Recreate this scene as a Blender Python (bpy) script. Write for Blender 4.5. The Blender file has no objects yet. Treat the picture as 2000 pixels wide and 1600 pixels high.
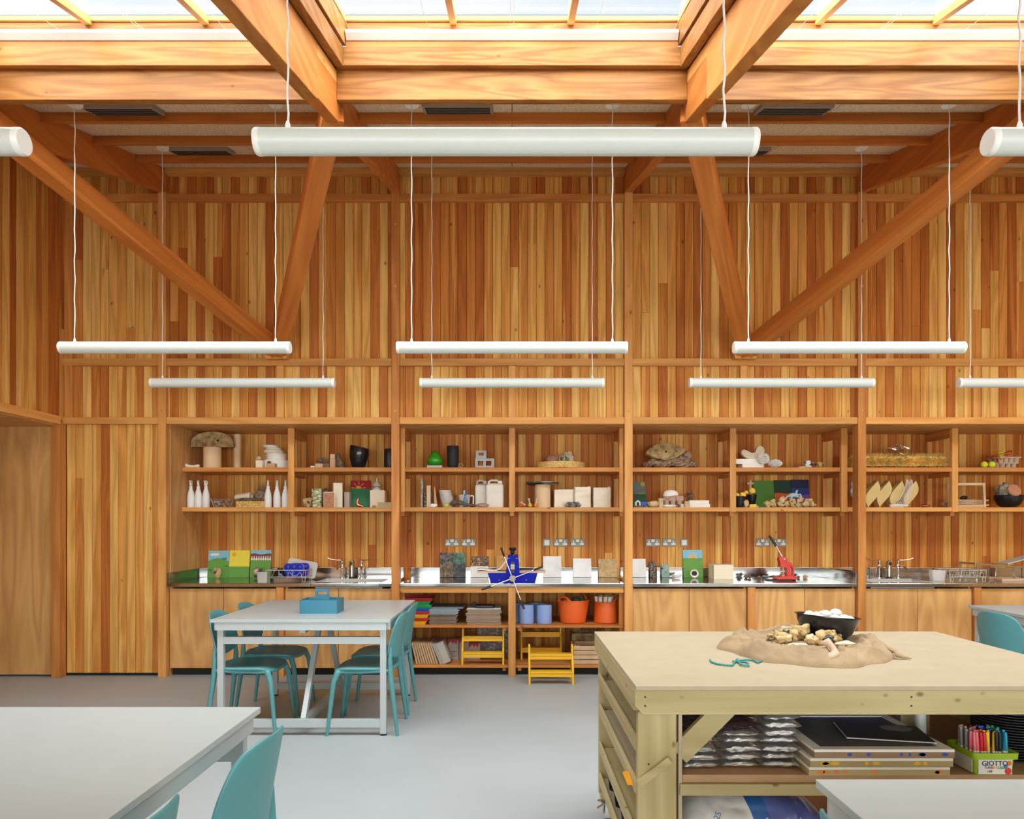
import bpy, bmesh, math, random
from math import sin, cos, pi, radians as R
from mathutils import Vector, Matrix, noise
random.seed(11)
S = bpy.context.scene
COL = S.collection

# ------------------------------------------------------------------ camera
F = 1400.0          # focal length in pixels of the 2000 px wide frame
HZ = 1022.0         # horizon row
CH = 1.45           # eye height
cd = bpy.data.cameras.new('camera'); cam = bpy.data.objects.new('camera', cd); COL.objects.link(cam)
cam.location = (0, 0, CH); cam.rotation_euler = (R(90), 0, 0)
cd.sensor_fit = 'HORIZONTAL'; cd.sensor_width = 36; cd.lens = 36 * F / 2000
cd.shift_y = (HZ - 800) / 2000; cd.clip_start = .05; cd.clip_end = 200
S.camera = cam

# ------------------------------------------------------------------ exposure, sky, window portals
S.view_settings.view_transform = 'Standard'; S.view_settings.look = 'None'
S.view_settings.gamma = 1; S.view_settings.use_curve_mapping = False
S.view_settings.exposure = 0.42
S.cycles.max_bounces = 10; S.cycles.diffuse_bounces = 6; S.cycles.glossy_bounces = 4
S.cycles.transparent_max_bounces = 12; S.cycles.sample_clamp_indirect = 8
S.cycles.use_denoising = True

W = bpy.data.worlds.new('sky'); S.world = W; W.use_nodes = True
nt = W.node_tree; nt.nodes.clear()
tc = nt.nodes.new('ShaderNodeTexCoord'); sp = nt.nodes.new('ShaderNodeSeparateXYZ')
nt.links.new(tc.outputs['Generated'], sp.inputs[0])
mr = nt.nodes.new('ShaderNodeMapRange'); mr.interpolation_type = 'SMOOTHSTEP'
mr.inputs['From Min'].default_value = .30; mr.inputs['From Max'].default_value = .68
nt.links.new(sp.outputs['Y'], mr.inputs['Value'])
cl = nt.nodes.new('ShaderNodeTexNoise'); cl.inputs['Scale'].default_value = 2.2; cl.inputs['Detail'].default_value = 5
nt.links.new(tc.outputs['Generated'], cl.inputs['Vector'])
cr = nt.nodes.new('ShaderNodeValToRGB'); nt.links.new(cl.outputs['Fac'], cr.inputs[0])
cr.color_ramp.elements[0].position = .38; cr.color_ramp.elements[0].color = (.50, .66, .80, 1)
cr.color_ramp.elements[1].position = .58; cr.color_ramp.elements[1].color = (.80, .83, .85, 1)
mx = nt.nodes.new('ShaderNodeMix'); mx.data_type = 'RGBA'
nt.links.new(mr.outputs[0], mx.inputs[0])
el = nt.nodes.new('ShaderNodeValToRGB'); nt.links.new(sp.outputs['Z'], el.inputs[0])   # brightness with height: bright band added half way up to light the alcove, calmer zenith
for q, (p_, c_) in zip([el.color_ramp.elements[0], el.color_ramp.elements[1], el.color_ramp.elements.new(.5), el.color_ramp.elements.new(.86)], ((.2, .5), (1, .40), (.42, 1), (.70, 1))): q.position = p_; q.color = (c_, c_, c_, 1)
sc_ = nt.nodes.new('ShaderNodeVectorMath'); sc_.operation = 'MULTIPLY'; nt.links.new(el.outputs[0], sc_.inputs[0]); sc_.inputs[1].default_value = (8.3, 8.5, 8.7)
nt.links.new(sc_.outputs[0], mx.inputs[6])      # overhead and to the south
nt.links.new(cr.outputs[0], mx.inputs[7])            # the northern sky seen through the rooflights
mh = nt.nodes.new('ShaderNodeMapRange'); mh.interpolation_type = 'SMOOTHSTEP'   # low band brightened to light the back wall through the rear window
mh.inputs['From Min'].default_value = .25; mh.inputs['From Max'].default_value = .55
nt.links.new(sp.outputs['Z'], mh.inputs['Value'])
mz = nt.nodes.new('ShaderNodeMix'); mz.data_type = 'RGBA'; nt.links.new(mh.outputs[0], mz.inputs[0])
mz.inputs[6].default_value = (8.2, 8.3, 8.3, 1); nt.links.new(mx.outputs[2], mz.inputs[7])
bg = nt.nodes.new('ShaderNodeBackground'); bg.inputs[1].default_value = 1.0
nt.links.new(mz.outputs[2], bg.inputs[0])
wo = nt.nodes.new('ShaderNodeOutputWorld'); nt.links.new(bg.outputs[0], wo.inputs[0])

BAY = 2.197; SL = .28; YB = 4.33          # bay width, roof slope, kerb line
def portal(loc, sx, sy, rot):
    d = bpy.data.lights.new('window_portal', 'AREA'); d.shape = 'RECTANGLE'; d.size = sx; d.size_y = sy
    d.cycles.is_portal = True
    o = bpy.data.objects.new('window_portal', d); o.location = loc; o.rotation_euler = rot; COL.objects.link(o)
for k in range(-1, 4):
    portal((k * BAY, 3.35, 4.60 + SL * (3.35 - YB)), 2.0, 2.05, (math.atan(SL), 0, 0))
portal((1.6, -4.52, 1.7), 11.4, 1.8, (R(90), 0, 0))

# ------------------------------------------------------------------ helpers
def X(px, Y): return (px - 1000) * Y / F
def Z(py, Y): return CH - (py - HZ) * Y / F
class MB:
    """collects geometry for one mesh"""
    def __init__(s): s.v = []; s.f = []; s.m = []; s.tone = None
    def add(s, vs, fs, mi=0):
        n = len(s.v); s.v += [tuple(p) for p in vs]
        s.f += [tuple(i + n for i in f) for f in fs]; s.m += [mi] * len(fs); return s
    def box(s, x0, y0, z0, x1, y1, z1, mi=0):
        return s.sbox(x0, x1, y0, y1, z0, z1, 0, mi)
    def sbox(s, x0, x1, y0, y1, z0, z1, sl=SL, mi=0):
        q = [(x, y, z + sl * (y - YB)) for z in (z0, z1) for x, y in ((x0, y0), (x1, y0), (x1, y1), (x0, y1))]
        return s.add(q, [(3, 2, 1, 0), (4, 5, 6, 7), (0, 1, 5, 4), (1, 2, 6, 5), (2, 3, 7, 6), (3, 0, 4, 7)], mi)
    def prism(s, poly, a, b, ax='y', mi=0):
        """polygon in (u,v) extruded a..b along ax; u,v = x,z for y; x,y for z; y,z for x"""
        n = len(poly)
        P = {'y': lambda u, v, t: (u, t, v), 'z': lambda u, v, t: (u, v, t), 'x': lambda u, v, t: (t, u, v)}[ax]
        q = [P(u, v, a) for u, v in poly] + [P(u, v, b) for u, v in poly]
        fs = [tuple(range(n))[::-1], tuple(range(n, 2 * n))] + [(i, (i + 1) % n, (i + 1) % n + n, i + n) for i in range(n)]
        return s.add(q, fs, mi)
    def lathe(s, prof, n=20, c=(0, 0, 0), mi=0, sx=1, sy=1):
        q = []; m = len(prof)
        for r, z in prof:
            for i in range(n):
                a = 2 * pi * i / n; q.append((c[0] + r * cos(a) * sx, c[1] + r * sin(a) * sy, c[2] + z))
        fs = [(j * n + i, j * n + (i + 1) % n, (j + 1) * n + (i + 1) % n, (j + 1) * n + i) for j in range(m - 1) for i in range(n)]
        if prof[0][0] > 1e-5: fs.append(tuple(range(n))[::-1])
        if prof[-1][0] > 1e-5: fs.append(tuple((m - 1) * n + i for i in range(n)))
        return s.add(q, fs, mi)
    def tube(s, pts, r, n=8, mi=0, closed=False):
        pts = [Vector(p) for p in pts]; m = len(pts); q = []
        rs = r if isinstance(r, (list, tuple)) else [r] * m
        t0 = (pts[1] - pts[0]).normalized(); u = t0.orthogonal().normalized()
        for i, p in enumerate(pts):
            if closed: t = (pts[(i + 1) % m] - pts[i - 1]).normalized()
            else: t = (pts[min(i + 1, m - 1)] - pts[max(i - 1, 0)]).normalized()
            u = (u - t * u.dot(t)); u = u.normalized() if u.length > 1e-6 else t.orthogonal().normalized()
            w = t.cross(u)
            for k in range(n):
                a = 2 * pi * k / n; q.append(p + (u * cos(a) + w * sin(a)) * rs[i])
        fs = [(j * n + i, j * n + (i + 1) % n, (j + 1) % m * n + (i + 1) % n, (j + 1) % m * n + i) for j in range(m if closed else m - 1) for i in range(n)]
        if not closed: fs += [tuple(range(n))[::-1], tuple((m - 1) * n + i for i in range(n))]
        return s.add(q, fs, mi)
    def bar(s, a, b, w, h, mi=0, up=(0, 0, 1)):
        a = Vector(a); b = Vector(b); t = (b - a).normalized(); up = Vector(up)
        if abs(t.dot(up)) > .999: up = Vector((0, 1, 0))
        u = t.cross(up).normalized(); v = u.cross(t)
        q = [p + u * i * w / 2 + v * j * h / 2 for p in (a, b) for i, j in ((-1, -1), (1, -1), (1, 1), (-1, 1))]
        return s.add(q, [(3, 2, 1, 0), (4, 5, 6, 7), (0, 1, 5, 4), (1, 2, 6, 5), (2, 3, 7, 6), (3, 0, 4, 7)], mi)
    def blob(s, c, r, seed=0, amp=.25, freq=1.6, sub=3, mi=0, flat=None):
        bm = bmesh.new(); bmesh.ops.create_icosphere(bm, subdivisions=sub, radius=1)
        off = Vector((seed * 7.3, seed * 3.1, seed * 1.7))
        vs = []
        for v in bm.verts:
            d = v.co.normalized(); k = 1 + amp * (noise.noise(d * freq + off) + .5 * noise.noise(d * freq * 2.3 + off))
            z = d.z * k * r[2]
            if flat is not None: z = max(z, -flat * r[2])
            vs.append((c[0] + d.x * k * r[0], c[1] + d.y * k * r[1], c[2] + z))
        bm.verts.index_update(); fs = [tuple(v.index for v in f.verts) for f in bm.faces]; bm.free()
        return s.add(vs, fs, mi)
    def grid(s, nu, nv, fn, mi=0, closed_u=False):
        q = [fn(i / nu, j / nv) for j in range(nv + 1) for i in range(nu + (0 if closed_u else 1))]
        w = nu if closed_u else nu + 1
        fs = [(j * w + i, j * w + (i + 1) % w, (j + 1) * w + (i + 1) % w, (j + 1) * w + i) for j in range(nv) for i in range(nu)]
        return s.add(q, fs, mi)
    def move(s, d, since=0):
        s.v[since:] = [(p[0] + d[0], p[1] + d[1], p[2] + d[2]) for p in s.v[since:]]; return s
    def rot(s, M, since=0):
        s.v[since:] = [tuple(M @ Vector(p)) for p in s.v[since:]]; return s
    def bottom(s): return min(p[2] for p in s.v)

def obj(name, mb, mat, parent=None, loc=(0, 0, 0), rot=(0, 0, 0), bevel=0, smooth=None, solid=0, sub=0):
    me = bpy.data.meshes.new(name)
    me.from_pydata(mb.v, [], mb.f)
    for m in (mat if isinstance(mat, (list, tuple)) else [mat]): me.materials.append(m)
    if any(mb.m): me.polygons.foreach_set('material_index', mb.m)
    if mb.tone:
        at = me.attributes.new('tone', 'FLOAT', 'FACE'); at.data.foreach_set('value', mb.tone)
    bm = bmesh.new(); bm.from_mesh(me); bmesh.ops.recalc_face_normals(bm, faces=bm.faces); bm.to_mesh(me); bm.free()
    if smooth is not None:
        me.polygons.foreach_set('use_smooth', [True] * len(me.polygons))
        if smooth < 180: me.set_sharp_from_angle(angle=R(smooth))
    me.update()
    o = bpy.data.objects.new(name, me); COL.objects.link(o); o.location = loc; o.rotation_euler = rot
    if parent: o.parent = parent
    if solid:
        d = o.modifiers.new('thickness', 'SOLIDIFY'); d.thickness = solid; d.offset = 0
    if bevel:
        b = o.modifiers.new('edge', 'BEVEL'); b.width = bevel; b.segments = 2; b.limit_method = 'ANGLE'; b.angle_limit = R(40)
    if sub:
        b = o.modifiers.new('round', 'SUBSURF'); b.levels = sub; b.render_levels = sub
    return o
def thing(name, label, cat, loc=(0, 0, 0), rz=0, group=None):
    o = bpy.data.objects.new(name, None); COL.objects.link(o); o.location = loc; o.rotation_euler = (0, 0, rz)
    o.empty_display_size = .05
    return tag(o, label, cat, group)
def tag(o, label, cat, group=None):
    o['label'] = label; o['category'] = cat
    if group: o['group'] = group
    return o
def struct(o, label=None, cat=None):
    o['kind'] = 'structure'
    if label: o['label'] = label
    if cat: o['category'] = cat
    return o
def one(name, mb, mat, label, cat, loc=(0, 0, 0), rot=(0, 0, 0), group=None, **k):
    return tag(obj(name, mb, mat, None, loc, rot, **k), label, cat, group)
def dup(root, loc=None, rz=None, label=None, group=None, rot=None):
    r = root.copy(); COL.objects.link(r)
    if loc is not None: r.location = loc
    if rz is not None: r.rotation_euler = (0, 0, rz)
    if rot is not None: r.rotation_euler = rot
    if label: r['label'] = label
    if group: r['group'] = group
    for ch in list(root.children):
        c = ch.copy(); COL.objects.link(c); c.parent = r
        for g in list(ch.children):
            d = g.copy(); COL.objects.link(d); d.parent = c
    return r
def text(s, size, parent, loc, rot, mat, name='lettering', align='CENTER', bold=0):
    c = bpy.data.curves.new(name, 'FONT'); c.body = s; c.size = size; c.align_x = align; c.extrude = .0004; c.offset = bold
    q = bpy.data.objects.new(name, c); COL.objects.link(q); bpy.context.view_layer.update()
    me = bpy.data.meshes.new_from_object(q.evaluated_get(bpy.context.evaluated_depsgraph_get()))
    bpy.data.objects.remove(q); bpy.data.curves.remove(c); me.name = name; me.materials.clear(); me.materials.append(mat)
    o = bpy.data.objects.new(name, me); COL.objects.link(o)
    o.location = loc; o.rotation_euler = rot; o.parent = parent; return o

# ------------------------------------------------------------------ materials
def newmat(name):
    m = bpy.data.materials.new(name); m.use_nodes = True; t = m.node_tree
    return m, t, t.nodes['Principled BSDF']
def nd(t, kind, **kw):
    n = t.nodes.new('ShaderNode' + kind)
    for k, v in kw.items():
        if k in n.inputs: n.inputs[k].default_value = v
        else: setattr(n, k, v)
    return n
MATS = {}
def plain(name, c, rough=.5, metal=0, var=.06, bump=0, bscale=60, spec=.5, sheen=0, coat=0):
    if name in MATS: return MATS[name]
    m, t, b = newmat(name)
    b.inputs['Roughness'].default_value = rough; b.inputs['Metallic'].default_value = metal
    b.inputs['Specular IOR Level'].default_value = spec
    if sheen: b.inputs['Sheen Weight'].default_value = sheen
    if coat: b.inputs['Coat Weight'].default_value = coat; b.inputs['Coat Roughness'].default_value = .15
    tc = nd(t, 'TexCoord'); n = nd(t, 'TexNoise', Scale=9.0, Detail=3.0); t.links.new(tc.outputs['Object'], n.inputs['Vector'])
    rp = nd(t, 'ValToRGB'); e = rp.color_ramp.elements
    e[0].position = .3; e[1].position = .7
    e[0].color = tuple(x * (1 - var) for x in c[:3]) + (1,); e[1].color = tuple(min(1, x * (1 + var)) for x in c[:3]) + (1,)
    t.links.new(n.outputs['Fac'], rp.inputs[0]); t.links.new(rp.outputs[0], b.inputs['Base Color'])
    if bump:
        n2 = nd(t, 'TexNoise', Scale=float(bscale), Detail=4.0); t.links.new(tc.outputs['Object'], n2.inputs['Vector'])
        bp = nd(t, 'Bump', Strength=bump, Distance=.01); t.links.new(n2.outputs['Fac'], bp.inputs['Height'])
        t.links.new(bp.outputs[0], b.inputs['Normal'])
    MATS[name] = m; return m
def ramp(t, cols):
    rp = nd(t, 'ValToRGB'); e = rp.color_ramp.elements
    while len(e) < len(cols): e.new(.5)
    for q, (p, c) in zip(e, cols): q.position = p; q.color = tuple(c) + (1,)
    return rp
def wood(name, lo, hi, axis='x', rough=.42, rings=5.0, across=5.0, along=.45, fig=.55, tone=False, rnd=.16, tones=None, spec=.2, knots=True, kd=(3.2, 5.0, .062)):
    if name in MATS: return MATS[name]
    m, t, b = newmat(name); L = t.links.new
    b.inputs['Roughness'].default_value = rough; b.inputs['Specular IOR Level'].default_value = spec
    tc = nd(t, 'TexCoord')
    if tone:
        rv = nd(t, 'Attribute', attribute_name='tone').outputs['Fac']
    else:
        rv = nd(t, 'ObjectInfo').outputs['Random']
    mu = nd(t, 'VectorMath', operation='SCALE'); mu.inputs[0].default_value = (31.7, 17.3, 53.1); L(rv, mu.inputs['Scale'])
    ad = nd(t, 'VectorMath', operation='ADD'); L(tc.outputs['Object'], ad.inputs[0]); L(mu.outputs[0], ad.inputs[1])
    sc = {'x': (along, across, across), 'y': (across, along, across), 'z': (across, across, along)}[axis]
    mp = nd(t, 'Mapping'); mp.inputs['Scale'].default_value = sc; L(ad.outputs[0], mp.inputs['Vector'])
    n1 = nd(t, 'TexNoise', Scale=1.0, Detail=2.0, Distortion=.35); L(mp.outputs[0], n1.inputs['Vector'])
    k = nd(t, 'Math', operation='MULTIPLY'); L(n1.outputs['Fac'], k.inputs[0]); k.inputs[1].default_value = rings
    pp = nd(t, 'Math', operation='PINGPONG'); L(k.outputs[0], pp.inputs[0]); pp.inputs[1].default_value = .5
    f1 = nd(t, 'MapRange'); L(pp.outputs[0], f1.inputs['Value']); f1.inputs['From Min'].default_value = 0; f1.inputs['From Max'].default_value = .5
    mp2 = nd(t, 'Mapping'); mp2.inputs['Scale'].default_value = tuple(x * (14 if x > 1 else 6) for x in sc); L(ad.outputs[0], mp2.inputs['Vector'])
    n2 = nd(t, 'TexNoise', Scale=1.0, Detail=3.0); L(mp2.outputs[0], n2.inputs['Vector'])
    a = nd(t, 'Mix'); a.data_type = 'FLOAT'; a.inputs[0].default_value = fig
    L(n2.outputs['Fac'], a.inputs[2]); L(f1.outputs[0], a.inputs[3])
    if tone:
        ms = nd(t, 'Mapping'); ms.inputs['Scale'].default_value = tuple(11 if x > 1 else .35 for x in sc); L(ad.outputs[0], ms.inputs['Vector'])
        ns = nd(t, 'TexNoise', Scale=1.0, Detail=1.0); L(ms.outputs[0], ns.inputs['Vector'])
        sw = nd(t, 'MapRange'); sw.inputs['From Min'].default_value = .60; sw.inputs['From Max'].default_value = .62; sw.inputs['To Max'].default_value = .32; L(ns.outputs['Fac'], sw.inputs['Value'])
        tv = nd(t, 'Math', operation='ADD'); L(rv, tv.inputs[0]); L(sw.outputs[0], tv.inputs[1])
        g = ramp(t, tones); L(tv.outputs[0], g.inputs[0])
        dk = ramp(t, [(0, lo), (1, hi)]); L(a.outputs[0], dk.inputs[0])
        mm = nd(t, 'Mix'); mm.data_type = 'RGBA'; mm.blend_type = 'MULTIPLY'; mm.inputs[0].default_value = 1
        L(g.outputs[0], mm.inputs[6]); L(dk.outputs[0], mm.inputs[7]); col = mm.outputs[2]
    else:
        rp = ramp(t, [(.1, lo), (.9, hi)]); L(a.outputs[0], rp.inputs[0])
        hs = nd(t, 'HueSaturation'); mr = nd(t, 'MapRange'); mr.inputs['To Min'].default_value = 1 - rnd; mr.inputs['To Max'].default_value = 1 + rnd
        L(rv, mr.inputs['Value']); L(mr.outputs[0], hs.inputs['Value']); L(rp.outputs[0], hs.inputs['Color']); col = hs.outputs[0]
    if knots:
        vs = {'x': (kd[0], kd[1], kd[1]), 'y': (kd[1], kd[0], kd[1]), 'z': (kd[1], kd[1], kd[0])}[axis]
        mp3 = nd(t, 'Mapping'); mp3.inputs['Scale'].default_value = vs; L(ad.outputs[0], mp3.inputs['Vector'])
        vo = nd(t, 'TexVoronoi', Scale=1.0); L(mp3.outputs[0], vo.inputs['Vector'])
        kr = ramp(t, [(0, (.22, .14, .10)), (kd[2] * .5, (.36, .26, .2)), (kd[2] * .8, (.62, .5, .42)), (kd[2] * 1.15, (1, 1, 1))]); L(vo.outputs['Distance'], kr.inputs[0])
        km = nd(t, 'Mix'); km.data_type = 'RGBA'; km.blend_type = 'MULTIPLY'; km.inputs[0].default_value = .8
        L(col, km.inputs[6]); L(kr.outputs[0], km.inputs[7]); col = km.outputs[2]
    L(col, b.inputs['Base Color'])
    bp = nd(t, 'Bump', Strength=.12, Distance=.004); L(n2.outputs['Fac'], bp.inputs['Height']); L(bp.outputs[0], b.inputs['Normal'])
    MATS[name] = m; return m

FIR = ((.44, .155, .034), (.66, .29, .078))
FIRL = ((.56, .245, .062), (.76, .39, .118))
PLY = ((.54, .27, .088), (.74, .43, .160))
PINE = ((.37, .295, .135), (.49, .41, .22))
def firb(ax): return wood('beam_fir_' + ax, (.235, .086, .018), (.43, .195, .054), axis=ax, fig=.58, across=8, along=.8, rings=7)
def fir(ax): return wood('douglas_fir_' + ax, *FIR, axis=ax)
def firr(ax): return wood('red_fir_' + ax, (.42, .125, .024), (.60, .215, .046), axis=ax)
def firl(ax): return wood('pale_fir_' + ax, *FIRL, axis=ax)
def ply(ax): return wood('plywood_' + ax, *PLY, axis=ax, rings=7, across=3.2, along=.55, fig=.6, rnd=.06, knots=False)
def pine(ax): return wood('softwood_' + ax, *PINE, axis=ax, rings=6, rough=.55, rnd=.06, kd=(9, 14, .125))
TONES = [(0, (.45, .138, .028)), (.3, (.56, .205, .044)), (.55, (.68, .308, .070)), (.78, (.77, .420, .110)), (1, (.84, .520, .165))]
plank = {ax: wood('plank_cladding_' + ax, (.66, .57, .48), (1.12, 1.12, 1.12), axis=ax, tone=True, tones=TONES, across=7, rings=6, rough=.5, spec=.14) for ax in 'z'}
m_ceil = plain('wood_wool', (.82, .68, .48), .9, var=.22, bump=.6, bscale=130)
m_floor = None
m_white = plain('white_laminate', (.425, .47, .465), .32, var=.015, spec=.4)
m_alu = plain('pale_grey_aluminium', (.46, .52, .53), .4, .15, var=.02)
m_steel = plain('stainless_steel', (.42, .42, .405), .13, 1, var=.04)
m_basin = plain('brushed_basin_steel', (.58, .58, .56), .45, .25, var=.03)
m_chrome = plain('chrome', (.78, .78, .78), .07, 1, var=.01)
m_teal = plain('teal_plastic', (.085, .285, .305), .42, var=.03, bump=.05, bscale=900)
m_tray = plain('blue_teal_plastic', (.035, .20, .30), .45, var=.02)
m_black = plain('black_plastic', (.012, .013, .014), .4, var=.1)
m_blackgloss = plain('black_gloss', (.010, .012, .014), .16, var=.1)
m_yellow = plain('yellow_paint', (.82, .47, .012), .35, var=.03)
m_orange = plain('orange_rubber', (.78, .13, .018), .45, var=.03)
m_blue = plain('blue_enamel', (.002, .010, .34), .5, var=.05, spec=.15)
m_red = plain('red_enamel', (.62, .028, .015), .3, var=.05)
m_lampw = plain('white_lamp_tube', (.61, .65, .61), .35, var=.01)
m_cable = plain('white_cable', (.75, .74, .68), .5, var=.01)
m_mdf = plain('mdf', (.41, .335, .225), .6, var=.05)
m_mdfe = plain('mdf_edge', (.42, .26, .14), .7, var=.08)
m_card = plain('cardboard', (.55, .37, .21), .8, var=.06)
m_plaster = plain('white_plaster', (.86, .84, .78), .75, var=.04, bump=.1)
m_cream = plain('cream_block', (.86, .78, .58), .8, var=.03, bump=.1, bscale=120)
m_paper = plain('white_paper', (.84, .84, .80), .7, var=.03)
m_grey = plain('grey_concrete', (.40, .41, .39), .85, var=.1, bump=.2)
m_socket = plain('brushed_socket_plate', (.27, .28, .24), .5, .25, var=.03)
m_wplastic = plain('white_plastic', (.82, .83, .80), .35, var=.02)
m_frost = plain('frosted_white_plastic', (.86, .88, .87), .4, var=.03)
m_dark = plain('dark_recess_board', (.02, .018, .016), .8)
m_flint = None
def stone(name, cols, scale=14, rough=.7):
    if name in MATS: return MATS[name]
    m, t, b = newmat(name); tc = nd(t, 'TexCoord'); n = nd(t, 'TexNoise', Scale=float(scale), Detail=5.0)
    oi = nd(t, 'ObjectInfo'); mu = nd(t, 'VectorMath', operation='SCALE'); mu.inputs[0].default_value = (9, 5, 7); t.links.new(oi.outputs['Random'], mu.inputs['Scale'])
    ad = nd(t, 'VectorMath', operation='ADD'); t.links.new(tc.outputs['Object'], ad.inputs[0]); t.links.new(mu.outputs[0], ad.inputs[1])
    t.links.new(ad.outputs[0], n.inputs['Vector'])
    rp = ramp(t, cols); t.links.new(n.outputs['Fac'], rp.inputs[0]); t.links.new(rp.outputs[0], b.inputs['Base Color'])
    b.inputs['Roughness'].default_value = rough
    bp = nd(t, 'Bump', Strength=.35, Distance=.006); n2 = nd(t, 'TexNoise', Scale=scale * 5.0, Detail=4.0); t.links.new(ad.outputs[0], n2.inputs['Vector'])
    t.links.new(n2.outputs['Fac'], bp.inputs['Height']); t.links.new(bp.outputs[0], b.inputs['Normal'])
    MATS[name] = m; return m
m_flint = stone('flint', [(.30, (.03, .028, .025)), (.37, (.05, .045, .04)), (.40, (.46, .31, .12)), (.58, (.58, .42, .20)), (.72, (.66, .57, .40))], 16)
m_flintdark = plain('black_flint_face', (.018, .022, .024), .25, var=.2)
m_bark = stone('dark_bark', [(.3, (.05, .035, .025)), (.6, (.16, .11, .075)), (.8, (.30, .21, .13))], 30, .9)
m_cork = stone('cork', [(.35, (.42, .24, .06)), (.5, (.68, .44, .13)), (.66, (.78, .58, .24))], 90, .85)
m_hess = plain('hessian', (.45, .32, .185), .95, var=.16, bump=.7, bscale=420)
m_oldwood = stone('worn_wood', [(.3, (.16, .10, .04)), (.5, (.36, .24, .10)), (.7, (.50, .36, .17))], 22, .75)
def shade(c): return plain('paint_%02d%02d%02d' % tuple(int(round(x * 99)) for x in c), c, .65, var=.03)
def glass(name, tint=(.93, .96, .97), rough=.02):
    m, t, b = newmat(name); t.nodes.remove(b)
    tr = nd(t, 'BsdfTransparent'); tr.inputs[0].default_value = tint + (1,)
    gl = nd(t, 'BsdfGlossy'); gl.inputs['Roughness'].default_value = rough
    mi = nd(t, 'MixShader'); L = t.links.new; mi.inputs[0].default_value = .045
    L(tr.outputs[0], mi.inputs[1]); L(gl.outputs[0], mi.inputs[2])
    L(mi.outputs[0], t.nodes['Material Output'].inputs[0]); MATS[name] = m; return m
m_pane = glass('rooflight_glass')
m_jar = glass('jar_glass', (.88, .95, .92))
def film(name, c, alpha, rough=.15):
    m, t, b = newmat(name); b.inputs['Base Color'].default_value = tuple(c) + (1,); b.inputs['Alpha'].default_value = alpha
    b.inputs['Roughness'].default_value = rough; MATS[name] = m; return m
m_clearplastic = film('clear_plastic', (.80, .80, .78), .38)
def floor_mat():
    m, t, b = newmat('grey_vinyl_floor'); tc = nd(t, 'TexCoord'); n = nd(t, 'TexNoise', Scale=1.1, Detail=5.0); L = t.links.new
    L(tc.outputs['Object'], n.inputs['Vector']); rp = ramp(t, [(.3, (.365, .405, .415)), (.7, (.405, .445, .455))]); L(n.outputs['Fac'], rp.inputs[0]); L(rp.outputs[0], b.inputs['Base Color'])
    n2 = nd(t, 'TexNoise', Scale=3.0, Detail=6.0); L(tc.outputs['Object'], n2.inputs['Vector'])
    mr = nd(t, 'MapRange'); mr.inputs['To Min'].default_value = .34; mr.inputs['To Max'].default_value = .5; L(n2.outputs['Fac'], mr.inputs['Value']); L(mr.outputs[0], b.inputs['Roughness'])
    return m
m_floor = floor_mat()
m_ceil = stone('wood_wool_board', [(.36, (.50, .39, .25)), (.5, (.80, .66, .45)), (.7, (.86, .73, .52))], 95, .9)
# ================================================================== THE SETTING
def ceil_z(y): return 4.114 + SL * (y - YB)
struct(obj('floor', MB().box(-6.2, -4.5, -.1, 7.7, 7.7, 0), m_floor))
XL = -4.24                                     # inner face of the left wall
PX = [-3.295, -1.098, 1.098, 3.295, 5.49, 7.6]  # posts
def tones(mb, t): mb.tone.extend([t] * (len(mb.f) - len(mb.tone)))
def plank_run(mb, a0, a1, z0, z1, at, w=.083, along='x', face=-1, rnd=None, bias=0):
    """vertical boards side by side, each with small chamfers and a shadow gap"""
    rnd = rnd or random
    n = max(1, round((a1 - a0) / w)); w = (a1 - a0) / n; last = .5
    if mb.tone is None: mb.tone = []
    for i in range(n):
        p, q = a0 + i * w + .0014, a0 + (i + 1) * w - .0014
        d = -face * .016; c = -face * .003
        prof = [(p, at + d), (p, at + c), (p + .0025, at), (q - .0025, at), (q, at + c), (q, at + d)]
        if along == 'y': prof = [(v, u) for u, v in prof]
        cuts = [z0, z1]
        if z1 - z0 > 1 and rnd.random() < .16: cuts.insert(1, z0 + (z1 - z0) * rnd.uniform(.2, .8))
        for k in range(len(cuts) - 1):
            t = min(1, max(0, rnd.choice([.06, .14, .3, .38, .5, .58, .68, .78, .86, .96]) + rnd.uniform(-.05, .05) + bias))
            if abs(t - last) < .08: t = (t + .35) % 1
            last = t
            mb.prism(prof, cuts[k] + .0008, cuts[k + 1] - .0008, 'z'); tones(mb, t)
    e = .035
    if along == 'x': mb.box(a0, at - face * .016, z0, a1, at - face * (.016 + e), z1)
    else: mb.box(at - face * (.016 + e), a0, z0, at - face * .016, a1, z1)
    tones(mb, 0)
PLK = plank['z']; YW = 6.80; YA = 7.54
# back wall above the alcove, three tiers of boards (the rails cover the joints)
rr = random.Random(3); w = MB()
for z0, z1, b in ((2.40, 2.97, .10), (2.97, 4.52, -.02), (4.52, 4.92, -.05)):
    plank_run(w, XL, 7.6, z0, z1, YW, rnd=rr, bias=b)
struct(obj('wall_back', w, PLK))
w = MB(); plank_run(w, -3.25, 7.6, 0, 2.40, YA, rnd=rr, bias=-.06); struct(obj('wall_alcove', w, PLK))
w = MB(); plank_run(w, -4.225, -3.33, .03, 2.40, YW, rnd=rr, bias=.05); struct(obj('wall_back_lower', w, PLK))
struct(obj('wall_alcove_end', MB().box(-3.335, 6.83, 0, -3.25, 7.6, 2.40), ply('z')))
struct(obj('ceiling_alcove', MB().box(-3.3, 6.80, 2.384, 7.6, 7.6, 2.42), ply('x')))
struct(obj('wall_right', MB().box(7.6, -4.5, 0, 7.7, 7.7, 5.1), ply('z')))
w = MB(); plank_run(w, -4.5, 6.8, 2.42, 4.95, XL, along='y', face=1, rnd=rr, bias=-.1)
struct(obj('wall_left', w, PLK))
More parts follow.
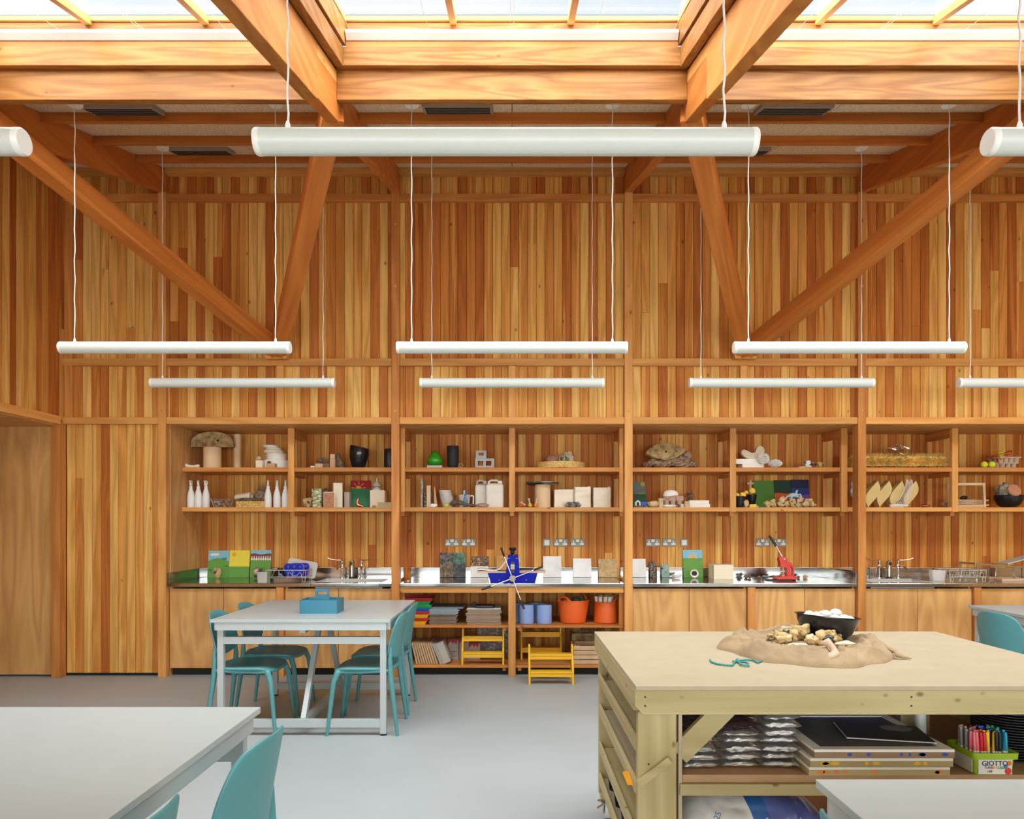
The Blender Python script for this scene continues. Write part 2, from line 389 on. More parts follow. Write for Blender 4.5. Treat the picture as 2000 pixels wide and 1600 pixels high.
w = MB(); plank_run(w, -4.5, 4.5, 0, 2.42, XL, along='y', face=1, rnd=rr); struct(obj('wall_left_lower', w, PLK))
# passage behind the left wall
struct(obj('wall_passage', MB().box(-5.6, 6.775, .02, -4.315, 6.82, 2.40), ply('z')))
struct(obj('wall_passage_end', MB().box(-5.7, 4.4, 0, -5.6, 6.9, 2.5), ply('z')))
struct(obj('wall_passage_front', MB().box(-5.6, 4.4, 0, -4.3, 4.5, 2.5), ply('z')))
struct(obj('ceiling_passage', MB().box(-5.6, 4.5, 2.36, -4.26, 6.8, 2.44), ply('x')))
TN = [0]
def trim(mb, mat, bevel=.003, rot=(0, 0, 0), loc=(0, 0, 0), label=None, name=None):
    TN[0] += 1
    return struct(obj(name or 'trim_%d' % TN[0], mb, mat, None, loc, rot, bevel=bevel), label)
trim(MB().box(-4.31, 4.5, 2.374, -4.215, 6.70, 2.449), firl('y'))
trim(MB().box(-4.31, 6.70, 0, -4.228, 6.80, 2.40), fir('z'))
# posts with their plugs
def zpost(): return 4.60
for i, x in enumerate(PX[:5]):
    p = MB().box(x - .0375, 6.744, 0, x + .0375, 6.86, zpost())
    trim(p, fir('z') if i % 2 else firl('z'), name='timber_post_pillar', label='square fir post standing on the floor')
    for j, py in enumerate((438, 559, 681, 803)):
        q = MB().lathe([(.011, 0), (.011, .003), (.008, .004)], 12); q.rot(Matrix.Rotation(R(90), 3, 'X'))
        o = obj('peg', q, firl('y'), None, (x, 6.744, Z(py, 6.744))); struct(o); o.name = 'trim_peg'
# rails between posts, short studs between the two lower rails
ends = [(XL, -3.333)] + [(PX[i] + .0375, PX[i + 1] - .0375) for i in range(4)] + [(5.528, 7.6)]
for a, b in ends:
    trim(MB().box(a, 6.755, 2.386, b, 6.81, 2.449), firl('x'))
    trim(MB().box(a, 6.757, 2.936, b, 6.81, 3.004), firl('x'))
    trim(MB().box(a, 6.757, 4.488, b, 6.81, 4.557), fir('x'))
    trim(MB().box(a, 6.71, 4.735, b, 6.81, 4.80), firl('x'))
for x in (-2.19, 0, 2.19, 4.39):
    trim(MB().box(x - .034, 6.765, 2.449, x + .034, 6.81, 2.936), firl('z'))
trim(MB().box(-4.225, 6.762, 2.449, -4.15, 6.81, 4.73), fir('z'))
# ---------------------------------------------------------------- roof
def seg(o, n, lab=None): o.name = n; return struct(o, lab)
c = MB()
pan = [XL - .05, -3.30] + [k * BAY / 2 for k in range(-2, 8)]
pan = sorted(set([XL - .05, -3.295, -2.197, -1.098, 0, 1.098, 2.197, 3.295, 4.394, 5.49, 6.6, 7.6]))
for a, b in zip(pan, pan[1:]):
    for y0, y1 in ((4.36, 5.26), (5.26, 6.46), (6.46, 7.62)):
        c.sbox(a + .0025, b - .0025, y0 + (0 if y0 < 4.4 else .0015), y1, 4.114, 4.20)
struct(obj('ceiling', c, m_ceil))
struct(obj('ceiling_cover', MB().sbox(XL - .05, 7.6, 4.36, 7.62, 4.205, 4.30), m_dark))
c = MB()
for a, b in zip(pan, pan[1:]):
    c.sbox(a + .0025, b - .0025, -.2, 2.33, 4.114, 4.30); c.box(a + .0025, -4.55, 2.846, b - .0025, -.2, 3.03)
c.sbox(XL - .05, -3.295, 2.33, 4.36, 4.114, 4.30)
struct(obj('ceiling_front', c, m_ceil))
gaps = [(XL, -3.334)] + ends[1:5] + [(5.53, 7.6)]
for yj in (6.19, 5.57, 4.95):
    for a, b in gaps:
        seg(obj('roof_beam', MB().sbox(a, b, yj, yj + .075, 4.052, 4.114), firr('x'), bevel=.003), 'trim_joist')
for i, x in enumerate(PX[:5]):
    seg(obj('roof_beam', MB().sbox(x - .0385, x + .0385, 3.9, 6.80, 3.887, 4.112), firr('y'), bevel=.004), 'trim_rafter')
    seg(obj('roof_beam', MB().sbox(x - .0395, x + .0395, -.2, 3.9, 3.876, 4.19), fir('y'), bevel=.004), 'trim_rafter')
    seg(obj('roof_beam', MB().sbox(x - .0385, x + .0385, 3.9, 4.34, 4.112, 4.185), firl('y')), 'trim_rafter_packing')
    struct(obj('ceiling_ridge_cap', MB().sbox(x - .055, x + .055, 2.30, 4.36, 4.20, 4.53), m_dark))
# cross beams and the kerbs of the rooflights, bay by bay
def rooflight(n, x0, x1):
    a, b = x0 + .0385, x1 - .0385
    seg(obj('roof_beam', MB().box(a, YB, 4.008, b, YB + .05, 4.19), firb('x'), bevel=.003), 'trim_beam')
    seg(obj('roof_beam', MB().box(a, YB - .04, 4.19, b, YB + .05, 4.303), firb('x'), bevel=.003), 'trim_kerb')
    u, v = a + .0, b - .0
    # side boards, running with the slope
    for s, e in ((u, 1), (v, -1)):
        i1 = s + e * .052
        seg(obj('kerb', MB().sbox(min(s, i1), max(s, i1), 2.36, YB - .042, 4.192, 4.31), firb('y'), bevel=.003), 'trim_kerb_side')
        i2 = s + e * .062
        seg(obj('kerb', MB().sbox(min(s, i2), max(s, i2), 2.36, YB - .02, 4.325, 4.46), firb('y'), bevel=.003), 'trim_kerb_upper')
    seg(obj('kerb', MB().box(u + .065, YB - .035, 4.303, v - .065, YB + .05, 4.338), fir('x')), 'trim_kerb_strip')
    seg(obj('kerb', MB().box(u + .06, YB - .018, 4.338, v - .06, YB + .05, 4.462), firb('x'), bevel=.002), 'trim_kerb_upper')
    # lower kerb, out of the picture above
    seg(obj('roof_beam', MB().box(a, 2.30, 3.44, b, 2.36, 3.98), firl('x')), 'trim_kerb_lower')
    wnd = thing('window_%d' % n, 'rooflight of clear glass in a pale fir frame', 'window', (0, 0, 0)); del wnd['category']; struct(wnd)
    f = MB().box(u + .05, YB - .03, 4.468, v - .05, YB + .05, 4.497)
    for s in (u + .045, v - .045): f.sbox(s - .02, s + .02, 2.36, YB - .03, 4.468, 4.50)
    obj('frame', f, firl('x'), wnd, bevel=.002)
    for k in (1, 2):
        x = u + (v - u) * k / 3
        obj('glazing_bar', MB().sbox(x - .02, x + .02, 2.36, YB - .005, 4.452, 4.50), firl('y'), wnd, bevel=.002)
    obj('gasket', MB().box(u + .05, YB - .02, 4.497, v - .05, YB + .03, 4.508), m_black, wnd)
    obj('pane', MB().sbox(u + .03, v - .03, 2.33, YB + .04, 4.512, 4.520), m_pane, wnd)
for n, (a, b) in enumerate(zip(PX, PX[1:])): rooflight(n + 1, a, b)
struct(obj('wall_sky_block', MB().box(-6.2, 1.9, 4.0, 7.7, 2.05, 4.72), plain('sky_block_grey', (.32, .33, .34), .5)))  # unseen wall added outside to keep low sky light off the roof beams
# the low wall behind the camera; its long window is added to brighten the back wall
wb = MB(); wb.box(-6.2, -4.6, 0, 7.7, -4.5, .80).box(-6.2, -4.6, 2.6, 7.7, -4.5, 3.0).box(-6.2, -4.6, .80, -4.1, -4.5, 2.6).box(7.3, -4.6, .80, 7.7, -4.5, 2.6)
struct(obj('wall_front', wb, ply('x')))
struct(obj('wall_leak_backing', MB().box(-5.7, 7.605, -.1, 7.7, 7.7, 4.95).box(-5.7, 6.905, 0, -4.3, 7.6, 2.5).box(-4.335, 6.83, 0, -3.336, 7.6, 2.45), m_dark))  # unseen backing added so no light leaks through gaps in the walls
wnd = thing('window_7', 'unseen long window added in the low wall for light', 'window'); del wnd['category']; struct(wnd)
f = MB()
for x in [-4.1 + i * 1.425 for i in range(9)]: f.box(x - .03, -4.58, .80, x + .03, -4.52, 2.6)
f.box(-4.1, -4.58, .80, 7.3, -4.52, .85).box(-4.1, -4.58, 2.55, 7.3, -4.52, 2.60)
obj('frame', f, firl('x'), wnd); obj('pane', MB().box(-4.1, -4.553, .83, 7.3, -4.547, 2.57), m_pane, wnd)

# white blind rails under the rooflights with their guide cords
for k, (a, b) in zip((-1, 0, 1, 2), ((PX[0], PX[1]), (PX[1], PX[2]), (PX[2], PX[3]), (PX[3], PX[4]))):
    u, v = a + .105, b - .105
    where = {-1: 'left bay', 0: 'middle bay', 1: 'right bay', 2: 'far right edge'}[k]
    t = thing('roller_blind', 'white blind rail with fine cords under the rooflight of the ' + where, 'blind', ((u + v) / 2, YB - .04, 4.34), group='rooflight blind rails')
    h = (v - u) / 2
    r_ = MB().prism([(-.002, 0), (.02, 0), (.02, .05), (.0, .055), (-.022, .052), (-.032, .040), (-.032, .028)], -h, h, 'x')
    obj('rail', r_, m_wplastic, t, bevel=.002)
    for q in (-.97, -.5, -.01, .01, .5, .97):
        obj('cord', MB().tube([(q * h, -.01, .05), (q * h, -1.9, .05 - SL * 1.89 + .03)], .0013, 5), m_cable, t)
# raking struts, two V shapes meeting the wall in the middle of a bay
for sx in (-1, 1):
    ft = Vector((sx * 2.19, 6.72, 3.06))
    for tx in (1.10, 3.295):
        tp = Vector((sx * tx, 4.40, 3.985)); d = tp - ft; L = d.length
        m = MB().box(-.03, -.066, -.072, L, .066, .072)
        rx = d.normalized(); yx = Vector((0, 0, 1)).cross(rx).normalized(); zx = rx.cross(yx)
        M = Matrix((rx, yx, zx)).transposed()
        o = obj('strut', m, firr('x'), None, ft, M.to_euler(), bevel=.004)
        seg(o, 'trim_strut', 'raking fir strut between the back wall and the roof beam')
    seg(obj('foot', MB().prism([(sx * 2.19 - .13, 3.10), (sx * 2.19 - .11, 2.985), (sx * 2.19 + .09, 2.985), (sx * 2.19 + .11, 3.10)], 6.68, 6.80, 'y'), firl('x'), bevel=.003), 'trim_strut_shoe')
# trickle vents in the wood wool
for px0, px1, y in ((170, 310, 4.83), (335, 452, 6.0), (826, 963, 4.80), (1480, 1620, 4.82), (1390, 1500, 6.0)):
    x0, x1 = X(px0, y), X(px1, y)
    where = {170: 'behind the left cross beam', 335: 'above the left of the back wall lights', 826: 'behind the middle cross beam', 1480: 'behind the right cross beam', 1390: 'behind the end of the big front light'}[px0]
    t = thing('ceiling_vent', 'brown metal ceiling vent ' + where, 'vent', ((x0 + x1) / 2, y, ceil_z(y)), group='ceiling vents')
    t.rotation_euler = (math.atan(SL), 0, 0); h = (x1 - x0) / 2
    obj('body', MB().box(-h, -.09, -.03, h, .09, .002), plain('vent_bronze', (.34, .29, .24), .5, .3), t, bevel=.003)
    g = MB()
    for s in (-.06, -.02, .02, .06): g.box(-h + .02, s - .008, -.034, h - .02, s + .008, -.03)
    obj('louvres', g, m_dark, t)

# ================================================================== PENDANT LIGHTS
def pendant(x, y, label, rose=True, base=[None]):
    top = ceil_z(y) - 2.595
    t = thing('pendant_light', label, 'light', (x, y, 2.595), group='tube pendant lights')
    q = MB().lathe([(.039, -.735), (.039, .735)], 32); q.rot(Matrix.Rotation(R(90), 3, 'Y'))
    obj('tube', q, m_lampw, t, smooth=40)
    for s in (-1, 1):
        q = MB().lathe([(.0395, 0), (.0395, .014), (.036, .019), (0, .020)], 32)
        q.rot(Matrix.Rotation(R(90) * s, 3, 'Y')); q.move((s * .733, 0, 0)); obj('end_cap', q, m_wplastic, t, smooth=40)
        f = MB().lathe([(.008, .036), (.008, .05), (.004, .062)], 10); f.move((s * .655, 0, 0)); obj('cable_grip', f, m_wplastic, t)
        sway = [(s * .655 + .0025 * sin(i * 1.7 + x), .002 * cos(i * 2.1), .05 + (top - .05) * i / 24) for i in range(25)]
        obj('cable', MB().tube(sway, .0035, 6), m_cable, t, smooth=60)
        c_ = MB().lathe([(.0, -.034), (.046, -.034), (.05, -.028), (.05, .012)], 20); c_.move((s * .655, 0, top)); obj('ceiling_rose', c_, m_wplastic, t, smooth=40)
    return t
for k, w_ in ((-1, 'cut by the left edge of the photo'), (0, 'the big one in the middle'), (1, 'cut by the right edge of the photo')):
    pendant(k * BAY - .018, 2.152, 'white tube pendant light in the front row, ' + w_)
for k, w_ in ((-1, 'over the foot of the left strut'), (0, 'in the centre'), (1, 'over the foot of the right strut')):
    pendant(k * BAY, 4.675, 'white tube pendant light of the middle row, ' + w_)
for k, w_ in ((-1, 'over the dish rack and sink'), (0, 'over the blue press'), (1, 'over the red press'), (2, 'cut by the right edge of the photo')):
    pendant(k * BAY, 5.85, 'white tube pendant light of the back row, ' + w_)

# ================================================================== SHELVES, WORKTOPS, CUPBOARDS
YS0, YS1, SZ1, SZ2 = 7.05, 7.525, 1.606, 1.999     # shelf front, back, lower and upper shelf tops
def shelf_unit(a, b, stiles, label, left_panel=False):
    t = thing('shelf_unit', label, 'shelf', ((a + b) / 2, YS1, SZ1 - .04), group='wall shelf units in the alcove')
    ox, oy, oz = t.location
    def put(n, m, mat): return obj(n, m.move((-ox, -oy, -oz)), mat, t, bevel=.003)
    xs = sorted(stiles)
    edge = [a] + [x for x in xs if a + .1 < x < b - .1] + [b]
    for i in range(len(edge) - 1):
        p = edge[i] + (.03 if edge[i] in xs else 0); q = edge[i + 1] - (.03 if edge[i + 1] in xs else 0)
        for z in (SZ1, SZ2): put('shelf_board', MB().box(p, YS0 + .005, z - .042, q, YS1, z), firl('x') if z == SZ1 else fir('x'))
    for x in xs:
        put('stile', MB().box(x - .03, YS0, SZ1 - .046, x + .03, YS0 + .045, 2.384), firl('z'))
        put('back_stile', MB().box(x - .025, YS1 - .045, SZ1 - .046, x + .025, YS1, 2.30), firl('z'))
        put('cross_rail', MB().box(x - .02, YS0 + .045, 2.30, x + .02, YS1, 2.384), fir('y'))
        for z in (SZ1, SZ2): put('shelf_bracket', MB().box(x - .02, YS0 + .045, z - .085, x + .02, YS1 - .045, z - .043), fir('y'))
shelf_unit(-3.249, -1.15, [-2.175], 'fir shelf unit holding the spray bottles and the half disc')
shelf_unit(-1.115, 1.115, [-1.085, 0, 1.085], 'fir shelf unit holding the green pear and the white canisters')
shelf_unit(1.15, 3.235, [2.175], 'fir shelf unit holding the rope and the wooden eye shape')
shelf_unit(3.24, 5.45, [3.27, 4.36], 'fir shelf unit holding the yellow fur cushion')

CT = .883
def worktop(a, b, hole, label, apron=False, ends_=()):
    t = thing('worktop', label, 'worktop', ((a + b) / 2, 7.1, CT), group='steel worktops')
    ox = (a + b) / 2; y0, y1 = 6.752, 7.535
    def L(m): return m.move((-ox, -7.1, -CT))
    m = MB()
    if hole:
        hx0, hx1, hy0, hy1 = hole
        m.box(a, y0, CT - .034, hx0, y1, CT).box(hx1, y0, CT - .034, b, y1, CT).box(hx0, y0, CT - .034, hx1, hy0, CT).box(hx0, hy1, CT - .034, hx1, y1, CT)
    else: m.box(a, y0, CT - .034, b, y1, CT)
    obj('slab', L(m), m_steel, t, bevel=.004)
    obj('upstand', L(MB().box(a, y1 - .018, CT, b, y1, CT + .10)), m_steel, t, bevel=.002)
    for e in ends_:
        x = a if e < 0 else b
        obj('end_upstand', L(MB().box(min(x, x - e * .014), y0 + .01, CT, max(x, x - e * .014), y1 - .018, CT + .10)), m_steel, t, bevel=.002)
    if hole:
        d = .12; q = MB(); p = .03
        q.box(hx0, hy0, CT - d - .004, hx1, hy1, CT - d)
        q.box(hx0, hy0, CT - d, hx0 + .006, hy1, CT + .002).box(hx1 - .006, hy0, CT - d, hx1, hy1, CT + .002)
        q.box(hx0 + .006, hy0, CT - d, hx1 - .006, hy0 + .006, CT + .002).box(hx0 + .006, hy1 - .006, CT - d, hx1 - .006, hy1, CT + .002)
        obj('sink_basin', L(q), m_basin, t, bevel=.0015)
        g = MB()
        for i in range(7): g.box(hx1 + .05 - .001, hy0 + .03 + i * .05, CT, hx1 + .06, hy0 + .04 + i * .05, CT)
    return t
worktop(-3.249, -1.137, (-1.90, -1.25, 6.91, 7.29), 'steel worktop with sink under the three painted cards', ends_=(-1,))
worktop(-1.059, 1.059, None, 'plain steel worktop carrying the blue press')
worktop(1.137, 3.256, None, 'plain steel worktop carrying the red lever press', ends_=(1,))
worktop(3.334, 5.451, (3.46, 4.07, 6.91, 7.29), 'steel worktop with sink on the far right', ends_=(-1,))

def cupboard(a, b, label):
    t = thing('base_cabinet', label, 'cabinet', ((a + b) / 2, 6.80, 0), group='plywood base cabinets'); ox = (a + b) / 2
    u, v = a - ox + .002, b - ox - .002
    obj('carcass', MB().box(u, .022, .08, u + .018, .66, .846).box(v - .018, .022, .08, v, .66, .846).box(u + .018, .022, .08, v - .018, .66, .098).box(u + .018, .64, .098, v - .018, .66, .846), ply('z'), t)
    obj('plinth', MB().box(a - ox + .002, .06, 0, b - ox - .002, .08, .08), m_dark, t)
    for s in (0, 1):
        p = a - ox + .003 + s * (b - a) / 2; q = p + (b - a) / 2 - .005
        obj('door', MB().box(p, 0, .075, q, .02, .828), ply('z'), t, bevel=.0012)
for a, b, l in ((-3.249, -2.226, 'plywood base cabinet with two doors at the far left end under the painted cards'), (-2.154, -1.138, 'plywood base cabinet with two doors under the left sink and taps'),
                (1.137, 2.224, 'plywood base cabinet with two doors under the white marble tile'), (2.298, 3.255, 'plywood base cabinet with two doors under the red press'),
                (3.334, 4.362, 'plywood base cabinet with two doors under the right sink'), (4.436, 5.45, 'plywood base cabinet with two doors at the right edge under the metal rack')):
    cupboard(a, b, l)
for x in (-2.19, 2.261, 4.399): trim(MB().box(x - .034, 6.765, 0, x + .034, 6.86, .846), fir('z'))
# open shelving under the middle worktop
t = thing('open_shelving', 'open fir shelving under the middle worktop, holding tubs, boards and crates', 'shelf', (0, 6.80, 0))
def part(n, *b, m=None): obj(n, MB().box(*b), m or fir('x'), t, bevel=.003)
part('apron', -1.058, -.02, .79, -.037, .03, .846, m=firl('x')); part('apron', .037, -.02, .79, 1.058, .03, .846, m=firl('x'))
part('upright', -.035, -.035, 0, .035, .06, .846, m=firl('z'))
for s in (-1, 1): part('upright', s * 1.04 - .018, .03, 0, s * 1.04 + .018, .09, .846, m=fir('z'))
for a, b in ((-1.056, -.037), (.037, 1.056)):
    part('shelf_board', a, .0, .457, b, .70, .479, m=fir('x')); part('bottom_board', a, .0, .076, b, .70, .10, m=fir('x'))
    part('plinth', a, .10, 0, b, .12, .076, m=m_dark)
for x in (-.09, .055):
    part('batten', x, .02, .425, x + .035, .70, .457); part('batten', x, .02, .044, x + .035, .70, .076)

# sockets
def socket(px, double, label, py=1060):
    y = YA; t = thing('socket' if double else 'switch', label, 'socket' if double else 'switch', (X(px, y), y, Z(py, y)), group='steel sockets and switches over the worktop')
    w = .074 if double else .041
    obj('plate', MB().box(-w, -.009, -.041, w, 0, .041), m_socket, t, bevel=.003)
    if double:
        for s in (-1, 1):
            p = MB().box(s * .043 - .006, -.0115, -.003, s * .043 + .006, -.009, .02).box(s * .043 - .022, -.0115, -.022, s * .043 - .008, -.009, -.008).box(s * .043 + .008, -.0115, -.022, s * .043 + .022, -.009, -.008)
            p.box(s * .043 - .022, -.0105, -.024, s * .043 + .022, -.009, -.006)
            obj('outlet', p, m_wplastic, t)
        obj('rocker', MB().box(-.017, -.013, .006, .017, -.009, .034), m_wplastic, t, bevel=.002)
    else: obj('rocker', MB().box(-.026, -.013, -.027, .026, -.009, .027), m_wplastic, t, bevel=.003)
for px, d, l in ((883, 1, 'double socket above the dark stone sample, first from the left'), (915, 1, 'double socket above the bark tile, second from the left'), (1068, 0, 'square switch above the white marble tile right of the blue press'),
                 (1095, 1, 'double socket next to the switch, right of the blue press'), (1128, 1, 'double socket between two white tiles, right of the blue press'), (1275, 1, 'double socket above the dark chip and green tile'),
                 (1307, 1, 'double socket left of the switch above the sunrise card'), (1336, 0, 'square switch above the sunrise card'), (1489, 1, 'double socket left of the red press lever'), (1521, 1, 'double socket behind the red press lever')):
    socket(px, d, l)

# ================================================================== TABLES AND CHAIRS
def table(x0, x1, y0, y1, label):
    cx, cy = (x0 + x1) / 2, (y0 + y1) / 2; t = thing('work_table', label, 'table', (cx, cy, 0), group='white work tables')
    a, b = (x1 - x0) / 2, (y1 - y0) / 2; H = .797
    obj('tabletop', MB().box(-a, -b, H - .022, a, b, H), m_white, t, bevel=.002)
    ins = .028; lx, ly = a - .055, b - .055
    for s in (-1, 1):
        obj('apron_rail', MB().box(-a + ins, s * (b - ins) - .02, H - .075, a - ins, s * (b - ins) + .02, H - .022), m_alu, t, bevel=.002)
        obj('apron_rail', MB().box(s * (a - ins) - .02, -b + ins + .02, H - .075, s * (a - ins) + .02, b - ins - .02, H - .022), m_alu, t, bevel=.002)
        obj('end_rail', MB().box(-lx + .02, s * ly - .018, .625, lx - .02, s * ly + .018, .675), m_alu, t, bevel=.002)
        obj('foot_rail', MB().box(-lx + .02, s * ly - .018, .055, lx - .02, s * ly + .018, .11), m_alu, t, bevel=.002)
        obj('brace', MB().bar((0, s * (ly - .03), .10), (0, s * .12, H - .09), .035, .045), m_alu, t, bevel=.002)
        for r_ in (-1, 1):
            lg = obj('leg', MB().box(s * lx - .021, r_ * ly - .021, .012, s * lx + .021, r_ * ly + .021, H - .075), m_alu, t, bevel=.002)
            obj('foot', MB().lathe([(.022, 0), (.022, .008), (.009, .014)], 14, (s * lx, r_ * ly, 0)), m_black, lg)
    obj('centre_beam', MB().box(-.02, -ly, H - .10, .02, ly, H - .06), m_alu, t, bevel=.002)
    obj('foot_beam', MB().box(-.02, -ly + .018, .058, .02, ly - .018, .108), m_alu, t, bevel=.002)
    return t
table(-2.044, -.824, 4.85, 6.085, 'white square table carrying the teal caddy, in front of the cupboards')
table(-2.115, -.893, 1.31, 2.547, 'white table in the near left corner, cut by the frame')
table(.774, 1.995, .60, 1.828, 'white table in the near right corner, in front of the workbench')
table(3.63, 4.85, 4.475, 5.71, 'white table at the right edge, beyond the workbench')

def make_chair(label):
    t = thing('chair', label, 'chair', (0, 0, 0), group='teal plastic chairs')
    # seat: faces +Y
    def seatf(u, v):
        a = 2 * u - 1; b = 2 * v - 1
        k = (1 - .30 * abs(a) ** 6 * 0) ; x = .205 * a * math.sqrt(max(0, 1 - .32 * b * b * b * b)); y = .215 * b * math.sqrt(max(0, 1 - .22 * a ** 4))
        z = .452 - .014 * (1 - a * a) * (1 - .4 * b) - (.022 * max(0, b - .45) ** 2 / .3) + .012 * max(0, -b - .5)
        return (x, y, z)
    obj('seat', MB().grid(18, 18, seatf), m_teal, t, smooth=180, solid=.022, sub=1)
    def backf(u, v):
        a = 2 * u - 1
        zt = .83 - .045 * abs(a) ** 3.2 - .02 * (abs(a) ** 14)
        zb = .505 + .055 * abs(a) ** 3
        z = zb + (zt - zb) * v
        w = .196 + .012 * sin(pi * v) - .02 * v ** 4
        y = -.215 - .055 * v ** 1.4 - .012 + .055 * a * a
        return (w * a, y, z)
    obj('backrest', MB().grid(20, 14, backf), m_teal, t, smooth=180, solid=.012, sub=1)
    def lerp(pts, rs, name):
        p = []; r_ = []
        for i in range(len(pts) - 1):
            for k in range(6):
                f = k / 6; p.append(Vector(pts[i]).lerp(Vector(pts[i + 1]), f)); r_.append(rs[i] + (rs[i + 1] - rs[i]) * f)
        p.append(Vector(pts[-1])); r_.append(rs[-1])
        obj(name, MB().tube(p, r_, 12), m_teal, t, smooth=60)
    for s in (-1, 1):
        lerp([(s * .215, .235, 0), (s * .196, .195, .36), (s * .180, .170, .425), (s * .150, .13, .437)], [.011, .018, .022, .012], 'leg')
        lerp([(s * .213, -.245, 0), (s * .190, -.195, .40), (s * .188, -.190, .50), (s * .185, -.194, .60)], [.011, .019, .017, .008], 'leg')
        lerp([(s * .178, .17, .428), (s * .182, 0, .430), (s * .188, -.185, .44)], [.013, .013, .015], 'side_rail')
    lerp([(-.18, -.19, .445), (0, -.215, .452), (.18, -.19, .445)], [.012, .012, .012], 'rear_rail')
    return t
ch = make_chair('teal plastic chair at the caddy table, near one on its right side')
ch.location = (-1.025, 5.095, 0); ch.rotation_euler = (0, 0, R(90))
dup(ch, (-1.025, 5.618, 0), R(90), 'teal plastic chair at the caddy table, far one on its right side')
dup(ch, (-1.845, 5.095, 0), R(-90), 'teal plastic chair at the caddy table, near one on its left side')
dup(ch, (-1.845, 5.618, 0), R(-90), 'teal plastic chair at the caddy table, far one on its left side')
dup(ch, (-.985, 2.15, 0), R(86), 'teal plastic chair pushed under the near left table, backrest fully seen')
dup(ch, (-1.04, 1.56, 0), R(90), 'teal plastic chair at the near left table, only a sliver of backrest seen')
dup(ch, (3.64, 5.08, 0), R(-80), 'teal plastic chair seen from behind at the right edge table')
dup(ch, (.945, 1.475, 0), R(-90), 'teal plastic chair by the plaster sack, only its rounded top seen')
# ================================================================== WORKBENCH
BX0, BX1, BY0, BY1, BZ = .418, 2.147, 2.42, 3.64, .90
wbn = thing('workbench', 'timber workbench on wheels with a pale board top and open shelves', 'workbench', (1.28, 3.03, 0))
def bp(n, m, mat, bevel=.002, parent=None, **k):
    return obj(n, m.move((-1.28, -3.03, 0)), mat, parent or wbn, bevel=bevel, **k)
bp('benchtop', MB().box(BX0, BY0, .884, BX1, BY1, BZ), m_mdf, .0015)
bp('apron_board', MB().prism([(BX0 - .003, .8835), (BX0 - .003, .832), (BX0 + .024, .802), (BX1, .802), (BX1, .8835)], 2.423, 2.463, 'y'), pine('x'))
bp('apron_board', MB().box(BX0, 3.59, .802, BX1, 3.632, .8835), pine('x'))
for x in (BX0 - .001, BX1 - .041): bp('apron_board', MB().box(x, 2.464, .806, x + .04, 3.589, .8835), pine('y'))
for x in (.434, 1.998):
    for y in (2.467, 3.57): bp('post', MB().box(x, y, .10, x + .132, y + .04, .802), pine('z'))
for i, (z, zr, m) in enumerate(((.655, .70, pine('y')), (.505, .548, m_mdf), (.318, .362, pine('y')), (.165, .208, m_mdf))):
    bp('tray_board', MB().box(.444, 2.508, z, .574, 3.57, z + .014), m)
    bp('tray_lip', MB().box(.430, 2.508, z - .002, .4435, 3.57, zr), pine('y'))
for x in (.575, 1.985): bp('divider', MB().box(x, 2.475, .14, x + .013, 3.565, .80), m_mdf)
bp('shelf_board', MB().box(.589, 2.478, .5525, 1.984, 3.565, .58), m_mdfe)
bp('shelf_rail', MB().box(.578, 2.464, .512, 1.99, 2.5, .552), pine('x'))
bp('bottom_shelf', MB().box(.589, 2.478, .12, 1.984, 3.565, .14), m_mdfe)
bp('bottom_rail', MB().box(.434, 2.53, .098, 2.13, 2.57, .12), pine('x')); bp('bottom_rail', MB().box(.434, 3.50, .098, 2.13, 3.54, .12), pine('x'))
bp('brace', MB().bar((.578, 2.494, .645), (.745, 2.494, .812), .026, .075), pine('x'))
bp('inner_post', MB().box(1.60, 2.95, .58, 1.72, 2.99, .884), pine('z'))
bt = MB().bar((X(1248, 2.455), 2.456, Z(1532, 2.455)), (X(1309, 2.455), 2.456, Z(1484, 2.455)), .018, .027); bp('batten', bt, pine('x'))
sc = MB()
for x, z in ((.45, .862), (.45, .832), (1.35, .862), (1.35, .832), (.47, .62), (.545, .62), (.465, .42), (.545, .42)):
    q = MB().lathe([(.0035, 0), (.0035, .001)], 8); q.rot(Matrix.Rotation(R(90), 3, 'X')); y = 2.423 if z > .8 else 2.467
    sc.add([(p[0] + x, p[1] + y, p[2] + z) for p in q.v], q.f)
bp('screws', sc, m_black, 0)
for x in (.47, 2.08):
    for y in (2.60, 3.52):
        c_ = bp('caster', MB().box(x - .035, y - .04, .088, x + .035, y + .04, .098).box(x - .024, y - .02, .03, x - .019, y + .035, .09).box(x + .019, y - .02, .03, x + .024, y + .035, .09), m_steel)
        q = MB().lathe([(.02, -.016), (.043, -.016), (.045, -.010), (.045, .010), (.043, .016), (.02, .016)], 28); q.rot(Matrix.Rotation(R(90), 3, 'Y')); q.move((x, y + .008, .045))
        bp('wheel', q, m_wplastic, 0, c_, smooth=35)
        bp('brake_lever', MB().bar((x - .02, y - .03, .085), (x - .055, y - .03, .062), .018, .004).bar((x - .02, y - .03, .09), (x - .05, y - .01, .094), .025, .004), m_chrome, 0, c_)
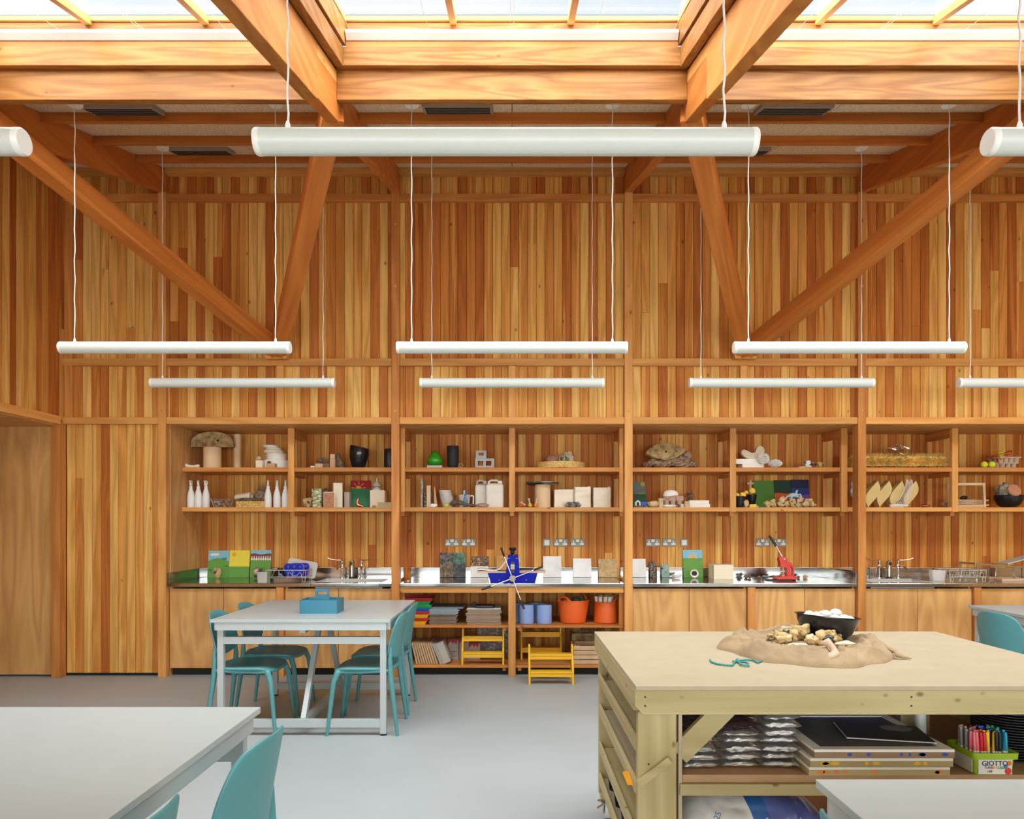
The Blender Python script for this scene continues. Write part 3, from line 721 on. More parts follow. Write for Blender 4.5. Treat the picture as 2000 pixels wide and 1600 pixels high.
# cups on the lowest tray
for i in range(5):
    one('plant_pot', MB().lathe([(.0, 0), (.030, 0), (.042, .105), (.044, .105), (.044, .115), (.040, .115), (.031, .006), (0, .006)], 20), m_black,
        'small black pot on the lowest end tray of the workbench, ' + ['at the front post', 'second from the front post', 'third from the front post', 'fourth from the front post', 'at the far end'][i], 'pot', (.495, 2.62 + i * .20, .179), group='black pots on the end tray', smooth=40)
one('paint_scraper', MB().prism([(0, 0), (.09, 0), (.10, .015), (.10, .055), (.09, .07), (0, .05)], 0, .002, 'z'), plain('amber_plastic', (.80, .34, .02), .3), 'amber plastic scraper on the second end tray behind the front post', 'scraper', (.46, 2.54, .519), (0, R(-8), R(80)))

# foil pouches on the shelf
def pouch(seed, w=.141, d=.20, h=.028):
    m = MB()
    for s in (1, -1):
        def f(u, v, s=s):
            a = 2 * u - 1; b = 2 * v - 1
            k = (max(0, 1 - abs(a) ** 4)) ** .6 * (max(0, 1 - abs(b) ** 14)) ** .5
            p = Vector((a * 2.6 + seed * 5, b * 2.2, s * 2.0))
            n = (noise.noise(p * 1.6) * .005 + abs(noise.noise(p * 3.4)) * .006 + noise.noise(p * 8) * .0026) * k
            edge = .003 * sin(a * 9 + seed) * (1 - k) if abs(a) < .99 else .003 * sin(9 * a + seed)
            return (a * w / 2 * (1 - .03 * b * b) + .003 * noise.noise(p * 2), b * d / 2, s * (h / 2 - .006) * k + n * s * .8 + edge * .6)
        m.grid(26, 26, f)
    return m
m_foil = plain('silver_foil', (.92, .92, .92), .2, .9, var=.02)
m_foild = plain('plum_foil', (.10, .045, .06), .28, .6, var=.1)
pm = [pouch(i) for i in range(4)]; protos = {}
cols = {'left': (.662, 6, 2), 'middle': (.807, 6, 5), 'right': (.949, 7, 99)}
ordn = ['bottom', 'second from the bottom', 'third from the bottom', 'fourth from the bottom', 'fifth from the bottom', 'sixth from the bottom', 'topmost']
for ci, (cn, (x, n, dk)) in enumerate(cols.items()):
    for i in range(n):
        dark = (cn == 'left' and i == 5) or (cn == 'middle' and i == 5)
        k = (i + ci) % 4; key = (k, dark)
        loc = (x + random.uniform(-.006, .006), 2.622 + random.uniform(-.012, .012), .5945 + i * .0288)
        lab = ('plum coloured' if dark else 'silver') + ' foil pouch, ' + (ordn[6] if i == n - 1 else ordn[i]) + ' in the ' + cn + ' stack on the workbench shelf'
        rz = random.uniform(-.07, .07)
        if key not in protos:
            protos[key] = one('foil_pouch', pm[k], m_foild if dark else m_foil, lab, 'pouch', loc, (random.uniform(-.03, .03), random.uniform(-.02, .02), rz), group='foil pouches stacked on the workbench shelf', smooth=180)
        else: dup(protos[key], loc, rz, lab)
# silk screens
for i, (p0, p1, w_) in enumerate(((1577, 1858, 'lowest'), (1584, 1864, 'middle one'), (1592, 1867, 'topmost'))):
    z = .58 + i * .0305; x0, x1 = X(p0, 2.462) + (.008 if i == 0 else 0), X(p1, 2.462); y0, y1 = 2.468, 2.468 + .46
    t = thing('silk_screen', 'wooden silk screen frame with paint stains, %s of three on the workbench shelf' % w_, 'printing screen', (x0, y0, z), group='silk screens'); W_, D_ = x1 - x0, y1 - y0
    fr = MB().box(0, 0, 0, W_, .035, .02).box(0, D_ - .035, 0, W_, D_, .02).box(0, .035, 0, .035, D_ - .035, .02).box(W_ - .035, .035, 0, W_, D_ - .035, .02)
    obj('frame', fr, wood('screen_frame_%d' % i, *((PINE[0], PINE[1]) if i < 2 else ((.30, .20, .12), (.44, .31, .2))), axis='x'), t, bevel=.0015)
    obj('edge_tape', MB().box(0, 0, .02, W_, .035, .0295).box(0, D_ - .035, .02, W_, D_, .0295).box(0, .035, .02, .035, D_ - .035, .0295).box(W_ - .035, .035, .02, W_, D_ - .035, .0295), m_paper, t, bevel=.001)
    obj('mesh', MB().box(.036, .036, .0205, W_ - .036, D_ - .036, .0265), plain('screen_mesh', (.10, .10, .105), .5, var=.25), t)
    rs = random.Random(40 + i); st = MB(); cset = [((.02, .08, .5),), ((.75, .5, .03),), ((.8, .25, .03),)][2 - i]
    for _ in range(7):
        cx = rs.uniform(.03, W_ - .03); r_ = rs.uniform(.004, .012)
        st.prism([(cx + r_ * rs.uniform(.6, 1.2) * cos(a * pi / 4) * 1.5, .012 + .006 * sin(a * pi / 4)) for a in range(8)], -.0006, 0, 'y')
    obj('paint_stain', st, shade(cset[0]), t)
t = thing('booklet', 'black spiral booklet lying askew on the topmost silk screen', 'booklet', (1.375, 2.66, .6712), R(-12))
obj('cover', MB().box(-.145, -.10, 0, .145, .10, .006), plain('booklet_black', (.02, .018, .02), .35), t); obj('page_edge', MB().box(-.148, -.103, .001, .148, .103, .004), m_paper, t)
obj('print_patch', MB().lathe([(.0, 0), (.055, 0), (.055, .0004), (0, .0004)], 24, (.06, .055, .0061), sx=1.0, sy=.7), plain('grey_print', (.22, .21, .21), .5), t)
# tub of felt pens
m_lime = plain('lime_plastic', (.33, .52, .015), .35)
t = thing('pen_tub', 'lime green tub of felt pens on the workbench shelf', 'tub', (1.668, 2.545, .58))
def rrect(a, b, r, n=5):
    p = []
    for cx, cy, s in ((a - r, b - r, 0), (-a + r, b - r, 90), (-a + r, -b + r, 180), (a - r, -b + r, 270)):
        for i in range(n + 1):
            an = R(s + 90 * i / n); p.append((cx + r * cos(an), cy + r * sin(an)))
    return p
def loft(rings, m=None, cap0=True, cap1=True, mi=0):
    m = m or MB(); n = len(rings[0]); q = [p for r_ in rings for p in r_]
    fs = [(j * n + i, j * n + (i + 1) % n, (j + 1) * n + (i + 1) % n, (j + 1) * n + i) for j in range(len(rings) - 1) for i in range(n)]
    if cap0: fs.append(tuple(range(n))[::-1])
    if cap1: fs.append(tuple((len(rings) - 1) * n + i for i in range(n)))
    return m.add(q, fs, mi)
def rr3(a, b, r, z): return [(x, y, z) for x, y in rrect(a, b, r)]
obj('body', loft([rr3(.066, .066, .012, 0), rr3(.071, .071, .012, .07), rr3(.069, .069, .011, .07), rr3(.063, .063, .01, .004)]), m_lime, t, smooth=40)
obj('rim', loft([rr3(.0725, .0725, .012, .056), rr3(.079, .079, .014, .056), rr3(.081, .081, .015, .078), rr3(.077, .077, .013, .078), rr3(.072, .072, .012, .060)], cap0=False, cap1=False), m_lime, t, smooth=40)
lb = MB().box(-.058, -.0715, .004, .058, -.0685, .055); obj('label', lb, m_wplastic, t)
navy = shade((.02, .05, .22)); 
text('GIOTTO', .0235, t, (-.002, -.0722, .033), (R(90), 0, 0), navy, bold=.0003)
for i, (ch_, c) in enumerate(zip('TURBO COLOR', [(.02, .3, .5), (.05, .3, .5), (.6, .05, .3), (.7, .1, .1), (.8, .3, .02), 0, (.5, .5, .02), (.2, .5, .05), (.05, .4, .3), (.02, .3, .5), (.3, .1, .4)])):
    if ch_ != ' ': text(ch_, .0115, t, (-.034 + i * .0067, -.0722, .0225), (R(90), 0, 0), shade(c), bold=.0002)
text('144', .012, t, (-.02, -.0722, .009), (R(90), 0, 0), navy)
dc = MB()
for cx, cz, r_ in ((.045, .012, .012),): dc.lathe([(r_, 0), (r_, .0005)], 16)
dc.rot(Matrix.Rotation(R(90), 3, 'X')); dc.move((.044, -.0716, .014)); obj('red_disc', dc, shade((.7, .05, .02)), t)
dc = MB().lathe([(.009, 0), (.009, .0005)], 16); dc.rot(Matrix.Rotation(R(90), 3, 'X')); dc.move((.047, -.0717, .041)); obj('orange_disc', dc, shade((.85, .22, .03)), t)
dc = MB().lathe([(.0075, 0), (.0075, .0005)], 16); dc.rot(Matrix.Rotation(R(90), 3, 'X')); dc.move((.036, -.0719, .030)); obj('blue_disc', dc, shade((.02, .35, .5)), t)
sl_ = MB().box(-.0712, -.055, .004, -.0685, .055, .052); obj('side_label', sl_, m_wplastic, t)
pens = [('pink', (.75, .16, .22)), ('red', (.55, .012, .03)), ('yellow', (.80, .50, .01)), ('black', (.012, .012, .014)), ('cyan', (.01, .30, .50)),
        ('grey', (.30, .31, .32)), ('orange', (.80, .12, .012)), ('dark blue', (.012, .03, .22)), ('blue', (.02, .06, .45)), ('green', (.01, .30, .14))]
pp = {}
for row in range(5):
    for i in range(10):
        c = pens[(i // 2) + (0 if row < 2 else 5)]
        if row == 2: c = pens[[5, 6, 7, 7, 9][i // 2]]
        x = 1.668 - .056 + i * .0124; y = 2.495 + row * .0225; z = .586
        lab = c[0] + ' felt pen standing among its own colour in the lime green tub'
        rot = (R(random.uniform(-5, 3)), R(random.uniform(-4, 4)), 0)
        if c[0] not in pp:
            pt = thing('felt_pen', lab, 'pen', (x, y, z + .002), group='felt pens in the lime tub'); pt.rotation_euler = rot
            obj('barrel', MB().lathe([(0, 0), (.0052, 0), (.0052, .085), (0, .085)], 10), m_wplastic, pt, smooth=40)
            obj('cap', MB().lathe([(.0058, .07), (.0058, .128), (.0045, .134), (0, .1355)], 12), plain('pen_' + c[0].replace(' ', '_'), c[1], .3), pt, smooth=40); pp[c[0]] = pt
        else: dup(pp[c[0]], (x, y, z + .002), None, lab, rot=rot)
# plates, crate, bottle, tub at the back of the bench
m_plate = plain('dark_plate', (.045, .047, .05), .4)
for i in range(19):
    loc = (1.865, 2.70, .58 + i * .0098); lab = 'dark grey plate in the tall plate stack at the shelf end'
    if i == 0: pl0 = one('plate', MB().lathe([(0, 0), (.07, 0), (.085, .004), (.118, .0075), (.118, .0095), (.086, .006), (.07, .003), (0, .003)], 40), m_plate, lab, 'plate', loc, group='dark plates on the workbench shelf', smooth=40)
    else: dup(pl0, loc)
one('storage_crate', loft([rr3(.17, .12, .02, 0), rr3(.185, .13, .02, .15), rr3(.18, .125, .02, .15), rr3(.165, .115, .02, .005)]), plain('crate_blue', (.01, .03, .32), .45), 'dark blue plastic crate at the back of the workbench shelf', 'crate', (1.40, 3.12, .58), smooth=40)
one('paint_pot', MB().lathe([(0, 0), (.05, 0), (.054, .08), (.056, .08), (.056, .09), (.05, .09), (.046, .07), (0, .065)], 24), m_frost, 'white plastic pot behind the foil pouches', 'pot', (1.14, 2.98, .58), smooth=40)
bt = thing('glue_bottle', 'white bottle with black cap standing behind the silk screens', 'bottle', (1.64, 2.88, .58))
obj('body', MB().lathe([(0, 0), (.02, 0), (.022, .01), (.022, .10), (.012, .12), (0, .12)], 18), m_wplastic, bt, smooth=40); obj('cap', MB().lathe([(.013, .12), (.013, .145), (0, .145)], 14), m_black, bt)
# plaster sack below
def sq(a, p): return math.copysign(abs(a) ** p, a)
bag = MB()
def bagf(u, v):
    th = 2 * pi * u; ph = pi * (v - .5); k = .45
    x = .29 * sq(cos(ph), k) * sq(cos(th), .6); y = .24 * sq(cos(ph), k) * sq(sin(th), .6); z = .17 * sq(sin(ph), .8)
    z *= (1 + .05 * cos(3 * x / .3)) ; n = noise.noise(Vector((x * 7, y * 7, z * 7))) * .014 + (abs(noise.noise(Vector((x * 16 + z * 7, y * 6, z * 16 - x * 9)))) - .2) * .022 + (abs(noise.noise(Vector((x * 30, y * 9, z * 34)))) - .2) * .008
    return (x + n * .6, y + n * .9 * (-1 if y < 0 else 1), z + .17 + n * .5 - max(0, x) * .12 * (z + .17) / .17)
bag.grid(130, 70, bagf, closed_u=True)
m_bag, t_, b_ = newmat('plaster_bag'); tcn = nd(t_, 'TexCoord'); sx = nd(t_, 'SeparateXYZ'); t_.links.new(tcn.outputs['Object'], sx.inputs[0])
na = nd(t_, 'Math', operation='MULTIPLY_ADD'); na.inputs[1].default_value = .35; t_.links.new(sx.outputs['Z'], na.inputs[0]); t_.links.new(sx.outputs['X'], na.inputs[2])
rp_ = ramp(t_, [(.0, (.62, .62, .60)), (.05, (.02, .10, .32)), (.11, (.09, .12, .34))]); rp_.color_ramp.interpolation = 'CONSTANT'
mrn = nd(t_, 'MapRange'); mrn.inputs['From Min'].default_value = .0; mrn.inputs['From Max'].default_value = 1.0; t_.links.new(na.outputs[0], mrn.inputs['Value']); t_.links.new(mrn.outputs[0], rp_.inputs[0])
t_.links.new(rp_.outputs[0], b_.inputs['Base Color']); b_.inputs['Roughness'].default_value = .35
t = thing('plaster_sack', 'white and blue plastic sack of casting plaster on the bottom shelf of the workbench', 'sack', (.892, 2.735, .14))
obj('bag', bag, m_bag, t, smooth=180)
text('fine casting plus', .0225, t, (.055, -.262, .278), (R(86), 0, 0), shade((.62, .64, .70)))
text('25', .03, t, (-.17, -.250, .292), (R(80), R(-70), 0), shade((.02, .10, .30)))

# ------------------------------------------------------------ on the bench: hessian, bowl, flints, string
HC = Vector((1.255, 3.07, BZ)); HA, HB = .345, .335
def hess_h(dx, dy):
    r_ = math.hypot(dx / HA, dy / HB); th = math.atan2(dy / HB, dx / HA)
    k = max(0, 1 - r_ ** 8) ** .5
    f = noise.noise(Vector((dx * 7, dy * 7, 3.3))) * .5 + .5; g = abs(noise.noise(Vector((dx * 13, dy * 13, 8.1)))); h3 = abs(noise.noise(Vector((th * 1.6 + r_, r_ * 1.5, 1.2))))
    rim = math.exp(-((r_ - .82) / .14) ** 2)
    w1 = noise.noise(Vector((dx * 4 + 2, dy * 4, 5))) * 3; rd = 1 - abs(sin(dx * 17 + dy * 9 + w1 * 2.2)); rd2 = 1 - abs(sin(dy * 21 - dx * 7 + w1 * 3))
    fold = min(1, r_ * 1.7) * (.034 * rd ** 2.5 * (.3 + f) + .026 * rd2 ** 3 * (1 - f * .6))
    g2 = abs(noise.noise(Vector((dx * 28, dy * 24, 1.1))))
    return k * (.018 + .010 * f + .012 * g + .011 * g2 + fold * .72 + rim * (.016 + .046 * h3) + .012 * math.exp(-(r_ / .45) ** 2)) + .002
def hf(u, v):
    th = 2 * pi * u; r_ = v ** .8
    wob = 1 + .05 * sin(3 * th + .6) + .035 * sin(7 * th) + .02 * sin(13 * th + 1)
    dx, dy = HA * r_ * cos(th), HB * r_ * sin(th)
    return (dx * wob, dy * wob, hess_h(dx, dy) if v < 1 else 0.0005)
t = thing('hessian_sack', 'crumpled hessian sack spread on the workbench under the bowl and flints', 'sack', tuple(HC))
obj('cloth', MB().grid(220, 90, hf, closed_u=True), m_hess, t, smooth=180)
kn = MB().tube([(-.040, -.255, .078), (-.022, -.27, .085), (-.006, -.28, .066), (-.002, -.295, .046), (-.022, -.305, .034), (-.045, -.305, .026)], [.008, .016, .011, .016, .017, .012], 12)
kn.v = [(x + .006 * noise.noise(Vector((x, y, z)) * 60), y + .006 * noise.noise(Vector((y, z, x)) * 55), z + .005 * noise.noise(Vector((z, x, y)) * 50)) for x, y, z in kn.v]
obj('knot', kn, plain('pale_cloth', (.58, .42, .30), .9, bump=.3, bscale=200), t, smooth=180)
obj('tassel', MB().tube([(.285, -.13, .035), (.305, -.155, .028), (.30, -.175, .018), (.325, -.185, .010), (.35, -.19, .006)], [.010, .010, .011, .008, .002], 10), m_hess, t, smooth=180)
def on_hess(x, y): 
    dx, dy = x - HC.x, y - HC.y; return BZ + hess_h(dx, dy)
bx, by = X(1613, 3.16), 3.16
t = thing('bowl', 'black plastic bowl of white eggs tilted on the hessian sack', 'bowl', (bx, by, on_hess(bx, by) - .002)); t.rotation_euler = (R(-2), R(4.5), 0); bz = t.location.z
obj('shell', MB().lathe([(0, 0), (.055, 0), (.075, .008), (.105, .040), (.124, .080), (.128, .105), (.136, .107), (.136, .111), (.125, .110), (.119, .082), (.10, .045), (.07, .012), (0, .006)], 48), m_blackgloss, t, smooth=35)
eggs = [(-.085, -.015, .098), (-.055, -.055, .096), (-.03, .02, .10), (-.005, -.01, .112), (.012, -.06, .10), (.055, .025, .118), (.062, -.045, .102), (.098, -.015, .094), (.02, .07, .10), (-.05, .06, .098), (.03, -.01, .075), (-.03, -.03, .072)]
for i, (ex, ey, ez) in enumerate(eggs):
    q = MB().blob((0, 0, 0), (.026, .024, .022), i, .05, sub=3)
    one('egg', q, plain('egg_white', (.66, .64, .58), .6), 'white crackled egg in the tilted black bowl', 'egg', (bx + ex, by + ey, bz + ez - .07 * ex), (random.uniform(-.5, .5), random.uniform(-.5, .5), random.uniform(0, 3)), group='white eggs in the black bowl', smooth=180)
fl = [(690, 360, .024), (738, 335, .024), (790, 372, .026), (828, 285, .026), (858, 350, .028), (905, 258, .03), (990, 318, .036), (928, 300, .018), (1090, 368, .024), (1100, 300, .03), (1150, 372, .02), (1245, 372, .034), (1318, 350, .026)]
fn_ = ['dark tipped, at the heap left end', 'behind the leftmost flint', 'lying low in front', 'at the top left of the heap', 'standing upright', 'at the back against the bowl', 'the biggest pale lump in the middle', 'small one peeping out behind the middle lump', 'with orange crust beside the middle lump', 'rounded and brown with a ring mark', 'small smooth one beside the split flint', 'split open showing a black face', 'at the right end of the heap']
for i, (u, v, r_) in enumerate(fl):
    px, py = 1380 + u / 5.263, 1170 + v / 5.263
    Y = 3.02 + (372 - v) * .0016; x = X(px, Y); z = max(on_hess(x, Y) + r_ * .75, Z(py, Y))
    if i in (3, 5): z = on_hess(x, Y) + r_ * 1.0
    z = min(z, on_hess(x, Y) + r_ * .95)
    q = MB().blob((0, 0, 0), (r_ * 1.1, r_ * .8, r_ * .85), i + 3, .8, 1.05, 4)
    o = tag(obj('flint_stone', q, m_flint, None, (x, Y, z), (0, 0, random.uniform(-.6, .6)), smooth=60), 'knobbly flint on the hessian sack, ' + fn_[i], 'stone', 'flints on the hessian')
    if i == 11:
        c_ = obj('black_face', MB().blob((.004, -.017, -.008), (.025, .016, .018), 5, .3, 2, 3), m_flintdark, o, smooth=60)
for i, (u, v) in enumerate(((940, 402), (1425, 408))):
    px, py = 1380 + u / 5.263, 1170 + v / 5.263; Y = 2.98; x = X(px, Y)
    one('flat_stone', MB().blob((0, 0, 0), (.04, .02, .011), 20 + i, .3, 1.5, 3), plain('pale_stone', (.62, .54, .40), .8, var=.12), 'flat pale stone on the hessian, ' + ['below the knobbly flints', 'below the black bowl'][i], 'stone', (x, Y, on_hess(x, Y) + .008), smooth=60)
sp_ = []
for u, v in ((35, 625), (50, 650), (110, 670), (200, 683), (262, 686), (300, 640), (315, 622), (335, 660), (352, 682), (400, 695), (432, 690), (428, 668), (390, 655), (330, 655), (270, 645), (330, 640), (420, 632), (480, 632), (525, 656), (560, 640), (605, 622)):
    px, py = 1380 + u / 5.263, 1170 + v / 5.263; Y = (CH - BZ - .004) * F / (py - HZ); sp_.append((X(px, Y), Y, BZ + .0045 + (.002 if 270 < u < 440 else 0)))
cv = []
for i in range(len(sp_) - 1):
    for k in range(4): cv.append(Vector(sp_[i]).lerp(Vector(sp_[i + 1]), k / 4))
one('string', MB().tube(cv, [.0032 + .0009 * (i % 2) for i in range(len(cv))], 7), plain('teal_string', (.03, .24, .22), .8), 'short teal string with a loose bow lying on the workbench top', 'string', smooth=180)
# caddy on the table
tx, ty = X(626, 5.22), 5.27; tz = .797
t = thing('caddy', 'teal plastic caddy with a handle on the white square table', 'caddy', (tx, ty, tz))
a, b, h = .136, .11, .098
q = loft([rr3(a, b, .012, 0), rr3(a, b, .012, h), rr3(a - .006, b - .006, .009, h), rr3(a - .006, b - .006, .009, .006)]); obj('box', q, m_tray, t, smooth=35)
obj('divider', MB().box(-a + .006, -.003, .006, a - .006, .003, h - .006), m_tray, t)
hd = MB(); o_ = [(-.055, h - .02), (-.050, h + .062), (-.040, h + .072), (.040, h + .072), (.050, h + .062), (.055, h - .02)]; i_ = [(-.030, h + .03), (-.036, h + .04), (-.03, h + .052), (.03, h + .052), (.036, h + .04), (.030, h + .03)]
n = 6; q = [(x, y, z) for y in (-.006, .006) for x, z in o_] + [(x, y, z) for y in (-.006, .006) for x, z in i_]
fs = []
for i in range(5):
    fs += [(i, i + 1, 12 + i + 1, 12 + i), (6 + i, 6 + i + 1, 18 + i + 1, 18 + i), (i, i + 1, 7 + i, 6 + i), (12 + i, 13 + i, 19 + i, 18 + i)]
fs += [(5, 0, 12, 17), (11, 6, 18, 23), (5, 0, 6, 11), (17, 12, 18, 23)]
obj('handle', hd.add(q, fs), m_tray, t, bevel=.003)
# ================================================================== SMALL THINGS
YI = 7.22            # usual depth of things on the shelves
def blk(name, label, cat, p0, p1, pyt, Y, z, d, mat, bevel=.003, rz=0, group=None, zt=None):
    """upright block, front face at depth Y, standing on height z"""
    x0, x1 = X(p0, Y), X(p1, Y); h = (zt or Z(pyt, Y)) - z
    return one(name, MB().box(-(x1 - x0) / 2, 0, 0, (x1 - x0) / 2, d, h), mat, label, cat, ((x0 + x1) / 2, Y, z), (0, 0, rz), group, bevel=bevel)
def drum(name, label, cat, p0, p1, pyt, Y, z, mat, group=None, n=32, rim=.004):
    r = (X(p1, Y) - X(p0, Y)) / 2; h = Z(pyt, Y - r * .6) - z
    return one(name, MB().lathe([(r - rim, 0), (r, rim), (r, h - rim), (r - rim, h)], n), mat, label, cat, (X((p0 + p1) / 2, Y), Y, z), group=group, smooth=40)
def rock(name, label, cat, px, Y, z, r, mat, seed, amp=.35, group=None, freq=1.6, rz=0, sub=3, sink=.0):
    m = MB().blob((0, 0, 0), r, seed, amp, freq, sub); b = m.bottom()
    return one(name, m, mat, label, cat, (X(px, Y), Y, z - b - sink), (0, 0, rz), group, smooth=60)
def circ(cx, cy, r, n=20, a0=0, a1=360, ry=None): return [(cx + r * cos(R(a0 + (a1 - a0) * i / n)), cy + (ry or r) * sin(R(a0 + (a1 - a0) * i / n))) for i in range(n + (a1 - a0 < 360))]
def card(p0, p1, pyt, yb, z, label, base, shapes, name='painted_card', cat='painting', t=.006, wall=7.537, group=None, skew=0, rz=0):
    """a board leaning back; shapes are polygons in 0..1 of its face"""
    Y = yb; w = X(p1, Y) - X(p0, Y); h = (Z(pyt, Y) - z); a = math.asin(max(.03, min(.24, (wall - yb - .004) / h)))
    m = MB().box(0, -t, 0, w, 0, h); mats = [base]
    for k, (poly, c) in enumerate(shapes):
        if c not in mats: mats.append(c)
        d = -t - .0006 - .0002 * k
        m.prism([(x * w, y * h) for x, y in poly], d, -t + .001, 'y', mats.index(c))
    return one(name, m, mats, label, cat, (X(p0, Y), yb, z), (-a, 0, rz), group)
GRN = shade((.13, .34, .055)); SKY = shade((.22, .52, .66)); ORG = shade((.85, .40, .03)); YEL = shade((.82, .70, .06)); WHT = shade((.78, .78, .74)); DGR = shade((.03, .20, .03))
def rect(x0, y0, x1, y1): return [(x0, y0), (x1, y0), (x1, y1), (x0, y1)]
def hill(y0, f): return [(0, 0), (1, 0)] + [(1 - i / 16, y0 + f(1 - i / 16)) for i in range(17)]
def rays(cx, cy, r0, r1, n, a0, a1, w=.012, asp=1.0):
    out = []
    for i in range(n):
        a = R(a0 + (a1 - a0) * i / (n - 1)); c, s = cos(a), sin(a)
        out.append([(cx + r0 * c - w * s, cy + (r0 * s + w * c) * asp), (cx + r1 * c - w * s, cy + (r1 * s + w * c) * asp), (cx + r1 * c + w * s, cy + (r1 * s - w * c) * asp), (cx + r0 * c + w * s, cy + (r0 * s - w * c) * asp)])
    return out

# ---------------------------------------------------------------- worktop, left bay
WB = 7.49
card(405, 446, 1075.5, WB, CT, 'painted card of a green hill, cloud and small sun, first of three beside the sink', SKY,
     [(hill(.62, lambda x: .12 * sin(pi * min(1, x * 1.05)) - .02), GRN), (circ(.46, .90, .065), ORG)] + [(circ(.16 + .09 * i, .845 + .012 * (i % 2), .075, 14, ry=.045), WHT) for i in range(4)] + [([(.66 + .04 * i, .66), (.70 + .04 * i, .66), (.68 + .05 * i, .77)], DGR) for i in range(5)] + [(rect(.80, .40, .96, .44), DGR), (rect(.02, .24, .2, .30), DGR)], group=None)
card(446.5, 486, 1075, WB, CT, 'painted card half yellow half green with an orange sun, second of three', YEL, [(rect(0, 0, 1, .40), GRN), (circ(.22, .845, .105, ry=.08), ORG)])
fence = [(rect(.0, .655, 1, .685), WHT)] + [([(.04 + .112 * i, .62), (.085 + .112 * i, .62), (.085 + .112 * i, .76), (.062 + .112 * i, .79), (.04 + .112 * i, .76)], WHT) for i in range(9)]
card(488, 528, 1074.5, WB, CT, 'painted card with a white picket fence and brown hills, third of three', SKY, [(hill(.86, lambda x: .02 * sin(9 * x)), shade((.22, .05, .04))), (rect(0, 0, 1, .70), GRN)] + fence)
rock('flint_stone', 'pale flint in front of the card with the green hill', 'stone', 424, 7.33, CT, (.040, .03, .052), m_flint, 31, .4)
rock('flint_stone', 'dark topped flint in front of the picket fence card', 'stone', 503, 7.33, CT, (.042, .03, .056), stone('flint_b', [(.40, (.04, .04, .045)), (.50, (.12, .11, .11)), (.54, (.58, .44, .24)), (.7, (.62, .52, .34))], 9), 32, .4)
m_wire = plain('cream_wire', (.62, .60, .54), .4, .2)
def rack(x0, x1, y0, y1, label, cup=True):
    t = thing('dish_rack', label, 'dish rack', (x0, y0, CT), group='dish racks by the sinks'); w, d = x1 - x0, y1 - y0
    f = MB()
    for z in (.042, .108):
        f.tube([(0, 0, z), (w, 0, z), (w, d, z), (0, d, z)], .0036, 8, closed=True)
    obj('frame', f, m_wire, t, smooth=60)
    u = MB()
    for x in (0, w * .33, w * .66, w):
        for y in (0, d): u.tube([(x, y, .042), (x, y, .108)], .0022, 6)
    for y in (d * .33, d * .66): u.tube([(w, y, .042), (w, y, .108)], .0022, 6); u.tube([(0, y, .042), (0, y, .108)], .0022, 6)
    obj('uprights', u, m_wire, t)
    for x in (.02, w - .02):
        for y in (0, d): obj('leg', MB().tube([(x - .014, y, .042), (x - .014, y, .002), (x + .014, y, .002), (x + .014, y, .042)], .0026, 6), m_wire, t)
    g = MB(); n = int(w / .024)
    for i in range(1, n):
        x = w * i / n; g.tube([(x, 0, .040), (x, .012, .028), (x, d - .012, .028), (x, d, .040)], .0016, 5)
    obj('base_wires', g, m_wire, t)
    b = MB(); x = w * .56
    b.tube([(x, 0, .044), (x, 0, .075), (x + .014, 0, .09), (x + .03, 0, .075), (x + .045, 0, .055), (x + .085, 0, .055), (x + .10, 0, .075), (x + .114, 0, .09), (x + .128, 0, .075), (x + .128, 0, .044)], .0022, 6)
    obj('cup_loop', b, m_wire, t)
    return t
rx0, rx1 = X(519, 6.98), X(597, 6.98)
rack(rx0, rx1, 6.98, 7.22, 'cream wire dish rack beside the left sink, holding black bowls and a blue tray')
def bowl_m(r, h): return MB().lathe([(r, 0), (r + .004, .002), (r * .93, h * .5), (r * .62, h * .88), (r * .36, h), (r * .34, h + .012), (r * .28, h + .012), (0, h + .004)], 28)
one('bowl', bowl_m(.070, .082), m_blackgloss, 'upturned black bowl lying in the left dish rack, front one', 'bowl', (rx0 + .115, 7.06, CT + .032), smooth=40)
one('bowl', bowl_m(.055, .10), m_blackgloss, 'upturned black bowl behind another in the left dish rack', 'bowl', (rx0 + .165, 7.165, CT + .032), smooth=40)
m_blb = plain('blue_plastic', (.012, .035, .42), .35); m_pink = plain('pink_plastic', (.80, .24, .36), .4)
def eggtray(label, loc, rot):
    t = thing('egg_mould_tray', label, 'tray', loc, group='blue trays in the dish rack'); t.rotation_euler = rot
    base = loft([[(x, 0, z) for x, z in rrect(.098, .064, .035)], [(x, .012, z) for x, z in rrect(.098, .064, .035)]])
    for i in range(3):
        for j in range(2): base.blob((-.06 + .06 * i, -.004, -.029 + .058 * j), (.026, .012, .025), 0, 0, 1, 2)
    obj('cups', base, m_blb, t, smooth=50)
    rm = loft([[(x, .012, z) for x, z in rrect(.100, .066, .036)], [(x, .026, z) for x, z in rrect(.100, .066, .036)]]); obj('rim', rm, m_pink, t, smooth=50); return t
e = eggtray('deep blue tray with cup hollows and pink rim standing in the dish rack, front one', (rx1 - .135, 7.03, CT + .108), (R(-10), 0, R(-6)))
dup(e, (rx1 - .105, 7.12, CT + .108), label='deep blue tray with pink rim standing behind the other in the dish rack', rot=(R(-10), 0, R(-6)))
ct_ = thing('chopping_board', 'pale grey board leaning behind the bowls in the left dish rack', 'board', (rx0 + .27, 7.20, CT + .034)); ct_.rotation_euler = (R(-8), R(10), 0)
obj('board', loft([[(x, 0, z + .05) for x, z in rrect(.15, .085, .03)], [(x, .008, z + .05) for x, z in rrect(.15, .085, .03)]]).move((0, 0, .03)), plain('pale_grey_plastic', (.52, .51, .46), .45), ct_, bevel=.002)
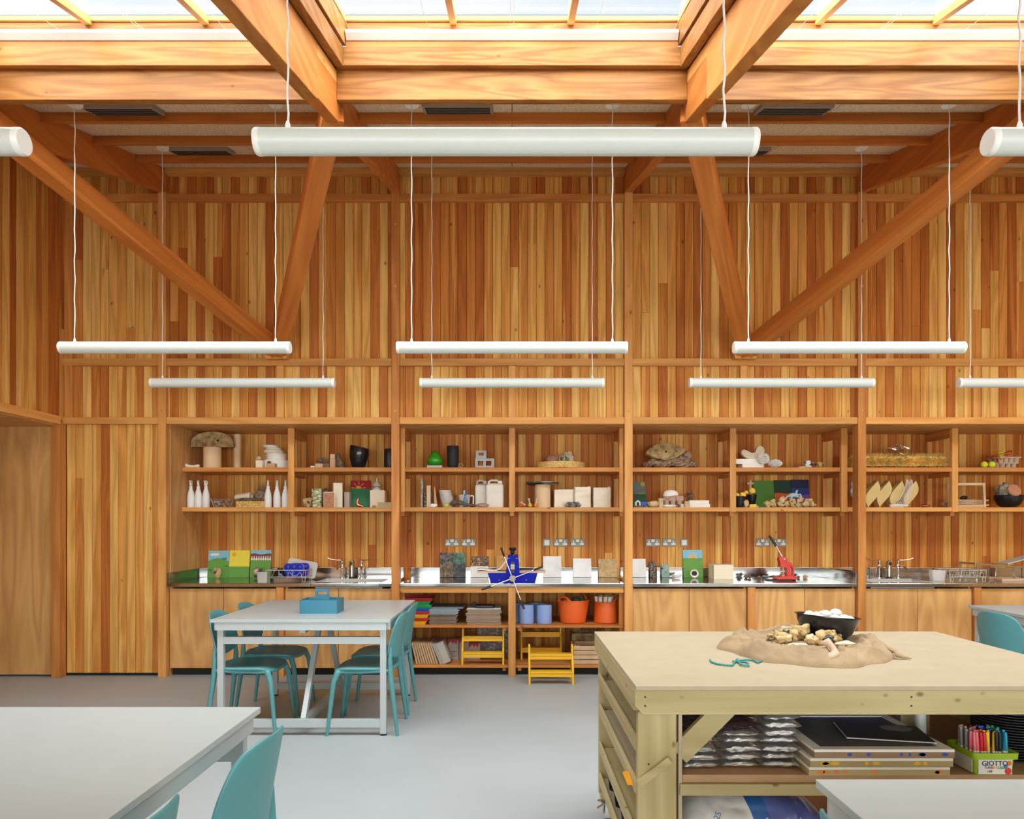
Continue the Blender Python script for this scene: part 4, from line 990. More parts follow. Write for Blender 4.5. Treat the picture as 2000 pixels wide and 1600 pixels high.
one('cutlery_cup', loft([rr3(.045, .03, .012, 0), rr3(.052, .035, .014, .095), rr3(.048, .032, .012, .095), rr3(.042, .027, .01, .005)]), plain('grey_cup', (.46, .45, .41), .4), 'grey cutlery cup hooked on the end of the left dish rack', 'cup', (rx0 - .0, 6.90, CT), smooth=40)
# taps and dispensers
def taps(px0, pxd, px1, lab):
    for s, px, w_ in ((-1, px0, 'left hand'), (1, px1, 'right hand')):
        Y = 7.42; t = thing('tap', 'chrome lever tap at the %s, %s' % (lab, 'lever to the left of the dispenser' if s < 0 else 'lever to the right of the dispenser'), 'tap', (X(px, Y), Y, CT), group='lever taps')
        obj('body', MB().lathe([(.022, 0), (.022, .006), (.012, .010), (.0105, .10), (.018, .105), (.018, .135), (.014, .14), (.016, .155), (.016, .185), (.011, .19), (0, .19)], 18), m_chrome, t, smooth=40)
        obj('spout', MB().tube([(0, 0, .115), (s * -.02 * -1, -.05, .122), (s * .02, -.10, .115), (s * .022, -.115, .098)], [.011, .010, .010, .009], 10), m_chrome, t, smooth=60)
        obj('lever', MB().tube([(0, 0, .183), (s * .05, -.01, .185), (s * .12, -.02, .196), (s * .14, -.02, .206)], [.008, .005, .0055, .010], 10), m_chrome, t, smooth=60)
    Y = 7.42; t = thing('soap_dispenser', 'steel soap dispenser between the taps at the ' + lab, 'dispenser', (X(pxd, Y), Y, CT), group='soap dispensers')
    obj('foot', MB().lathe([(.033, 0), (.033, .006), (.026, .012)], 18), m_black, t, smooth=40)
    obj('body', MB().lathe([(.026, .01), (.027, .16), (.024, .168), (.02, .17)], 20), plain('brushed_bronze_steel', (.42, .39, .33), .25, 1), t, smooth=40)
    obj('nozzle', MB().box(-.012, -.036, .135, .012, -.02, .165), m_black, t, bevel=.002); obj('pump', MB().lathe([(.022, .17), (.022, .178), (.008, .183), (0, .184)], 16).box(-.006, -.045, .172, .006, 0, .18), m_chrome, t)
taps(668, 687, 706, 'left sink'); taps(1717, 1736, 1754, 'right sink')

# ---------------------------------------------------------------- worktop, middle bay
m_slate = stone('slate', [(.35, (.03, .03, .03)), (.5, (.10, .10, .09)), (.7, (.22, .21, .18))], 40)
m_sgrn = stone('green_stone', [(.35, (.03, .09, .06)), (.55, (.10, .22, .15)), (.7, (.22, .36, .27))], 40)
m_sbrn = stone('brown_stone', [(.35, (.08, .055, .03)), (.55, (.20, .14, .085)), (.7, (.32, .25, .16))], 45)
m_bkt = stone('bark_tile', [(.38, (.05, .022, .01)), (.52, (.24, .12, .05)), (.66, (.62, .46, .28))], 70)
m_marble = stone('white_marble', [(.3, (.70, .70, .67)), (.6, (.84, .85, .83)), (.8, (.88, .88, .87))], 8, .35)
m_sand = stone('sand_tile', [(.3, (.46, .30, .13)), (.6, (.60, .43, .21)), (.8, (.70, .56, .34))], 30)
card(859, 909, 1080, WB, CT, 'large slab of four rough dark stone samples leaning on the wall', m_slate, [(rect(.53, .55, 1, 1), m_sgrn), (rect(.0, 0, .52, .53), m_sbrn), (rect(.53, 0, 1, .53), stone('slate_b', [(.35, (.03, .035, .035)), (.6, (.09, .10, .10)), (.8, (.16, .17, .16))], 40)), ([(0, .93), (.06, 1), (.0, 1)], m_slate)], name='stone_sample', cat='tile', t=.018)
card(919, 954, 1087, WB, CT, 'tile with brown bark above and white plaster below, left of the blue press', m_plaster, [(rect(0, .52, .5, 1), m_bkt), (rect(.51, .52, 1, 1), stone('bark_tile_b', [(.38, (.05, .03, .02)), (.52, (.17, .10, .06)), (.66, (.34, .24, .16))], 60))], name='tile', cat='tile', t=.016)
card(970, 1004, 1085, WB, CT, 'plain plywood tile standing behind the blue press', ply('z'), [], name='tile', cat='tile', t=.012)
card(1061, 1096.5, 1086.5, WB, CT, 'veined white marble tile nearest the blue press on its right', m_marble, [], name='tile', cat='tile', t=.014)
card(1119.5, 1155, 1091, WB, CT, 'plain white tile, middle of the three right of the blue press', plain('white_tile', (.86, .87, .86), .4), [], name='tile', cat='tile', t=.014)
card(1169, 1205, 1091.5, WB, CT, 'sand coloured tile, last of the three right of the blue press', m_sand, [], name='tile', cat='tile', t=.014)
one('wood_offcut', MB().box(-.018, 0, 0, .018, .02, .014), m_cork, 'tiny cork offcut at the right end of the middle worktop', 'offcut', (X(1214, 7.45), 7.45, CT))
one('paper_curl', MB().tube([(-.012, 0, .004), (0, .005, .005), (.012, 0, .008)], [.004, .005, .003], 8), m_paper, 'small white scrap on the middle worktop by the post', 'scrap', (X(797, 7.0), 7.0, CT), smooth=180)
# the blue press
PY = 6.86
def q8(u, v, Y=PY): return (X(930 + u / 10.667, Y), Z(1050 + v / 10.667, Y))
ox = X(1001, PY)
t = thing('press', 'blue table press with a four spoke hand wheel on the middle worktop', 'press', (ox, PY, CT))
pl = [q8(*p) for p in ((302, 938), (1228, 938), (1284, 740), (905, 740), (880, 396), (662, 396), (618, 740), (238, 740))]; pl = [(x - ox, max(z - CT, 0)) for x, z in pl]
pl[0] = (pl[0][0], 0); pl[1] = (pl[1][0], 0)
for n_, y in (('front_plate', 0), ('rear_plate', .20)): obj(n_, MB().prism(pl, y, y + .014, 'y'), m_blue, t, bevel=.0015)
s0 = [q8(*p) for p in ((720, 735), (800, 735), (800, 510), (720, 510))]; s0 = [(x - ox, z - CT) for x, z in s0]
obj('slot', MB().prism(s0, -.0015, .002, 'y'), m_black, t)
s1 = [q8(*p) for p in ((716, 665), (802, 665), (802, 565), (716, 565))]; obj('bearing_block', MB().prism([(x - ox, z - CT) for x, z in s1], -.006, .0, 'y'), m_steel, t, bevel=.001)
scr = q8(760, 600)[0] - ox; 
zt_ = q8(0, 400)[1] - CT; zk = q8(0, 215)[1] - CT
obj('screw', MB().lathe([(.004, .12), (.004, zk - .03)], 10, (scr, .1, 0)), m_chrome, t)
obj('cross_head', MB().prism([(pl[5][0], zt_ - .035), (pl[4][0], zt_ - .035), (pl[4][0], zt_ + .012), (pl[5][0], zt_ + .012)], .014, .2, 'y'), m_blue, t, bevel=.001)
kb = [(.0, zk - .075), (.011, zk - .075), (.02, zk - .045), (.016, zk - .035), (.034, zk - .025), (.038, zk - .010), (.030, zk - .002), (0, zk)]
obj('knob', MB().lathe(kb, 12, (scr, .1, 0)), m_black, t, smooth=30)
for (u, v) in ((680, 438), (843, 438), (480, 888), (1043, 886)):
    x, z = q8(u, v); bl = MB().lathe([(.007, 0), (.007, .004), (.004, .006), (0, .006)], 10); bl.rot(Matrix.Rotation(R(90), 3, 'X')); obj('bolt', bl.move((x - ox, 0, z - CT)), m_chrome, t)
obj('bed_board', MB().box(X(932, PY) - ox, .03, Z(1120, PY) - CT, X(1066, PY) - ox, .185, Z(1116, PY) - CT), plain('beech_board', (.62, .42, .29), .55), t, bevel=.001)
cx_, cz_ = q8(757, 850, 6.74); hub = MB().lathe([(0, 0), (.029, 0), (.031, .003), (.031, .022), (.01, .022), (.01, .13)], 24); hub.rot(Matrix.Rotation(R(-90), 3, 'X')); wy = 6.726 - PY
obj('hub', hub.move((cx_ - ox, wy - .014, cz_ - CT)), m_steel, t, smooth=35)
for u, v in ((517, 212), (1392, 605), (115, 1088), (1000, 1492)):
    ex, ez = q8(u, v, 6.73); a_ = Vector((cx_ - ox, wy - .003, cz_ - CT)); b_ = Vector((ex - ox, wy - .003, ez - CT)); m_ = a_.lerp(b_, .70)
    sp_o = obj('spoke', MB().tube([a_, b_], .0055, 10), m_chrome, t, smooth=60); obj('grip', MB().tube([m_, m_.lerp(b_, .05), m_.lerp(b_, .97), b_], [.007, .0095, .0095, .007], 12), m_black, sp_o, smooth=40)
# felt blanket threaded through the press
fp = [(0, 665), (60, 650), (160, 655), (260, 672), (350, 690), (430, 680), (500, 630), (560, 560), (605, 490), (650, 420), (700, 385), (780, 372), (850, 385), (900, 430), (925, 500), (922, 570), (905, 630)]
fp = [(q8(u, v)[0], q8(u, v)[1]) for u, v in fp]; bz_ = Z(1116, PY) + .001
up = [(x, max(z, bz_ + .0045)) for x, z in fp]; lo_ = [(x, max(z - .016, bz_)) for x, z in fp]
q = MB(); n = len(up); vs = [(x - ox, y, z - CT) for y in (.035, .18) for x, z in up] + [(x - ox, y, z - CT) for y in (.035, .18) for x, z in lo_]
fs = []
for i in range(n - 1): fs += [(i, i + 1, n + i + 1, n + i), (2 * n + i, 2 * n + i + 1, 3 * n + i + 1, 3 * n + i), (i, i + 1, 2 * n + i + 1, 2 * n + i), (n + i, n + i + 1, 3 * n + i + 1, 3 * n + i)]
fs += [(0, n, 3 * n, 2 * n), (n - 1, 2 * n - 1, 4 * n - 1, 3 * n - 1)]
obj('blanket', q.add(vs, fs), plain('white_felt', (.74, .70, .66), .95), t, smooth=60)

# ---------------------------------------------------------------- worktop, right bay
card(1235.5, 1262, 1091.5, WB - .01, CT, 'white tile right beside the timber post on the right bay worktop', m_marble, [], name='tile', cat='tile', t=.014)
card(1269, 1283.5, 1097, WB - .01, CT, 'narrow dark speckled tile chip on the right bay worktop', stone('dark_speck', [(.4, (.05, .04, .03)), (.55, (.12, .09, .06)), (.62, (.40, .32, .22))], 90), [], name='tile', cat='tile', t=.01)
card(1292, 1307, 1102, WB - .01, CT, 'narrow pale green weathered tile left of the shell', stone('pale_green', [(.3, (.03, .05, .05)), (.36, (.22, .32, .28)), (.6, (.34, .44, .38)), (.8, (.46, .50, .42))], 18), [], name='tile', cat='tile', t=.01, rz=-.08)
one('shell', MB().grid(24, 10, lambda u, v: (.055 * v ** .7 * cos(2 * pi * u) * (1 + .06 * sin(3 * 2 * pi * u)), .035 * v ** .7 * sin(2 * pi * u), .004 + .034 * v ** 2.2 + .004 * sin(4 * pi * u) * v), closed_u=True), m_plaster, 'shallow white shell dish left of the sunrise card', 'shell', (X(1322, 7.36), 7.36, CT), smooth=180, solid=.004)
card(1335, 1373, 1074, WB, CT, 'painted card of an orange sunrise over a green field', SKY, [(rect(0, 0, 1, .70), GRN), (circ(.5, .70, .125, 16, 0, 180, ry=.10), ORG)] + [(p, shade((.85, .52, .12))) for p in rays(.5, .70, .15, .24, 9, 0, 180, .018, .78)])
q = MB().lathe([(.028, 0), (.043, .002), (.046, .012), (.040, .022), (.03, .014), (.026, .010)], 26); q.rot(Matrix.Rotation(R(80), 3, 'X'))
t = thing('geode', 'white ring shell with a black centre leaning on the sunrise card', 'shell', (X(1355.5, 7.38), 7.38, CT + .0455)); obj('ring', q, m_plaster, t, smooth=60)
q = MB().blob((0, 0, 0), (.030, .008, .033), 4, .2, 2); obj('dark_centre', q.move((0, -.008, 0)), stone('dark_geode', [(.4, (.01, .01, .01)), (.6, (.06, .05, .05))], 60), t, smooth=60)
blk('cream_block', 'cream block on the right bay worktop', 'block', 1394, 1433, 1103.5, 7.25, CT, .17, m_cream, .002, rz=R(3))
for px, r_, lab, m, sd in ((1443, (.022, .016, .020), 'small green grey pebble right of the cream block', stone('pebble_green', [(.4, (.10, .10, .07)), (.6, (.22, .21, .15))], 30), 2), (1457, (.024, .017, .017), 'small brown pebble, left one of a touching pair', m_sbrn, 3), (1464, (.018, .015, .019), 'small dark pebble, right one of a touching pair', m_bark, 4),
                           (1482, (.016, .012, .013), 'tiny red brown pebble left of the red press', stone('pebble_red', [(.4, (.22, .09, .05)), (.6, (.34, .18, .12))], 30), 5), (1493, (.024, .016, .018), 'blue grey pebble left of the red press', stone('pebble_blue', [(.4, (.10, .12, .14)), (.6, (.24, .26, .28))], 30), 6),
                           (1559.5, (.016, .012, .012), 'tiny dark pebble behind the red press', m_bark, 7), (1573, (.026, .015, .016), 'orange brown pebble right of the red press', stone('pebble_orange', [(.4, (.40, .20, .10)), (.6, (.58, .36, .22))], 30), 8)):
    rock('pebble', lab, 'pebble', px, 7.38, CT, r_, m, sd, .25)
one('driftwood', MB().tube([(-.06, 0, .010), (-.02, 0, .015), (.02, 0, .017), (.06, 0, .014)], [.006, .011, .013, .010], 10), m_bark, 'short driftwood stick left of the red press', 'driftwood', (X(1508, 7.38), 7.38, CT), smooth=60)
RY = 7.02
def q7(u, v, Y=RY): return (X(1220 + u / 4.348, Y) - X(1540, RY), Z(1030 + v / 4.348, Y) - CT)
t = thing('lever_press', 'red hand lever press with a black handle on the right bay worktop', 'press', (X(1540, RY), RY, CT))
obj('base_plate', MB().prism([(x, y) for x, y in rrect(.145, .07, .06)], 0, .008, 'z').move((q7(1350, 0)[0], .08, 0)), m_black, t, bevel=.002)
def rp(poly, y0, y1, n_, m=m_red, bv=.004): obj(n_, MB().prism([q7(u, v) for u, v in poly], y0, y1, 'y'), m, t, bevel=bv)
z0p = 452 - 2
rp([(1298, 447), (1298, 430), (1330, 422), (1345, 415), (1460, 420), (1475, 430), (1475, 447)], .02, .14, 'base')
rp([(1396, 420), (1392, 350), (1340, 338), (1337, 300), (1327, 278), (1332, 260), (1362, 250), (1395, 262), (1405, 295), (1428, 300), (1430, 420)], .05, .11, 'column')
rp([(1426, 300), (1448, 318), (1461, 345), (1462, 422), (1446, 422), (1446, 352), (1426, 330)], .06, .10, 'rear_loop')
obj('die', MB().lathe([(.032, q7(0, 422)[1]), (.032, q7(0, 405)[1]), (.022, q7(0, 404)[1]), (.022, q7(0, 385)[1])], 18, (q7(1368, 0)[0], .08, 0)).lathe([(.024, q7(0, 372)[1]), (.024, q7(0, 335)[1])], 18, (q7(1366, 0)[0], .08, 0)), m_chrome, t, smooth=40)
a_, m_, e_ = (Vector((q7(*p)[0], .08, q7(*p)[1])) for p in ((1368, 262), (1312, 160), (1252, 72)))
lv = obj('lever', MB().tube([a_, a_.lerp(m_, .3), m_], [.011, .007, .007], 12), m_chrome, t, smooth=60); obj('grip', MB().tube([m_, m_.lerp(e_, .04), m_.lerp(e_, .96), e_], [.008, .0135, .0115, .008], 12), m_black, lv, smooth=40)
bl = MB().lathe([(.007, 0), (.007, .004), (0, .005)], 12); bl.rot(Matrix.Rotation(R(90), 3, 'X')); obj('bolt', bl.move((q7(1375, 272)[0], .05, q7(1375, 272)[1])), m_chrome, t)

# ---------------------------------------------------------------- worktop, far right bay
rx0, rx1 = X(1855, 6.99), X(1926, 6.99)
rack(rx0, rx1, 6.99, 7.24, 'cream wire dish rack at the far right, holding only a frosted cup')
one('cutlery_cup', loft([rr3(.060, .035, .014, 0), rr3(.069, .04, .016, .105), rr3(.065, .037, .014, .105), rr3(.056, .032, .012, .005)]), m_clearplastic, 'frosted cutlery cup hooked on the right dish rack', 'cup', (X(1830.5, 7.02), 7.02, CT), smooth=40)
for i in range(9):
    x = rx0 + .10 + i * .026
    if i == 0: pg = one('plate_loop', MB().tube([(0, -.05, 0), (0, -.045, .045), (0, -.03, .055), (0, .03, .055), (0, .045, .045), (0, .05, 0)], .0018, 6), m_wire, 'cream wire plate loop standing in the right dish rack', 'plate holder', (x, 7.11, CT + .030), (0, R(18), 0), group='plate loops in the right dish rack')
    else: dup(pg, (x, 7.11, CT + .030))
t = thing('metal_rack', 'grey metal frame on legs over wooden boards at the right end of the worktop', 'rack', (X(1960, 7.1), 7.12, CT)); x0_, x1_ = X(1893, 7.1) - X(1960, 7.1), .44
for y in (-.10, .16): obj('rail', MB().bar((x0_, y, .168), (x1_, y, .115), .022, .018), m_steel, t, bevel=.001)
for x in (x0_ + .03, .05, .3):
    zz = .168 + (x - x0_) / (x1_ - x0_) * (.115 - .168)
    for y in (-.10, .16): obj('leg', MB().box(x - .008, y - .008, 0, x + .008, y + .008, zz), m_steel, t, bevel=.001)
obj('arm', MB().bar((.02, .03, .165), (.34, .03, .25), .16, .012), m_alu, t, bevel=.001); obj('pivot', MB().tube([(-.0, -.10, .155), (.0, .16, .155)], .008, 10), m_chrome, t)
for i, (px, lab, y) in enumerate(((1925, 'small beech board under the metal frame, rear one', 7.25), (1950, 'beech board under the metal frame, front one', 7.06))):
    one('drawing_board', MB().box(0, -.055, 0, .30, .055, .024), plain('beech_board', (.62, .42, .29), .55), lab, 'board', (X(px, y), y, CT), bevel=.003)

# ---------------------------------------------------------------- under the middle worktop
US, BS = .479, .10
def tub_open(a, b, a2, b2, h, t=.004): return loft([rr3(a, b, .015, 0), rr3(a2, b2, .02, h), rr3(a2 - t, b2 - t, .018, h), rr3(a - t, b - t, .013, .006)])
z = US; m_sh = {}
for i, (c, n_) in enumerate((((.80, .52, .02), 'yellow'), ((.60, .03, .03), 'red'), ((.80, .52, .02), 'yellow'), ((.60, .03, .03), 'red'), ((.02, .12, .55), 'blue'), ((.02, .40, .10), 'green'), ((.02, .30, .08), 'green'), ((.40, .03, .03), 'red'))):
    wh = ['lowest', 'second from the bottom', 'third from the bottom', 'fourth from the bottom', 'fifth from the bottom', 'sixth from the bottom', 'seventh from the bottom', 'topmost'][i]
    one('stacking_tray', tub_open(.16, .17, .175, .185, .034), plain('tray_' + n_ + str(i), c, .4), n_ + ' plastic tray, ' + wh + ' of the bright stack beside the chairs', 'tray', (X(806, 7.0) - .02 + .012 * (i % 2) + .006 * i, 7.02, z), (0, 0, .03 * (i % 3)), group='bright stacking trays', smooth=40, bevel=.001); z += .0315
def sheets(name, label, cat, p0, p1, Y, d, z0, n, th, mats, group, jit=.010):
    x0, x1 = X(p0, Y), X(p1, Y); pr = {}
    for i in range(n):
        m = mats[i % len(mats)]; loc = ((x0 + x1) / 2 + random.uniform(-jit, jit), Y + d / 2 + random.uniform(0, jit), z0 + i * th); rz = random.uniform(-.012, .012)
        if m.name not in pr: pr[m.name] = one(name, MB().box(-(x1 - x0) / 2, -d / 2, 0, (x1 - x0) / 2, d / 2, th * .86), m, label, cat, loc, (0, 0, rz), group)
        else: dup(pr[m.name], loc, rz)
    return z0 + n * th
m_gb = plain('grey_board', (.20, .21, .22), .7); m_gb2 = plain('blue_grey_board', (.27, .34, .38), .7); m_br = plain('brown_board', (.22, .155, .11), .8, var=.15); m_br2 = plain('pale_brown_board', (.33, .24, .17), .8)
z = sheets('cardboard_sheet', 'brown board in the lower half of the left pile on the open shelf', 'board', 838, 892, 6.86, .30, US, 9, .011, [m_br], 'brown boards in the left pile')
z = sheets('grey_sheet', 'blue grey board on top of the left pile on the open shelf', 'board', 833, 896, 6.86, .34, z, 5, .0105, [m_gb2], 'blue grey boards in the left pile')
one('grey_sheet', MB().box(-.155, -.17, 0, .155, .17, .012), m_gb, 'dark grey board, topmost of the left pile on the open shelf', 'board', (X(868, 6.86) + .03, 7.04, z), (0, 0, -.05))
z = sheets('cardboard_sheet', 'pale brown board in the right pile on the open shelf', 'board', 911, 978, 6.86, .32, US, 12, .0122, [m_br2], 'pale brown boards in the right pile')
z = sheets('paper_sheet', 'white sheet over the right pile of boards', 'paper', 911, 977, 6.86, .32, z, 1, .006, [m_paper], None)
one('black_case', MB().box(-.085, -.07, 0, .085, .07, .026), m_black, 'flat black case on the right pile of boards', 'case', (X(948, 6.95), 6.95, z), (0, 0, R(-4)), bevel=.006)
one('tape_holder', MB().box(-.03, -.025, 0, .03, .025, .022).box(-.015, -.02, .022, .01, .02, .04), m_black, 'small black gadget behind the flat case on the right pile', 'gadget', (X(926, 7.1), 7.08, z), bevel=.003)
# leaning cardboards on the bottom board
for i in range(9):
    lab = 'brown cardboard leaning on the bottom board, %s of nine counted from the left' % ['first', 'second', 'third', 'fourth', 'fifth', 'sixth', 'seventh', 'eighth', 'last'][i]
    loc = (X(813 + i * 4.9, 6.86), 6.86, BS)
    if i == 0: cb = one('leaning_cardboard', MB().box(0, 0, 0, .016, .28, .208), m_card, lab, 'cardboard', loc, (0, R(-13), 0), group='leaning cardboards')
    else: dup(cb, (loc[0], loc[1] + .004 * (i % 3), BS), label=lab, rot=(0, R(-13 - i * .7), 0))
for i in range(4):
    lab = 'pale grey card leaning right of the brown cardboards, ' + ['first', 'second', 'third', 'thick last one'][i]
    one('leaning_card', MB().box(0, 0, 0, .010 if i < 3 else .07, .26, .205), plain('pale_grey_card', (.44, .42, .38), .8), lab, 'card', (X(859 + i * 2.6, 6.86), 6.862, BS), (0, R(-22), 0), bevel=.001)
one('tall_card', MB().box(0, 0, 0, .012, .40, .30), m_paper, 'tall white panel leaning left of the brown cardboards', 'panel', (X(812, 7.1) - .045, 7.0, BS), (0, R(-7), 0))
m_box = plain('white_carton', (.52, .48, .46), .7); m_rd = shade((.42, .03, .04)); m_bk = shade((.10, .12, .20))
for i, (p0, p1, py, Y) in enumerate(((842, 866, 1248, 7.22), (867, 888, 1248, 7.22), (875, 896, 1249, 7.10), (897, 916, 1247, 7.12), (916, 938, 1256, 7.10))):
    x0, x1 = X(p0, Y), X(p1, Y); w_ = x1 - x0 - .002; h = Z(py, Y) - BS
    m = MB().box(0, 0, 0, w_, .09, h); m.prism([(.0, h), (w_ * .95, h), (w_ * .75, h - .05), (w_ * .6, h - .02), (w_ * .45, h - .045), (w_ * .3, h - .015), (0, h - .05)], -.0006, .001, 'y', 1)
    for r_ in range(3): m.prism(rect(.015, .03 + r_ * .022, w_ - .02 - .02 * (r_ % 2), .036 + r_ * .022), -.0006, .001, 'y', 2)
    one('carton', m, [m_box, m_rd, m_bk], 'white carton with red print, ' + ['first behind the leaning cards', 'second behind the leaning cards, rear', 'third behind the leaning cards, in front', 'just left of the yellow step stool', 'seen through the yellow step stool'][i], 'carton', (x0, Y + (.0 if i < 2 else 0), BS), group='white cartons with red print')
m_wrap = stone('wrapped_pack', [(.4, (.10, .085, .07)), (.55, (.17, .15, .125)), (.66, (.42, .40, .36))], 30, .3)
for i in range(2): one('wrapped_pack', MB().box(-.17, 0, 0, .17, .24, .165), m_wrap, 'grey film wrapped pack behind the left step stool, ' + ['lower one', 'upper one'][i], 'pack', (X(964, 7.18), 7.2, BS + i * .1665), bevel=.008)
# paper rolls
m_roll = plain('blue_paper', (.24, .34, .62), .9, var=.03)
for i, (px, Y, lab) in enumerate(((1028, 6.94, 'blue paper roll in front, left one'), (1063, 6.94, 'blue paper roll in front, right one'), (1010, 7.10, 'blue paper roll half hidden by the upright'), (1048, 7.12, 'blue paper roll behind the two front rolls'))):
    if i == 0:
        rl = thing('paper_roll', lab, 'paper roll', (X(px, Y), Y, US), group='blue paper rolls on the open shelf')
        obj('paper', MB().lathe([(.025, .182), (.025, .002), (.066, .0), (.072, .004), (.072, .180), (.069, .184), (.025, .184)], 32), m_roll, rl, smooth=40); obj('core', MB().lathe([(.026, .004), (.026, .186), (.022, .186), (.022, .004)], 20), m_card, rl, smooth=40)
    else: dup(rl, (X(px, Y), Y, US), label=lab)
# orange tubs
def tubm(r0, r1, h): return MB().lathe([(0, 0), (r0 - .01, 0), (r0, .008), (r1, h - .004), (r1 + .006, h), (r1 + .004, h + .004), (r1 - .004, h - .002), (r0 - .004, .012), (0, .008)], 44)
x1t = X(1119, 7.02); t = thing('orange_tub', 'wide orange rubber tub with loop handle on the open shelf', 'tub', (x1t, 7.02, US), group='orange rubber tubs')
obj('body', tubm(.122, .160, .222), m_orange, t, smooth=40)
def hand(a, r, h, w, th=.011):
    p = []
    for i in range(15):
        f = i / 14; s = (f - .5) * w; p.append((r * cos(a + s), r * sin(a + s), h - .006 + .046 * (1 - abs(2 * f - 1) ** 3)))
    return MB().tube(p, th, 8)
for a in (R(250), R(75)): obj('handle', hand(a - .35, .160, .222, .85), m_orange, t, smooth=60)
for i, (dx, dy, r_, hh, m, lab) in enumerate(((.03, 0, .042, .06, stone('moss', [(.4, (.03, .04, .02)), (.6, (.10, .11, .06))], 30), 'dark green rolled felt in the wide orange tub'), (.085, .02, .03, .075, stone('moss', []), 'thin dark roll at the rim of the wide orange tub'), (-.055, .01, .05, .03, m_card, 'crumpled brown paper in the wide orange tub'))):
    one('felt_roll' if i < 2 else 'brown_paper', MB().blob((0, 0, 0), (r_, r_ * .9, hh), i, .15), m, lab, 'roll' if i < 2 else 'paper', (x1t + dx, 7.02 + dy, US + .20), smooth=60)
x2t = X(1183, 7.02); t = thing('orange_tub', 'narrow orange rubber tub full of pale tubes on the open shelf', 'tub', (x2t, 7.02, US), group='orange rubber tubs')
obj('body', tubm(.115, .112, .205), m_orange, t, smooth=40)
obj('handle', MB().tube([(.06, -.085, .20), (.09, -.075, .235), (.108, -.05, .262), (.112, -.02, .265), (.11, .01, .24), (.105, .04, .205)], [.013, .011, .009, .009, .011, .013], 8), m_orange, t, smooth=60)
tb = MB().lathe([(.013, .25), (.013, .0), (.019, 0), (.019, .25)], 18)
for i, (dx, dy, tx_, ty_) in enumerate(((-.062, -.01, -8, 4), (-.050, -.05, -3, 6), (-.022, -.06, 2, 6), (.012, -.055, 4, 7), (.03, -.02, 5, 3), (-.03, .02, -4, -2), (.0, .0, 1, 0))):
    loc = (x2t + dx, 7.02 + dy, US + .012); rot = (R(ty_), R(tx_), 0); lab = 'pale cardboard tube standing in the narrow orange tub, ' + ['far left, the tallest', 'front, first from the left', 'front, second from the left', 'front, third from the left', 'at the right side', 'behind on the left', 'in the middle at the back'][i]
    if i == 0: t0 = one('cardboard_tube', tb, plain('pale_tube', (.80, .72, .60), .7), lab, 'tube', loc, rot, group='pale tubes in the narrow tub', smooth=40)
    else: dup(t0, loc, label=lab, rot=rot)
# step stools
def stool(label):
    t = thing('step_stool', label, 'step stool', (0, 0, 0), group='yellow step stools'); w = .195
    side = [(0, 0), (.026, 0), (.05, .07), (.17, .07), (.205, 0), (.232, 0), (.165, .30), (.155, .33), (.135, .346), (.105, .346), (.085, .33), (.08, .25), (.065, .215), (.015, .16), (.003, .13)]
    for s in (-1, 1): obj('side', MB().prism(side, s * w - .009, s * w + .009, 'x'), m_yellow, t, bevel=.003)
    for z, y0, y1 in ((.118, .004, .10), (.262, .075, .165)):
        obj('tread', MB().box(-w + .009, y0, z - .018, w - .009, y1, z), m_yellow, t, bevel=.003)
        obj('riser', MB().box(-w + .009, y0 + .006, z - .05, w - .009, y0 + .02, z - .018), m_yellow, t, bevel=.002)
    return t
st = stool('yellow step stool standing out on the grey floor'); st.location = (X(1076.5, 6.44), 6.42, 0)
dup(st, (X(943, 6.83), 6.815, BS), label='yellow step stool inside the open shelving, left of the upright'); dup(st, (X(1057, 7.1), 7.08, BS), label='yellow step stool deep in the shelving, behind the one on the floor')
def crate(label, loc, rz=0, proto=[None]):
    if proto[0]: return dup(proto[0], loc, rz, label)
    t = thing('wooden_crate', label, 'crate', loc, rz, group='wooden slat crates'); a, b, h = .19, .14, .088
    for s in (-1, 1):
        for z in (0, .046):
            obj('slat', MB().box(-a, s * b - .006, z + .002, a, s * b + .006, z + .04), plain('crate_wood', (.55, .38, .22), .7, var=.15), t, bevel=.001)
            obj('slat', MB().box(s * (a - .02) - .005, -b + .006, z + .002, s * (a - .02) + .005, b - .006, z + .04), plain('crate_wood', (.55, .38, .22), .7), t, bevel=.001)
        for x in (-a + .045, a - .045): obj('corner_post', MB().box(x - .010, s * (b - .016) - .010, .001, x + .010, s * (b - .016) + .010, h), plain('crate_wood', (.55, .38, .22), .7), t)
    obj('bottom', MB().box(-a + .03, -b + .008, .002, a - .03, b - .008, .008), plain('crate_wood', (.55, .38, .22), .7), t); proto[0] = t; return t
cx = X(1119, 6.86) + .19
crate('slatted wooden crate, lower of the front stack beside the workbench', (cx, 7.0, BS)); crate('slatted wooden crate, upper of the front stack beside the workbench', (cx + .004, 7.0, BS + .089), .02)
t = thing('wooden_box', 'darker wooden box with hand hole behind the slatted crates', 'box', (X(1140, 7.35), 7.36, BS))
for s in (-1, 1): obj('side', MB().box(-.13, s * .12 - .006, 0, .13, s * .12 + .006, .235), m_oldwood, t); obj('end', MB().box(s * .124 - .006, -.114, 0, s * .124 + .006, .114, .235), m_oldwood, t)
obj('bottom', MB().box(-.118, -.114, .001, .118, .114, .01), m_oldwood, t)
